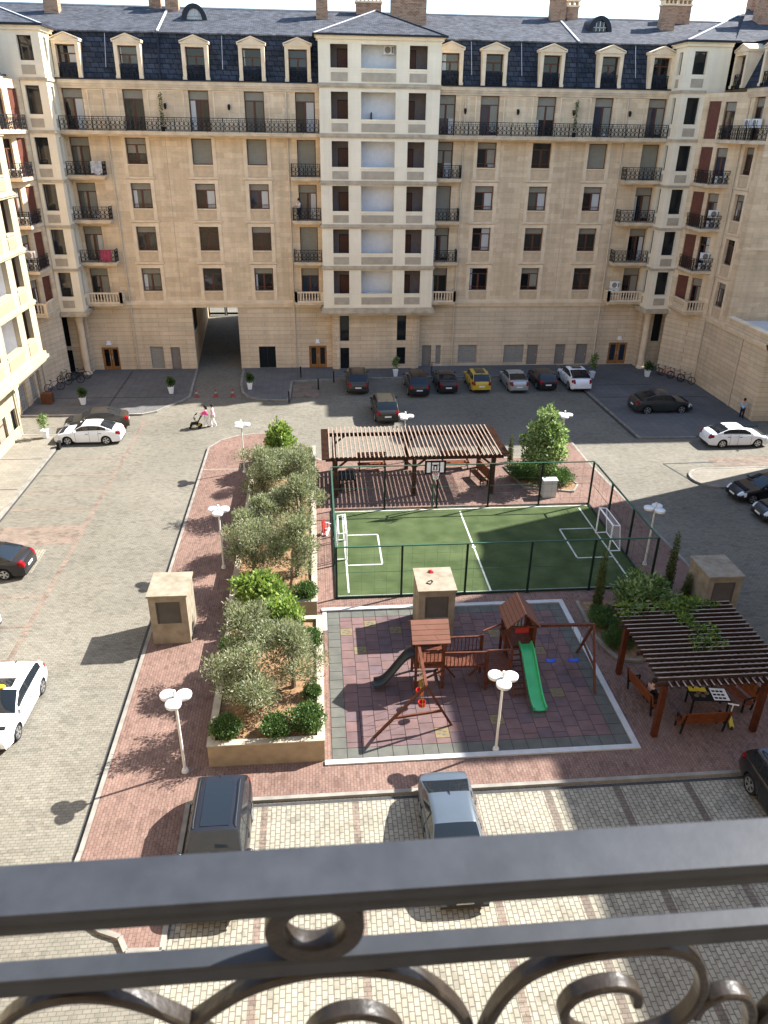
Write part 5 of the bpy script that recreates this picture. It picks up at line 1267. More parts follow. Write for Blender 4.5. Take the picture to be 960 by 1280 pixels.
# ---------------------------------------------------------------- plants
def leafmat(name, c, trans=.35, rough=.55):
    m, nt, b = newmat(name)
    oi = N(nt, 'ShaderNodeTexCoord'); no = N(nt, 'ShaderNodeTexNoise'); no.inputs['Scale'].default_value = 2.2; no.inputs['Detail'].default_value = 3
    nt.links.new(oi.outputs['Object'], no.inputs['Vector'])
    col = mixc(nt, no.outputs['Fac'], tuple(x*.72 for x in c), tuple(min(1, x*1.3) for x in c))
    nt.links.new(col, b.inputs['Base Color']); b.inputs['Roughness'].default_value = rough; b.inputs['Specular IOR Level'].default_value = .35
    tr = N(nt, 'ShaderNodeBsdfTranslucent'); nt.links.new(mixc(nt, .5, col, tuple(min(1, x*1.5) for x in (c[0], c[1]*1.1, c[2]*.6))), tr.inputs['Color'])
    mx = N(nt, 'ShaderNodeMixShader'); mx.inputs[0].default_value = trans
    nt.links.new(b.outputs[0], mx.inputs[1]); nt.links.new(tr.outputs[0], mx.inputs[2]); nt.links.new(mx.outputs[0], nt.nodes['Material Output'].inputs['Surface'])
    return m
LM = {
 'olive': [leafmat('olive_leaf', (.19,.21,.118)), leafmat('olive_leaf_silver', (.32,.33,.22)), leafmat('olive_leaf_dark', (.085,.10,.048))],
 'lime': [leafmat('bright_leaf', (.165,.245,.05), .4), leafmat('yellow_leaf', (.27,.33,.09), .4), leafmat('mid_leaf', (.085,.14,.03), .35)],
 'dark': [leafmat('dark_leaf', (.055,.105,.025), .25), leafmat('dark_leaf_light', (.095,.16,.035), .3), leafmat('dark_leaf_deep', (.035,.07,.018), .2)],
 'tree': [leafmat('tree_leaf', (.13,.20,.055), .4), leafmat('pale_tree_leaf', (.30,.37,.17), .4), leafmat('deep_tree_leaf', (.06,.115,.028), .3)],
 'cyp': [leafmat('cypress_leaf', (.075,.10,.028), .2), leafmat('cypress_leaf_light', (.12,.135,.04), .2), leafmat('cypress_leaf_deep', (.04,.06,.018), .2)],
}
M['bark'] = mat('grey_bark', (.16,.125,.09), .9, var=.3, scale=12, bump=.6, bscale=25)
def leaves(blobs, n, size, aspect, seed, w=(.5,.3,.2), up=.3, shell=.55, jitter=.25):
    r = random.Random(seed); k = MB(); tot = sum(b[3]*b[4]*b[5] for b in blobs); cum = []; s = 0
    for b in blobs: s += b[3]*b[4]*b[5]/tot; cum.append(s)
    for _ in range(n):
        u = r.random(); b = blobs[next((i for i, c in enumerate(cum) if u <= c), len(blobs)-1)]
        while True:
            d = Vector((r.uniform(-1,1), r.uniform(-1,1), r.uniform(-1,1)))
            if .05 < d.length < 1: break
        d.normalize(); rr = shell + (1-shell)*r.random()**.7 if r.random() < .8 else r.random()*shell
        rr *= 1 + r.gauss(0, jitter*.35)
        p = Vector((b[0]+d.x*b[3]*rr, b[1]+d.y*b[4]*rr, b[2]+d.z*b[5]*rr))
        t = (d + Vector((r.gauss(0,.7), r.gauss(0,.7), r.gauss(0,.7)+up))).normalized()
        a = t.cross(Vector((r.gauss(0,1), r.gauss(0,1), r.gauss(0,1)))).normalized()
        L = size*r.uniform(.7, 1.3); W = L*aspect
        x = r.random(); mi = 0 if x < w[0] else (1 if x < w[0]+w[1] else 2)
        k.add([p, p + t*L*.5 + a*W*.5, p + t*L, p + t*L*.5 - a*W*.5], [(0,1,2,3)], mi)
    return k
def limbs(trunk_h, r0, tips, seed, lean=(0,0)):
    r = random.Random(seed); k = MB()
    top = Vector((lean[0], lean[1], trunk_h)); mid = Vector((lean[0]*.3+r.gauss(0,.04), lean[1]*.3+r.gauss(0,.04), trunk_h*.5))
    k.tube([(0,0,-.1), mid, top], [r0*1.25, r0, r0*.85], 7)
    for tp in tips:
        tp = Vector(tp); m1 = top.lerp(tp, .5) + Vector((r.gauss(0,.08), r.gauss(0,.08), .08))
        k.tube([top - Vector((0,0,.05)), m1, tp], [r0*.6, r0*.38, r0*.12], 5)
        for _ in range(3):
            q = m1.lerp(tp, r.random()); k.tube([q, q + Vector((r.gauss(0,.22), r.gauss(0,.22), abs(r.gauss(.15,.15))))], [r0*.2, r0*.06], 4)
    return k
def olive_meshes(seed, R_=1.25):
    r = random.Random(seed); blobs = []; tips = []
    for i in range(16):
        a = r.uniform(0, 6.28); d = r.uniform(.1, .95)*R_; z = 1.5 + r.uniform(-.62, .95)*R_*(1-.45*(d/R_)**2)
        q = r.uniform(.30, .52)*R_
        blobs.append((d*math.cos(a), d*math.sin(a), z, q, q, q*.85)); tips.append((d*math.cos(a)*.9, d*math.sin(a)*.9, z))
    return leaves(blobs, 8000, .15, .27, seed, (.45,.32,.23), .85, .40).mesh('crown', LM['olive']), limbs(.75, .10, tips[:7], seed, (r.uniform(-.15,.15), r.uniform(-.15,.15))).mesh('trunk', [M['bark']], True)
OL = [olive_meshes(s) for s in (21, 22, 23)]
def plant(name, label, cat, loc, crown, trunk=None, rz=0, sc=1, group=None):
    t = thing(name, label, cat, loc, rz, group); t.scale = (sc, sc, sc) if not isinstance(sc, tuple) else sc
    link('crown', crown, t)
    if trunk: link('trunk', trunk, t)
    return t
PZ = .12+.82
g_ = 'olive trees in the stone planters'
for i, (lb, x, y, sc, rz) in enumerate((
    ('olive tree on the right of the near planter with its trunk on bare soil', -1.25, 23.6, .95, .3), ('large olive tree at the near left corner of the near planter', -2.95, 22.3, 1.0, 1.4), ('olive tree at the left edge of the near planter behind the front one', -3.0, 24.9, 1.05, 2.6), 
    ('olive tree at the right near end of the long planter beside the goal', -1.25, 31.9, 1.05, 4.0), ('olive tree at the left near end of the long planter above the lime green bush', -3.35, 32.4, 1.0, 5.1), ('olive tree on the left of the long planter just past the middle lamp', -3.4, 35.6, 1.0, .9),
    ('olive tree on the right of the long planter beside the fence corner', -1.15, 36.3, 1.08, 2.0), ('olive tree on the left of the long planter near its far end', -3.2, 40.6, 1.12, 3.3), ('olive tree on the right of the long planter near its far end', -1.2, 41.4, 1.12, 4.6))):
    plant('olive_tree', lb, 'olive tree', (x, y, PZ), *OL[i % 3], rz, sc*1.0, g_)
def bush_mesh(seed, n, size, kind, rx, ry, rz, nb=9, aspect=.5, up=.4, shell=.6):
    r = random.Random(seed); blobs = [(0, 0, rz*.85, rx*.7, ry*.7, rz*.8)]
    for i in range(nb):
        a = r.uniform(0, 6.28); d = r.uniform(.3, .75); q = r.uniform(.3, .48)
        blobs.append((d*rx*math.cos(a), d*ry*math.sin(a), rz*(.45+r.random()*.95), q*rx, q*ry, q*rz))
    return leaves(blobs, n, size, aspect, seed, up=up, shell=shell).mesh('crown', LM[kind])
lime = bush_mesh(31, 2600, .20, 'lime', 1.35, 1.0, .75, 10, .62, .6)
stem = limbs(.5, .05, [(.4,.2,.9),(-.4,.1,1.0),(0,-.4,.9)], 5).mesh('trunk', [M['bark']], True)
plant('lime_green_tree', 'lime green broad-leaved bush overhanging the gap between the planters', 'bush', (-2.9, 29.6, PZ), lime, stem, 0, 1.12)
plant('lime_green_tree', 'lime green broad-leaved bush in the far right corner of the near planter', 'bush', (-1.75, 27.7, PZ), lime, stem, 2.2, 1.0)
lt = bush_mesh(33, 3600, .22, 'lime', 1.0, 1.0, 1.35, 14, .6, .5, .4)
plant('lime_green_tree', 'tall lime green young tree at the far end of the long planter', 'tree', (-2.6, 46.6, PZ), lt, limbs(1.1, .07, [(.4,.2,2),(-.4,.1,2.2),(0,-.4,1.9),(0,.1,2.6)], 5).mesh('trunk', [M['bark']], True), 1.0, 1.15)
sh = bush_mesh(41, 4200, .075, 'dark', .62, .6, .46, 12, .55)
for lb, x, y, sc in (('dark green rounded shrub at the near right corner of the near planter', -.75, 21.25, 1.0), ('mid green rounded shrub in the middle of the near planter front', -1.85, 20.98, .85), ('dark green shrub at the near left corner of the near planter', -3.55, 21.1, .85), ('dark green shrub at the near right corner of the long planter', -.85, 29.85, .85), ('dark green shrub by the right wall of the near planter, behind its olive', -.6, 26.2, .8), ('dark green shrub by the left wall of the near planter', -3.85, 25.9, .8), ('small dark shrub beside the bare soil on the right of the near planter', -.55, 23.0, .6), ('dark green shrub between the olive trees of the long planter', -2.2, 34.2, .8)):
    plant('shrub', lb, 'shrub', (x, y, PZ), sh, None, random.random()*6, sc*1.25, 'shrubs in the stone planters')
for i, (x, y) in enumerate(((-2.2,38.2),(-2.4,44.2),(-1.1,44.6),(-3.6,44.0))): plant('shrub', ('low grey green shrub on the orange soil in the middle of the long planter', 'grey green shrub in the middle of the far planter end', 'grey green shrub at the right of the far planter end', 'grey green shrub at the left of the far planter end')[i], 'shrub', (x, y, PZ), OL[i % 3][0], None, i, .62, 'shrubs in the stone planters')
# leafy tree and hedges by the pitch
r = random.Random(8); blobs = []; tips = []
for i in range(24):
    z = 1.5 + 3.3*(i/23)**.95; q = (z-1.5)/3.3; rr = (.75+.75*q/.3 if q < .3 else 1.5*(1-(q-.3)/.85)**.75); a = i*2.4
    blobs.append((rr*.72*math.cos(a), rr*.72*math.sin(a), z+r.uniform(-.2,.2), .36*rr+.15, .36*rr+.15, .42)); tips.append((rr*.6*math.cos(a), rr*.6*math.sin(a), z))
plant('leafy_tree', 'upright pale leafy tree rising from the hedge behind the pitch', 'tree', (14.15, 43.6, .15), leaves(blobs, 4800, .23, .55, 8, (.38,.45,.17), .3, .3).mesh('crown', LM['tree']), limbs(1.5, .09, tips[::3]+[(0,0,4.6)], 8).mesh('trunk', [M['bark']], True))
hg = bush_mesh(51, 6500, .105, 'dark', 1.15, 1.05, .62, 12, .5)
for lb, x, y, sc, rz in (('rounded green hedge left of the leafy tree', 13.3, 44.3, 1.0, 0), ('rounded green hedge right of the leafy tree', 15.35, 43.5, .98, 1.0), ('rounded green hedge behind the leafy tree', 14.6, 45.2, .95, 2.2)):
    plant('hedge', lb, 'hedge', (x, y, .15), hg, None, rz, sc, 'rounded hedges round the leafy tree')
cy = leaves([(0,0,.25+.24*i, .27*(1-(i/14)**2*.7), .27*(1-(i/14)**2*.7), .3) for i in range(14)], 2600, .12, .4, 61, (.5,.25,.25), 1.2, .5).mesh('crown', LM['cyp'])
cyt = limbs(.4, .04, [], 3).mesh('trunk', [M['bark']], True)
for lb, x, y, sc in (('thin dark cypress at the playground corner of the planting bed', 12.85, 29.0, (.9,.9,.95)), ('thin dark cypress behind the big bush near the pitch corner', 16.9, 30.4, (.85,.85,.95)), ('short dark cypress against the shaded stone shaft', 17.2, 29.2, (.9,.9,.52)), ('small slim cypress beside the far pergola', 13.0, 47.2, (.7,.7,.55))):
    plant('cypress', lb, 'cypress', (x, y, .15), cy, cyt, random.random()*6, sc, 'slim cypresses')
big = bush_mesh(71, 5200, .19, 'tree', 1.5, 1.4, 1.25, 16, .5, .4, .4)
plant('leafy_bush', 'big leafy bush behind the vine pergola', 'bush', (15.0, 28.7, .15), big, limbs(.8, .08, [(.5,.3,1.8),(-.5,.2,1.7),(0,-.5,1.9)], 4).mesh('trunk', [M['bark']], True))
for lb, x, y, sc, rz in (('low dark hedge bush at the kerb between swing and pergola', 12.95, 26.4, .62, .3), ('low dark hedge bush at the foot of the cypress by the playground', 12.9, 28.1, .72, 1.1), ('low dark hedge bush behind the left pergola post', 13.6, 27.2, .8, 2.0), ('low dark hedge bush in the middle of the shaded bed', 15.3, 26.9, .8, 3.0)):
    plant('hedge', lb, 'hedge', (x, y, .15), hg, None, rz, sc, 'dark hedge bushes in the shaded bed')
# vine
vb = [(14.9,23.0,2.72,.75,.5,.16),(15.2,23.7,2.72,.55,.5,.16),(14.7,24.4,2.72,.5,.6,.18),(14.5,25.3,2.76,.9,.5,.2),(15.3,25.6,2.76,.8,.4,.22),(12.6,25.5,2.75,.55,.35,.2),(13.1,25.3,2.70,.5,.4,.2),(12.4,25.0,2.66,.35,.4,.25),(14.3,22.6,2.70,.25,.3,.1),(16.2,25.5,2.72,.5,.3,.14)]
v = leaves(vb, 1700, .17, .7, 81, (.5,.25,.25), .6, .3)
for a, b in (((12.3,24.7,.1),(12.5,25.2,2.6)),((16.6,25.8,.1),(15.4,25.5,2.6))):
    v.tube([a, Vector(a).lerp(Vector(b), .5)+Vector((.08,.05,0)), b], .03, 5, 3)
tag(v.build('climbing_vine', LM['lime'][2:] + LM['lime'][:1] + LM['dark'][1:2] + [M['bark']], None), 'green climbing vine trailing over the near pergola slats', 'vine')
# pots
pot_m = MB(); pot_m.lathe([(.20,0),(.22,.02),(.30,.52),(.34,.54),(.34,.60),(.29,.60),(.27,.52)], (0,0,0), 4); pot_mesh = pot_m.mesh('pot', [M['white']])
pc = bush_mesh(91, 700, .16, 'dark', .36, .36, .55, 6, .45, .7, .3)
pc2 = leaves([(0,0,.5,.3,.3,.3),(.15,.1,.9,.25,.25,.25),(-.2,0,.8,.25,.2,.25),(0,-.1,1.15,.2,.2,.25)], 330, .2, .35, 92, (.4,.3,.3), .6, .2).mesh('crown', LM['tree'])
for lb, x, y, z, c, rz in (('white square pot with a dark shrub behind the black saloon at the left corner', -19.0, 60.9, .12, pc, .785), ('white square pot with a dark shrub left of the passage', -12.4, 63.5, .12, pc, .785), ('white square pot with a loose plant right of the passage', -5.85, 64.4, .12, pc, .785), ('white square pot with a sparse plant by the sunlit left kerb', -19.75, 53.5, .12, pc2, .785),
    ('white square pot with a sparse plant in front of the tower', 7.15, 67.75, .12, pc2, .785), ('white square pot with a tall plant behind the white SUV', 25.3, 66.5, .1, pc2, .785), ('white square pot with a dark plant beside the bicycles on the right', 30.65, 66.7, .1, pc, .785)):
    t = thing('potted_plant', lb, 'potted plant', (x, y, z), rz, 'white pots along the facade'); link('pot', pot_mesh, t); o = link('crown', c, t, (0,0,.5))
    if c is pc2 and x > 20: o.scale = (1.2,1.2,1.3)
pl_ = leaves([(0,0,.3+.22*i,.16,.16,.2) for i in range(9)], 520, .12, .35, 95, (.4,.3,.3), 1, .3).mesh('crown', LM['cyp'])
for lb, x in (('tall slim plant on the long balcony above the right windows', 22.25), ('tall dark plant beside the second door of the left long balcony', -11.95)):
    t = thing('balcony_plant', lb, 'plant', (x, D-.6, 20.0)); k = MB(); k.lathe([(.15,0),(.2,.35),(.17,.35)], (0,0,0), 8); k.build('pot', M['dark'], t); o = link('crown', pl_, t, (0,0,.2)); o.scale = (1,1,1.15)

# ---------------------------------------------------------------- bicycles
M['tyre'] = mat('black_rubber', (.016,.016,.017), .8, var=.15)
M['rim'] = mat('silver_alloy', (.50,.51,.52), .3, metal=.85, var=.05)
M['purple'] = mat('purple_bike_paint', (.16,.06,.14), .4, var=.1)
def bicycle(label, loc, rz, m_, group):
    t = thing('bicycle', label, 'bicycle', loc, rz, group); w_, fr_ = None, None
    if 'bw' not in MESHES:
        k = MB(); k.tube([(.33*math.cos(a*math.pi/9), 0, .33*math.sin(a*math.pi/9)) for a in range(18)], .028, 5, closed=True)
        for a in range(8): k.bar((0,0,0), (.32*math.cos(a*math.pi/4+.2),0,.32*math.sin(a*math.pi/4+.2)), .008, .008)
        MESHES['bw'] = k.mesh('wheel', M['tyre'])
    for x in (-.52, .52): link('wheel', MESHES['bw'], t, (x,0,.34))
    k = MB(); P = {'r':(-.52,0,.34),'bb':(-.08,0,.3),'st':(-.2,0,.82),'h':(.34,0,.86),'f':(.52,0,.34),'h2':(.37,0,.72)}
    for a, b in (('r','bb'),('r','st'),('bb','st'),('bb','h2'),('st','h'),('h','f')): k.cyl(P[a], P[b], .022, n=6)
    k.build('frame', m_, t, smooth=True)
    k = MB(); k.cyl((-.2,0,.8),(-.22,0,.93),.016,n=6); k.ball((-.24,0,.96),(.14,.07,.035),8,5); k.build('saddle', M['dark'], t)
    k = MB(); k.tube([(.28,-.28,.98),(.36,-.15,1.0),(.34,0,.98),(.36,.15,1.0),(.28,.28,.98)], .018, 5); k.cyl((.34,0,.84),(.34,0,.98),.02,n=6); k.build('handlebar', M['dark'], t)
gl_ = 'bicycles parked at the left wall'; gr_ = 'bicycles parked at the right wall'
bicycle('black bicycle upright nearest the turret door on the left', (-21.0, 68.0, .12), rad(15), M['dark'], gl_); bicycle('black bicycle with a pale wheel in the middle of the left group', (-21.2, 66.6, .12), rad(25), M['iron'], gl_)
bicycle('dark bicycle leaning behind the others at the left wall', (-22.2, 67.2, .12), rad(60), M['dark'], gl_); bicycle('purple bicycle nearest the camera in the left group', (-22.3, 64.6, .12), rad(35), M['purple'], gl_)
bicycle('black bicycle next to the white pot on the right', (31.7, 67.6, .1), rad(-50), M['dark'], gr_); bicycle('red bicycle in the middle of the right group', (32.4, 66.5, .1), rad(-55), M['red'], gr_); bicycle('dark red bicycle beside the red one on the right', (32.9, 65.6, .1), rad(-50), M['redwood'], gr_); bicycle('black bicycle nearest the camera in the right group', (33.4, 64.5, .1), rad(-48), M['iron'], gr_)
bicycle('dark bicycle beside the grey service door next to the tower', (10.6, 68.4, .12), rad(80), M['iron'], 'bicycles at the tower')
k = thing('child_tricycle', "red and white child's tricycle beside the pitch fence", 'tricycle', (.25, 37.7, .12), rad(60))
for x, y in ((.28,0),(-.22,.16),(-.22,-.16)): q = MB(); q.cyl((x,y-.03,.13),(x,y+.03,.13),.13,n=12); q.build('wheel', M['white'], k)
q = MB(); q.cyl((.28,0,.13),(.2,0,.55),.025); q.cyl((.22,0,.42),(-.22,0,.2),.03); q.bar((-.22,-.16,.16),(-.22,.16,.16),.04,.04); q.build('frame', M['red'], k)
q = MB(); q.ball((-.1,0,.36),(.16,.12,.07),8,5); q.bar((-.22,0,.2),(-.28,0,.95),.05,.3); q.build('seat', M['red'], k); q = MB(); q.bar((.2,-.2,.56),(.2,.2,.56),.03,.03); q.build('handlebar', M['white'], k)
k = thing('kick_scooter', "yellow child's scooter lying beside the bench at the pergola", 'scooter', (15.55, 21.3, .12), rad(70))
q = MB(); q.box(-.35,-.08,.08,.3,.08,.12); q.build('deck', M['yellow'], k); q = MB(); q.cyl((.3,0,.1),(.22,0,.75),.025); q.bar((.22,-.2,.75),(.22,.2,.75),.04,.04); q.build('handlebar', M['white'], k)
for x in (-.36,.36): q = MB(); q.cyl((x,-.03,.07),(x,.03,.07),.07,n=10); q.build('wheel', M['dark'], k)

# ---------------------------------------------------------------- people
M['skin'] = mat('skin', (.50,.30,.21), .55, var=.06)
M['hair'] = mat('dark_hair', (.02,.015,.012), .6, var=.2)
def cloth(n, c): return mat(n, c, .85, var=.1, scale=9)
def skin(name, verts, edges, radii, mats, parent, level=1):
    me = bpy.data.meshes.new(name); me.from_pydata([Vector(v) for v in verts], edges, []); o = bpy.data.objects.new(name, me); COL.objects.link(o)
    md = o.modifiers.new('skin', 'SKIN'); md.use_smooth_shade = True; md.branch_smoothing = .6
    sv = me.skin_vertices[0].data
    for i, r_ in enumerate(radii): sv[i].radius = (r_, r_) if not isinstance(r_, tuple) else r_
    sv[0].use_root = True
    sb = o.modifiers.new('sub', 'SUBSURF'); sb.levels = level; sb.render_levels = level
    dg = bpy.context.evaluated_depsgraph_get(); ev = o.evaluated_get(dg); nm = bpy.data.meshes.new_from_object(ev); nm.name = name
    bpy.data.objects.remove(o)
    nm.materials.clear(); nm.materials.append(mats)
    for p in nm.polygons: p.use_smooth = True
    return link(name, nm, parent)
def person(label, loc, rz, J, top, legs, shoe=None, hair=None, sleeves=True, group=None, scarf=False, h=1.0):
    """J: joints of a figure facing -y in metres"""
    t = thing('person', label, 'person', loc, rz, group); t.scale = (h, h, h)
    jn = ['pelvis','waist','chest','neck','headb','headc','headt','lsh','lel','lwr','lha','rsh','rel','rwr','rha','lhip','lkn','lan','lto','rhip','rkn','ran','rto']
    idx = {n: i for i, n in enumerate(jn)}
    ed = [('pelvis','waist'),('waist','chest'),('chest','neck'),('neck','headb'),('headb','headc'),('headc','headt'),('chest','lsh'),('lsh','lel'),('lel','lwr'),('lwr','lha'),('chest','rsh'),('rsh','rel'),('rel','rwr'),('rwr','rha'),('pelvis','lhip'),('lhip','lkn'),('lkn','lan'),('lan','lto'),('pelvis','rhip'),('rhip','rkn'),('rkn','ran'),('ran','rto')]
    rd = dict(pelvis=.13, waist=.12, chest=.14, neck=.055, headb=.07, headc=.095, headt=.06, lsh=.065, lel=.045, lwr=.034, lha=.03, rsh=.065, rel=.045, rwr=.034, rha=.03, lhip=.09, lkn=.062, lan=.045, lto=.035, rhip=.09, rkn=.062, ran=.045, rto=.035)
    skin('body', [J[n] for n in jn], [(idx[a], idx[b]) for a, b in ed], [rd[n] for n in jn], M['skin'], t)
    tn = ['waist','pelvis','chest','lsh','lel','rsh','rel'] + (['lwr','rwr'] if sleeves else [])
    te = [('waist','pelvis'),('waist','chest'),('chest','lsh'),('lsh','lel'),('chest','rsh'),('rsh','rel')] + ([('lel','lwr'),('rel','rwr')] if sleeves else [])
    ti = {n: i for i, n in enumerate(tn)}
    skin('top', [J[n] for n in tn], [(ti[a], ti[b]) for a, b in te], [rd[n]+.025 for n in tn], top, t)
    ln_ = ['pelvis','lhip','lkn','lan','rhip','rkn','ran']; le = [('pelvis','lhip'),('lhip','lkn'),('lkn','lan'),('pelvis','rhip'),('rhip','rkn'),('rkn','ran')]; li = {n: i for i, n in enumerate(ln_)}
    skin('trousers', [J[n] for n in ln_], [(li[a], li[b]) for a, b in le], [rd[n]+.018 for n in ln_], legs, t)
    for s in 'lr':
        k = MB(); a = Vector(J[s+'an']); b = Vector(J[s+'to']); k.ball((a+b)/2 - Vector((0,0,.03)), (.055,.14,.05), 8, 5); k.build('shoe', shoe or M['dark'], t, smooth=True)
    hc = Vector(J['headc']); fwd = Vector((0,-1,0))
    k = MB(); k.ball(hc + Vector((0,.02,.035)), (.115,.125,.125), 10, 6); 
    if scarf: k.ball(hc + Vector((0,.05,-.09)), (.12,.11,.14), 8, 5)
    k.build('hair', hair or M['hair'], t, smooth=True)
    k = MB()
    for s in (-1, 1): k.ball(hc + Vector((s*.035,-.098,.0)), .012, 6, 4)
    k.ball(hc + Vector((0,-.112,-.03)), (.014,.018,.02), 6, 4); k.box(hc.x-.025, hc.y-.10, hc.z-.065, hc.x+.025, hc.y-.09, hc.z-.055); k.build('face', M['redwood'], t)
    # hands: palm with five bent fingers
    for s in 'lr':
        w0, h0 = Vector(J[s+'wr']), Vector(J[s+'ha']); d = (h0-w0).normalized(); sd = d.cross(Vector((0,0,1)))
        if sd.length < .1: sd = Vector((0,1,0))
        sd.normalize(); nn = d.cross(sd); k = MB()
        for i in range(4):
            b0_ = h0 + sd*(-.03+.02*i); L0 = (.05,.058,.055,.042)[i]; k.tube([b0_, b0_+d*L0, b0_+d*L0*1.5+nn*.025], [.0095,.009,.007], 5)
        k.tube([w0+d*.02+sd*.03, w0+d*.05+sd*.055, w0+d*.08+sd*.06+nn*.015], [.011,.010,.008], 5); k.build('fingers', M['skin'], t, smooth=True)
    return t
def stand(step=.12, arms='down'):
    J = dict(pelvis=(0,0,.92), waist=(0,-.01,1.10), chest=(0,0,1.32), neck=(0,0,1.48), headb=(0,-.015,1.55), headc=(0,-.02,1.64), headt=(0,-.01,1.73),
      lhip=(.09,0,.88), lkn=(.10,-step,.49), lan=(.10,-step*.7,.09), lto=(.11,-step*.7-.15,.05), rhip=(-.09,0,.88), rkn=(-.10,step*.2-.03,.49), ran=(-.10,step*1.2,.09), rto=(-.11,step*1.2-.15,.05),
      lsh=(.19,0,1.42), lel=(.24,.04,1.14), lwr=(.25,-.06,.90), lha=(.25,-.09,.83), rsh=(-.19,0,1.42), rel=(-.24,.04,1.14), rwr=(-.25,-.06,.90), rha=(-.25,-.09,.83))
    if arms == 'push': J.update(lel=(.22,-.10,1.17), lwr=(.18,-.36,1.10), lha=(.17,-.42,1.08), rel=(-.22,-.10,1.17), rwr=(-.18,-.36,1.10), rha=(-.17,-.42,1.08))
    return J
def sit():
    return dict(pelvis=(0,0,.52), waist=(0,.01,.70), chest=(0,-.06,.92), neck=(0,-.12,1.08), headb=(0,-.15,1.14), headc=(0,-.18,1.23), headt=(0,-.18,1.32),
      lhip=(.10,-.03,.50), lkn=(.14,-.45,.50), lan=(.14,-.42,.09), lto=(.15,-.57,.05), rhip=(-.10,-.03,.50), rkn=(-.12,-.45,.52), ran=(-.10,-.5,.09), rto=(-.10,-.65,.05),
      lsh=(.19,-.06,1.02), lel=(.24,-.2,.78), lwr=(.12,-.38,.66), lha=(.06,-.42,.64), rsh=(-.19,-.06,1.02), rel=(-.24,-.2,.78), rwr=(-.12,-.38,.66), rha=(-.06,-.42,.64))
pk, lpk, wtr, blk, lbl, navy = cloth('bright_pink_cloth', (.66,.09,.24)), cloth('pale_pink_cloth', (.72,.34,.44)), cloth('white_trousers', (.74,.72,.70)), cloth('black_cloth', (.018,.018,.02)), cloth('light_blue_shirt', (.28,.55,.80)), cloth('navy_trousers', (.02,.026,.05))
person('person in a pale pink top and white trousers walking behind the pushchair', (-8.0, 55.6, 0), rad(-90), stand(.16), lpk, wtr, M['white'])
person('person in a bright pink top pushing the dark pushchair', (-8.45, 55.35, 0), rad(-90), stand(.14, 'push'), pk, wtr, M['dark'], scarf=True)
person('person in a light blue shirt and dark trousers standing at the podium corner', (33.75, 55.1, 0), rad(-40), stand(.04), lbl, navy, sleeves=False)
person('person in black clothes sitting on the left bench of the vine pergola', (12.65, 22.45, .12), rad(100), sit(), blk, blk)
person('person in a white shirt leaning on a balcony left of the tower', (-1.2, D-.55, 13.26), rad(-60), stand(.03, 'push'), cloth('white_shirt', (.7,.7,.72)), navy, sleeves=False)
t = thing('pushchair', 'dark pushchair with a raised hood on the sunlit road', 'pushchair', (-9.25, 55.3, 0), rad(-90))
for x in (-.24, .24):
    for y, r_ in ((-.42,.10),(.30,.14)): k = MB(); k.cyl((x-.02,y,r_),(x+.02,y,r_),r_,n=14); k.build('wheel', M['tyre'], t)
k = MB()
for x in (-.24, .24): k.cyl((x,-.42,.1),(x,.28,.62),.018,n=6); k.cyl((x,.30,.14),(x,-.12,.55),.018,n=6); k.cyl((x,.2,.55),(x,.55,1.05),.018,n=6)
k.cyl((-.24,.55,1.05),(.24,.55,1.05),.022,n=6); k.build('frame', M['iron'], t)
k = MB(); k.add([(-.22,-.38,.42),(.22,-.38,.42),(.22,.12,.45),(-.22,.12,.45),(-.22,.34,.92),(.22,.34,.92),(-.22,-.40,.32),(.22,-.40,.32),(.22,.16,.34),(-.22,.16,.34),(-.22,.4,.9),(.22,.4,.9)],[(0,1,2,3),(3,2,5,4),(6,9,8,7),(9,10,11,8),(0,3,9,6),(1,7,8,2),(3,4,10,9),(2,8,11,5),(0,6,7,1)]); k.build('seat', M['dark'], t)
k = MB(); n = 7
for i in range(n):
    a0, a1 = rad(20+i*110/n), rad(20+(i+1)*110/n); k.quad((-.24,.3-.42*math.sin(a0)*1.0,.86+.30*math.cos(a0)),(.24,.3-.42*math.sin(a0),.86+.30*math.cos(a0)),(.24,.3-.42*math.sin(a1),.86+.30*math.cos(a1)),(-.24,.3-.42*math.sin(a1),.86+.30*math.cos(a1)))
k.build('hood', M['dark'], t, smooth=True)
k = MB(); k.box(-.18,.0,.2,.18,.3,.34); k.build('basket', M['yellow'], t)
# ---------------------------------------------------------------- cars
M['glass'] = mat('dark_car_glass', (.012,.016,.02), .03, var=0, spec=.45)
M['trimb'] = mat('black_car_trim', (.02,.02,.022), .5, var=.1)
M['headl'] = mat('clear_headlamp', (.62,.66,.70), .08, var=.1, spec=.8)
M['taill'] = mat('red_tail_lamp', (.20,.006,.008), .12, var=.15)
M['plate'] = mat('white_number_plate', (.75,.75,.73), .4, var=.03)
M['chrome'] = mat('chrome', (.7,.7,.7), .12, metal=1, var=0)
def paint(name, c, metal=0.0): return mat(name, c, .30, metal=metal, var=.06, scale=1.2, coat=.35, spec=.4)
PAINT = dict(white=paint('white_car_paint', (.80,.81,.82)), black=paint('black_car_paint', (.012,.012,.014)), graphite=paint('graphite_car_paint', (.035,.042,.045), .3), olive=paint('olive_black_car_paint', (.045,.042,.034), .3), grey=paint('steel_grey_car_paint', (.085,.105,.125), .3), silver=paint('silver_car_paint', (.42,.43,.43), .5), yellow=paint('mustard_car_paint', (.50,.34,.03)), midnight=paint('midnight_car_paint', (.012,.012,.0145)))
def interp(pts, x):
    if x <= pts[0][0]: return pts[0][1]
    for (a, fa), (b, fb) in zip(pts[:-1], pts[1:]):
        if x <= b:
            t = (x-a)/(b-a); return fa + (fb-fa)*t
    return pts[-1][1]
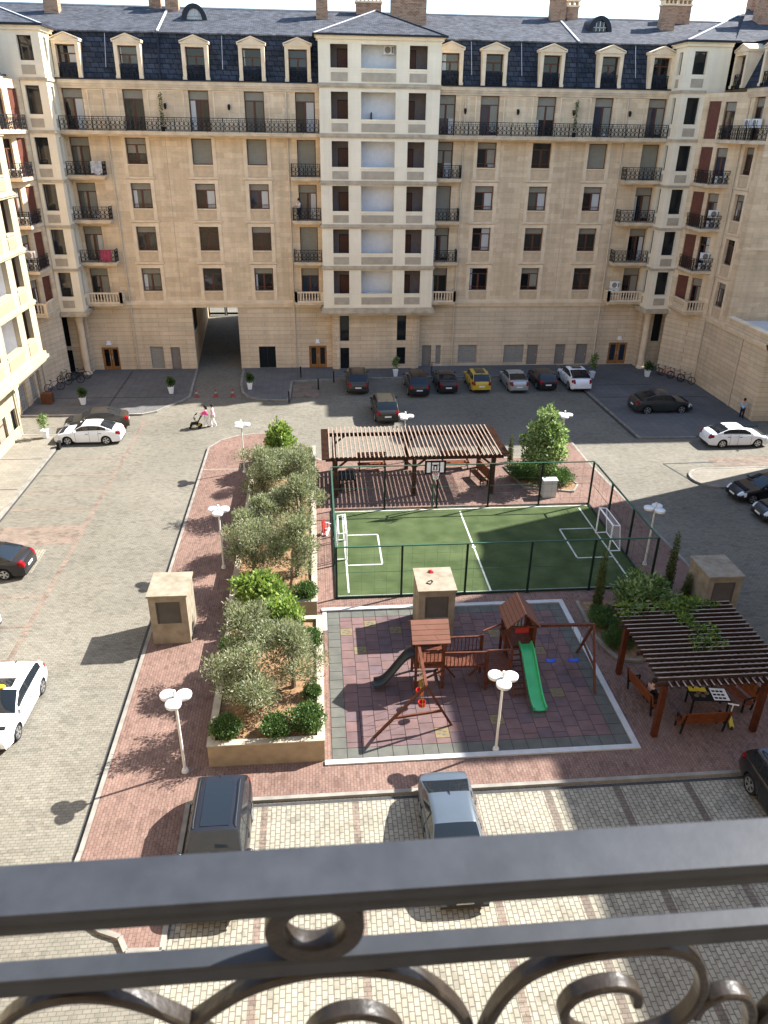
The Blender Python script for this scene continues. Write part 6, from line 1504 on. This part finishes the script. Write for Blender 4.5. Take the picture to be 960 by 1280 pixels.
def smooth(pts, x, e=.07): return (interp(pts, x-e) + 2*interp(pts, x) + interp(pts, x+e))/4
TYPES = {
 'sedan': dict(L=4.62, W=1.80, H=1.45, xf=1.38, xr=-1.30, wr=.325, zl=.20, deck=[(-2.31,.62),(-2.28,.93),(-2.2,1.02),(-1.75,1.08),(-1.3,1.06),(.95,.99),(1.6,.90),(2.05,.78),(2.22,.66),(2.31,.50)], w0=1.02, w1=.28, r1=-.95, r0=-1.78, sg=(-1.35,.72), bp=(-.18,)),
 'suv': dict(L=4.75, W=1.92, H=1.72, xf=1.42, xr=-1.40, wr=.375, zl=.28, deck=[(-2.37,.70),(-2.33,1.0),(-2.28,1.12),(-1.6,1.15),(.95,1.11),(1.6,1.04),(2.1,.95),(2.28,.80),(2.37,.58)], w0=1.05, w1=.42, r1=-1.75, r0=-2.22, sg=(-2.0,.78), bp=(-.15,-1.2)),
 'suvcoupe': dict(L=4.85, W=1.96, H=1.68, xf=1.46, xr=-1.44, wr=.385, zl=.28, deck=[(-2.42,.75),(-2.38,1.02),(-2.3,1.16),(-1.9,1.18),(.95,1.10),(1.6,1.03),(2.15,.92),(2.32,.78),(2.42,.56)], w0=1.05, w1=.35, r1=-.85, r0=-2.12, sg=(-1.6,.75), bp=(-.2,)),
 'hatch': dict(L=4.30, W=1.80, H=1.48, xf=1.30, xr=-1.28, wr=.325, zl=.20, deck=[(-2.15,.62),(-2.12,.92),(-2.05,1.0),(-1.3,1.04),(.95,.98),(1.5,.91),(1.95,.78),(2.08,.66),(2.15,.48)], w0=1.05, w1=.22, r1=-1.45, r0=-2.02, sg=(-1.62,.75), bp=(-.25,)),
 'cross': dict(L=4.25, W=1.82, H=1.60, xf=1.28, xr=-1.26, wr=.345, zl=.25, deck=[(-2.12,.68),(-2.09,.98),(-2.02,1.06),(-1.3,1.08),(.95,1.04),(1.5,.98),(1.92,.86),(2.06,.72),(2.12,.52)], w0=1.0, w1=.35, r1=-1.5, r0=-2.0, sg=(-1.72,.72), bp=(-.2,)),
}
def wheel_meshes(r):
    k_ = ('wheel', r)
    if k_ not in MESHES:
        t, q = MB(), MB(); w_ = .215
        t.lathe([(r*.66,-w_/2+.02),(r*.9,-w_/2),(r*.985,-w_/2+.03),(r,-.05),(r,.05),(r*.985,w_/2-.03),(r*.9,w_/2),(r*.66,w_/2-.02)], (0,0,0), 22, axis='y')
        q.lathe([(r*.69,.075),(r*.70,.10),(r*.64,.10),(r*.60,.03),(r*.10,.03)], (0,0,0), 20, axis='y')
        for s in range(5):
            a = s*2*math.pi/5
            for da in (-.16,.16): q.bar((r*.12*math.cos(a), .075, r*.12*math.sin(a)), (r*.66*math.cos(a+da), .092, r*.66*math.sin(a+da)), .05, .03, up=(0,1,0))
        q.cyl((0,.03,0),(0,.09,0),r*.17,n=10)
        MESHES[k_] = (t.mesh('tyre', M['tyre'], True), q.mesh('rim', M['rim']))
    return MESHES[k_]
def car_geo(kind):
    if ('car', kind) in MESHES: return MESHES[('car', kind)]
    P = TYPES[kind]; L, W, H, wr, zl = P['L'], P['W'], P['H'], P['wr'], P['zl']; hl = L/2
    ra = wr+.055
    xs = {-hl, -hl+.03, -hl+.09, -hl+.18, -hl+.3, hl, hl-.03, hl-.09, hl-.18, hl-.3, hl-.45}
    for xw in (P['xf'], P['xr']):
        for a in range(9): xs.add(round(xw + ra*math.cos(a*math.pi/8), 4))
    x = -hl+.45
    while x < hl-.5: xs.add(round(x, 3)); x += .16
    for v_ in (P['w0'], P['w1'], P['r0'], P['r1']): xs.add(v_)
    xs = sorted(xs); xx = [xs[0]]
    for v_ in xs[1:]:
        if v_-xx[-1] > .018: xx.append(v_)
    xs = xx
    def hw(x):
        t = max(0, (abs(x)-hl*.55)/(hl*.45)); return W/2*(1-(.20 if x > 0 else .15)*t**2.4)
    zt = lambda x: smooth(P['deck'], x)
    def low(x):
        z = zl + .06*max(0, (abs(x)-hl+.35)/.35)
        for xw in (P['xf'], P['xr']):
            if abs(x-xw) < ra: z = max(z, wr + math.sqrt(max(0, ra*ra-(x-xw)**2)))
        return z
    bf = [(.86,0),(.955,.02),(.985,.16),(1.0,.46),(.995,.72),(.965,.90),(.92,.965),(.72,1.0),(.36,1.012),(0,1.018)]
    def sec(x):
        z0, z1, w_ = low(x), zt(x), hw(x); base = zl; out = []
        for fy, fz in bf:
            z = max(base + (z1-base)*fz, z0 + .012*fz); out.append((w_*fy, z))
        return out
    body, trim, head, tail, grille = MB(), MB(), MB(), MB(), MB()
    n = len(bf); rows = []
    for x in xs:
        h_ = sec(x); full = [(x, -y, z) for y, z in h_] + [(x, y, z) for y, z in h_[-2::-1]]; rows.append(full)
    m_ = len(rows[0])
    body.v = [v_ for r_ in rows for v_ in r_]
    def emit(mb, quad, off=.006):
        a, b, c, d = [Vector(v_) for v_ in quad]; nn = (c-a).cross(d-b); nn.normalize(); cen = (a+b+c+d)/4
        if nn.dot(cen - Vector((cen.x*.8, 0, .6))) < 0: nn = -nn
        mb.add([p+nn*off for p in (a,b,c,d)], [(0,1,2,3)])
    for i in range(len(xs)-1):
        for j in range(m_-1):
            fidx = (i*m_+j, i*m_+j+1, (i+1)*m_+j+1, (i+1)*m_+j); body.f.append(fidx)
            q = [body.v[t] for t in fidx]; cx = sum(v_[0] for v_ in q)/4; cy = sum(v_[1] for v_ in q)/4; cz = sum(v_[2] for v_ in q)/4
            body.m.append(1 if (j in (0, m_-2)) else 0)
            zf = zt(hl-.2)
            if cx > hl-.42 and abs(cy) > .52*W/2 and zf-.20 < cz < zf+.03 : emit(head, q)
            if cx < -hl+.26 and abs(cy) > .56*W/2 and zt(-hl+.2)-.30 < cz < zt(-hl+.2)-.03: emit(tail, q)
    o = len(body.v)
    body.f += [tuple(range(m_)), tuple((len(xs)-1)*m_+j for j in range(m_))]; body.m += [0, 0]
    # lamps also wrap on to the flat ends
    for sx, mb, za, zb in ((1, head, .50, .66), (-1, tail, .72, .90)):
        z0, z1 = (zt(hl)-.02, zt(hl)+.12) if sx > 0 else (zt(-hl)-.04, zt(-hl)+.18)
    gz0, gz1 = zl+.14, zt(hl)-.02
    grille.box(hl-.02, -.30*W, gz0, hl+.012, .30*W, gz1)
    intake, valance = MB(), MB()
    intake.box(hl-.05, -.40*W, zl+.02, hl+.004, .40*W, zl+.12)
    valance.box(-hl-.004, -.40*W, zl+.02, -hl+.05, .40*W, zl+.12)
    # door joints
    for xd in [P['w0']-.22] + list(P['bp']) + [P['xr']+ra+.12 if P['bp'][0]-.9 < P['xr']+ra+.12 else P['bp'][0]-.95]:
        for s in (-1, 1):
            pts = [(xd, s*(y+.004), z) for y, z in sec(xd)[1:7]]
            for a, b in zip(pts[:-1], pts[1:]): trim.bar(a, b, .012, .012)
    for s in (-1, 1):
        for xd in (P['bp'][0]+.16, P['bp'][0]-.75): trim.box(xd-.10, s*(hw(xd)*.985), zt(xd)-.20, xd+.10, s*(hw(xd)*.985+.028), zt(xd)-.17)
    # cabin
    gx = sorted({v_ for v_ in xs if P['r0'] <= v_ <= P['w0']} | {b_ + e for b_ in P['bp'] for e in (-.045, .045)} | {P['r1'], P['w1'], P['sg'][0], P['sg'][1], (P['w0']+P['w1'])/2, (P['r0']+P['r1'])/2})
    def roof(x):
        zb = zt(x)-.005
        if x > P['w1']: t = (P['w0']-x)/(P['w0']-P['w1']); top = H-.03; return zb + (top-zb)*(t**.92)
        if x < P['r1']: t = (x-P['r0'])/(P['r1']-P['r0']); top = H-.04; return zb + (top-zb)*(t**.85)
        u = (x-P['r1'])/(P['w1']-P['r1']); return H-.03*(1-u)-.03*u + .035*math.sin(math.pi*u) - .01*(1-u)
    def csec(x):
        zb = zt(x)-.02; zr = roof(x); h_ = max(0, zr-zb); fr = min(1, h_/(H-1.0)); yb = hw(x)*.915; yt = yb + (W/2*.735-yb)*fr
        ya = lambda s: yb + (yt-yb)*(s**1.15)
        return [(yb, zb), (ya(.14), zb+h_*.14), (ya(.52), zb+h_*.52), (ya(.86), zb+h_*.86), (yt*.965, zb+h_*.955), (yt*.80, zb+h_*.99), (yt*.42, zb+h_*1.01), (0, zb+h_*1.018)]
    cab, wind, rear, side, sun_ = MB(), MB(), MB(), MB(), MB()
    R_ = []
    for x in gx:
        s_ = csec(x); R_.append([(x, -y, z) for y, z in s_] + [(x, y, z) for y, z in s_[-2::-1]])
    mm = len(R_[0])
    for i in range(len(gx)-1):
        xc = (gx[i]+gx[i+1])/2
        for j in range(mm-1):
            q = [R_[i][j], R_[i][j+1], R_[i+1][j+1], R_[i+1][j]]
            jj = j if j < mm//2 else mm-2-j
            tgt = cab
            if jj in (1, 2) and P['sg'][0] < xc < P['sg'][1] and not any(abs(xc-b_) < .045 for b_ in P['bp']): tgt = side
            elif jj >= 5 and P['w1'] < xc < P['w0']-.02: tgt = wind
            elif jj == 4 and P['w1'] < xc < P['w0']-.02: tgt = wind
            elif jj >= 4 and P['r0']+.02 < xc < P['r1']: tgt = rear
            if tgt is cab: cab.add(q, [(0,1,2,3)], 1 if (jj in (1, 2) and P['sg'][0] < xc < P['sg'][1]) else 0)
            else: tgt.add(q, [(0,1,2,3)])
    o = len(body.v); body.v += cab.v; body.f += [tuple(i+o for i in f_) for f_ in cab.f]; body.m += cab.m
    if kind == 'suv':
        for s in (-1, 1):
            y = W/2*.735*.90; trim.tube([(P['w1']-.1, s*y, H-.03), (P['w1']-.25, s*y, H+.05), (P['r1']+.3, s*y, H+.05), (P['r1']+.12, s*y, H-.04)], .022, 6)
    chas = MB(); chas.box(-hl+.15, -W*.40, zl-.02, hl-.15, W*.40, zl+.35); chas.box(-hl+.3, -W*.36, zl+.3, hl-.4, W*.36, zt(0)-.12)
    mir = {}
    for s in (-1, 1):
        k = MB(); xm, ym, zm = P['w0']-.24, hw(.8)*.97+.11, zt(.8)+.07; k.ball((xm, s*ym, zm), (.09,.125,.075), 10, 6); k.bar((xm, s*(ym-.14), zm-.05), (xm, s*ym, zm-.02), .05, .04); mir[s] = k
    def vmerge(mb): return mb
    # weld the skin so it shades smoothly
    import bmesh
    def weld(mb, name, mats):
        me = mb.mesh(name, mats, True, 38); bm = bmesh.new(); bm.from_mesh(me); bmesh.ops.remove_doubles(bm, verts=bm.verts, dist=.0008); bmesh.ops.recalc_face_normals(bm, faces=bm.faces); bm.to_mesh(me); bm.free(); me.set_sharp_from_angle(angle=rad(38)); return me
    G = dict(P=P, body=lambda mat_: weld(body, 'body', [mat_, M['trimb']]), wind=weld(wind, 'windscreen', [M['glass']]), rear=weld(rear, 'rear_window', [M['glass']]), trim=trim.mesh('trim', M['trimb']), grille=grille.mesh('grille', M['trimb']), chas=chas.mesh('underbody', M['dark']), intake=intake.mesh('lower_intake', M['trimb']), valance=valance.mesh('rear_valance', M['trimb']), mir=mir, hw=hw, zt=zt, roof=roof)
    for s, nm in ((-1, 'r'), (1, 'l')):
        for key, src, mt in (('head', head, 'headl'), ('tail', tail, 'taill'), ('side', side, 'glass')):
            k = MB()
            for f_ in src.f:
                q = [src.v[i] for i in f_]
                if sum(v_[1] for v_ in q)*s > 0: k.add(q, [(0,1,2,3)])
            G[key+nm] = weld(k, dict(head='headlight', tail='tail_light', side='side_window')[key], [M[mt]])
    MESHES[('car', kind)] = G
    return G
BODY = {}
def car(kind, col, label, x, y, deg, cat='car', z=0, taxi=False, roofglass=False, plates=(1, 1), bodyscale=1.0, group='cars in the courtyard'):
    G = car_geo(kind); P = G['P']; t = thing('parked_car', label, cat, (x, y, z), rad(deg), group)
    if (kind, col) not in BODY: BODY[(kind, col)] = (G['body'](PAINT[col]), {s: G['mir'][s].mesh('wing_mirror', PAINT[col], True) for s in (-1, 1)})
    bm_, mir = BODY[(kind, col)]
    link('body', bm_, t); link('windscreen', G['wind'], t); link('rear_window', G['rear'], t); link('trim', G['trim'], t); link('grille', G['grille'], t); link('underbody', G['chas'], t); link('lower_intake', G['intake'], t); link('rear_valance', G['valance'], t)
    for s in ('l', 'r'):
        link('side_window', G['side'+s], t); link('headlight', G['head'+s], t); link('tail_light', G['tail'+s], t)
    for s in (-1, 1): link('wing_mirror', mir[s], t)
    tm, rm = wheel_meshes(P['wr'])
    for xw in (P['xf'], P['xr']):
        for s in (-1, 1):
            w_ = link('wheel', tm, t, (xw, s*(P['W']/2-.125), P['wr'])); w_.rotation_euler.z = 0 if s > 0 else math.pi; link('rim', rm, w_)
    hl = P['L']/2
    if plates[0]: k = MB(); k.box(hl+.012, -.26, .40, hl+.022, .26, .51); k.build('number_plate', M['plate'], t)
    if plates[1]:
        zz = G['zt'](-hl)-.12; k = MB(); k.box(-hl-.012, -.26, zz-.06, -hl-.001, .26, zz+.06); k.build('number_plate', M['plate'], t)
    if roofglass or taxi:
        k = MB(); x0, x1 = (P['w1']-.62, P['w1']-.12) if taxi else (P['r1']+.25, P['w1']-.15); n = 6
        for i in range(n):
            xa, xb = x0+(x1-x0)*i/n, x0+(x1-x0)*(i+1)/n; yy = P['W']/2*.735*.62
            k.quad((xa,-yy,G['roof'](xa)+.022),(xa,yy,G['roof'](xa)+.022),(xb,yy,G['roof'](xb)+.022),(xb,-yy,G['roof'](xb)+.022))
        k.build('roof_window', M['glass'], t, smooth=True)
    k = MB(); xa = P['r1']+.1; k.add([(xa-.12,-.02,G['roof'](xa)+.01),(xa+.06,-.02,G['roof'](xa)+.01),(xa+.06,.02,G['roof'](xa)+.01),(xa-.12,.02,G['roof'](xa)+.01),(xa-.12,0,G['roof'](xa)+.075)],[(0,1,2,3),(0,1,4),(1,2,4),(2,3,4),(3,0,4)]); k.build('roof_aerial', M['trimb'], t)
    if taxi:
        k = MB(); k.lathe([(.06,0),(.13,.015),(.135,.07),(.08,.115),(.0,.12)], (0,0,0), 12); k.xf(Matrix.Diagonal((.8,1.5,1,1))); tag(k.build('taxi_sign', M['yellow'], None, True, (x+.18*math.sin(rad(deg))*0, y, z), 0), '', '') if False else None
        o = k.build('roof_sign', M['yellow'], t, True, (P['w1']-.08, 0, G['roof'](P['w1']-.08)+.015))
    return t
car('sedan', 'white', 'white saloon car side on at the left kerb, beside a dark saloon', -16.45, 53.05, 180)
car('sedan', 'olive', 'dark brown-black saloon car half hidden behind the white saloon on the left', -16.6, 55.7, 191)
car('sedan', 'black', 'black saloon car with its tail showing at the left edge of the photo', -17.1, 34.85, 177)
car('hatch', 'white', 'white car of which only the rear corner shows at the left edge', -16.75, 29.2, 180)
car('hatch', 'white', 'white taxi hatchback with a yellow roof sign driving towards the railing', -12.22, 23.85, -92, taxi=True)
car('suv', 'midnight', 'large black car parked by the planter, nearest the railing on the left', -3.45, 16.75, -90, roofglass=True)
car('sedan', 'grey', 'steel grey saloon car parked behind the railing in the middle', 3.87, 16.6, -90)
car('suv', 'black', 'black SUV cut off by the right edge in front of the vine pergola', 15.45, 16.65, -90)
car('sedan', 'black', 'black saloon car nosing in from the right edge, farther of two', 27.95, 41.05, 183)
car('hatch', 'graphite', 'dark hatchback nosing in from the right edge, nearer of two', 27.95, 38.2, 181)
car('sedan', 'white', 'white saloon car driving to the right past the podium corner', 30.5, 50.05, 0)
car('suvcoupe', 'graphite', 'dark green-grey coupe SUV parked side on in the right corner shade', 27.95, 57.45, 1)
car('suvcoupe', 'white', 'white coupe SUV at the right end of the row along the facade', 23.0, 64.8, 90, roofglass=True)
car('hatch', 'black', 'small black car between the silver saloon and the white SUV', 20.15, 65.05, 90)
car('sedan', 'silver', 'silver saloon car in the row along the facade', 17.45, 64.7, 90)
car('cross', 'yellow', 'mustard yellow compact SUV with a black roof in the row along the facade', 14.15, 64.65, 90, roofglass=True)
car('sedan', 'black', 'black saloon car left of the yellow one in the row along the facade', 11.25, 64.75, 90)
car('suv', 'black', 'black SUV parked in front of the white pot at the tower', 8.6, 63.95, 90)
car('suv', 'olive', 'black SUV parked alone under the left side of the tower', 3.45, 64.9, 90)
car('suv', 'olive', 'dark SUV with red tail lights stopped on the road behind the far pergola', 5.25, 57.55, 92)

# ---------------------------------------------------------------- the balcony railing in the foreground
M['railp'] = mat('worn_grey_black_paint', (.027,.030,.036), .5, var=.12, scale=26, bump=.015, bscale=120, c2=(.031,.034,.040), spec=.25)
M['railb'] = mat('bronze_black_paint', (.026,.020,.015), .36, var=.3, scale=40, bump=.10, bscale=80, spec=.28)
br_ = thing('balcony_railing', 'dark wrought iron balcony railing with flat handrail and scrolls in the foreground', 'railing', (0, 0, 18.9))
Z0 = 18.9; RY = .487
prof = [(-.0275,-.004),(-.0262,.0),(.0262,.0),(.0275,-.004),(.0275,-.0105),(.0245,-.0125),(.0245,-.0185),(.0262,-.0205),(.0262,-.0275),(.0235,-.0295),(-.0235,-.0295),(-.0262,-.0275),(-.0262,-.0205),(-.0245,-.0185),(-.0245,-.0125),(-.0275,-.0105)]
k = MB(); n = len(prof)
for x in (-2.2, 2.2): k.v += [(x, RY+y, 19.879-Z0+z) for y, z in prof]
k.f = [(i, (i+1) % n, n+(i+1) % n, n+i) for i in range(n)] + [tuple(range(n)), tuple(range(2*n-1, n-1, -1))]; k.m = [0]*len(k.f)
k.build('handrail', M['railp'], br_)
k = MB(); zb = 19.750-Z0
pf = [(-.0105,-.012),(-.0125,-.009),(-.0125,.009),(-.0095,.012),(.0095,.012),(.0125,.009),(.0125,-.009),(.0105,-.012)]; n = len(pf)
for x in (-2.2, 2.2): k.v += [(x, RY+y, zb+z) for y, z in pf]
k.f = [(i, (i+1) % n, n+(i+1) % n, n+i) for i in range(n)] + [tuple(range(n)), tuple(range(2*n-1, n-1, -1))]; k.m = [0]*len(k.f)
k.build('middle_rail', M['railp'], br_)
k = MB(); k.bar((-2.2,RY,.12), (2.2,RY,.12), .024, .024); k.build('bottom_rail', M['railp'], br_)
def flatbar(name, pts, w_=.020, th=.011):
    """flat iron bar bent in the plane of the railing"""
    # Catmull-Rom smoothing
    P = [Vector((x, 0, z)) for x, z in pts]; Q = []
    for i in range(len(P)-1):
        a, b, c, d = P[max(i-1,0)], P[i], P[i+1], P[min(i+2,len(P)-1)]
        for j in range(6):
            t = j/6; Q.append(.5*((2*b)+(-a+c)*t+(2*a-5*b+4*c-d)*t*t+(-a+3*b-3*c+d)*t**3))
    Q.append(P[-1]); k = MB(); vs = []; h = w_/2; e = .0025
    for i, p in enumerate(Q):
        t = (Q[min(i+1,len(Q)-1)]-Q[max(i-1,0)]).normalized(); nrm = Vector((t.z, 0, -t.x))
        for dy, dn in ((-h,-th/2+e),(-h,th/2-e),(-h+e,th/2),(h-e,th/2),(h,th/2-e),(h,-th/2+e),(h-e,-th/2),(-h+e,-th/2)): vs.append((p.x+nrm.x*dn, RY+dy, p.z-Z0+nrm.z*dn))
    m_ = 8; k.add(vs, [(i*m_+j, i*m_+(j+1) % m_, (i+1)*m_+(j+1) % m_, (i+1)*m_+j) for i in range(len(Q)-1) for j in range(m_)] + [tuple(range(m_)), tuple((len(Q)-1)*m_+j for j in range(m_))])
    return k.build(name, M['railb'], br_, smooth=True, ang=28)
def ring(x, z, r):
    k = MB(); prof_ = [(r, -.012), (r+.001, -.010), (r+.001, .010), (r, .012), (r-.017, .012), (r-.018, .010), (r-.018, -.010), (r-.017, -.012)]
    vs = []; N_ = 40
    for a in range(N_):
        th = 2*math.pi*a/N_
        for rr, yy in prof_: vs.append((x+rr*math.cos(th), RY+yy, z-Z0+rr*math.sin(th)))
    k.add(vs, [(a*8+j, a*8+(j+1) % 8, ((a+1) % N_)*8+(j+1) % 8, ((a+1) % N_)*8+j) for a in range(N_) for j in range(8)])
    return k.build('ring', M['railb'], br_, smooth=True, ang=28)
for i in (-3,-2,-1,0,1,2): ring(-.017+.66*i, 19.8055, .0475)
PXZ = lambda px: px
big_ = [(.166,19.45),(.158,19.53),(.168,19.608),(.184,19.662),(.208,19.698),(.245,19.718),(.292,19.7265),(.345,19.726),(.385,19.707),(.407,19.665),(.408,19.62),(.388,19.582),(.345,19.562),(.300,19.566),(.268,19.588),(.254,19.622),(.262,19.650),(.285,19.664),(.313,19.665),(.333,19.650),(.337,19.630)]
mid_ = [(.160,19.53),(.150,19.60),(.128,19.655),(.095,19.698),(.055,19.722),(.01,19.731),(-.04,19.728),(-.09,19.709),(-.135,19.672),(-.175,19.63),(-.21,19.575)]
mid_in = [(.03,19.50),(.06,19.54),(.072,19.59),(.062,19.63),(.035,19.652),(.002,19.652),(-.022,19.632),(-.03,19.600),(-.015,19.575),(.01,19.57)]
left_ = [(-.085,19.55),(-.128,19.625),(-.165,19.672),(-.205,19.705),(-.245,19.72),(-.285,19.718),(-.32,19.70),(-.345,19.665),(-.352,19.62),(-.335,19.575),(-.30,19.55),(-.262,19.555),(-.245,19.585),(-.255,19.615),(-.28,19.622)]
small_ = [(.50,19.50),(.487,19.56),(.478,19.60),(.462,19.628),(.437,19.634),(.416,19.618),(.412,19.597)]
small2 = [(.487,19.52),(.497,19.58),(.515,19.615),(.545,19.628),(.57,19.612)]
for off in (-1.32, 0, 1.32):
    for s_ in (big_, mid_, mid_in, left_, small_, small2): flatbar('scroll', [(x+off, z) for x, z in s_])
for x in (-1.1, .95):
    k = MB(); k.bar((x,RY,0), (x,RY,.97), .025, .025, up=(0,1,0)); k.build('baluster', M['railp'], br_)
# our own building: wall behind the camera and the balcony slab under it
ob = thing('apartment_block', 'stone apartment block that carries the balcony railing', 'building')
fo = Fc(24, -1.5, 180)
hs = [(u-.8, u+.8, z, z+1.97) for u in (3, 8, 13, 18, 30, 35, 40) for z in (7.2, 10.66, 14.1, 17.54)] + [(23.2, 24.8, 18.9, 21.6)]
k = MB(); fo.wall(k, -10, 46, 0, 27, hs); k.build('wall', M['stone'], ob)
for a, b, z, zt in hs: win(ob, fo, (a+b)/2, z, b-a, zt-z, 'door' if zt-z > 2.5 else 'win')
k = MB(); k.box(-2.2, -1.45, 18.66, 2.2, .56, 18.86); k.build('balcony_slab', M['walk'], ob)
S.view_settings.exposure = 1.75
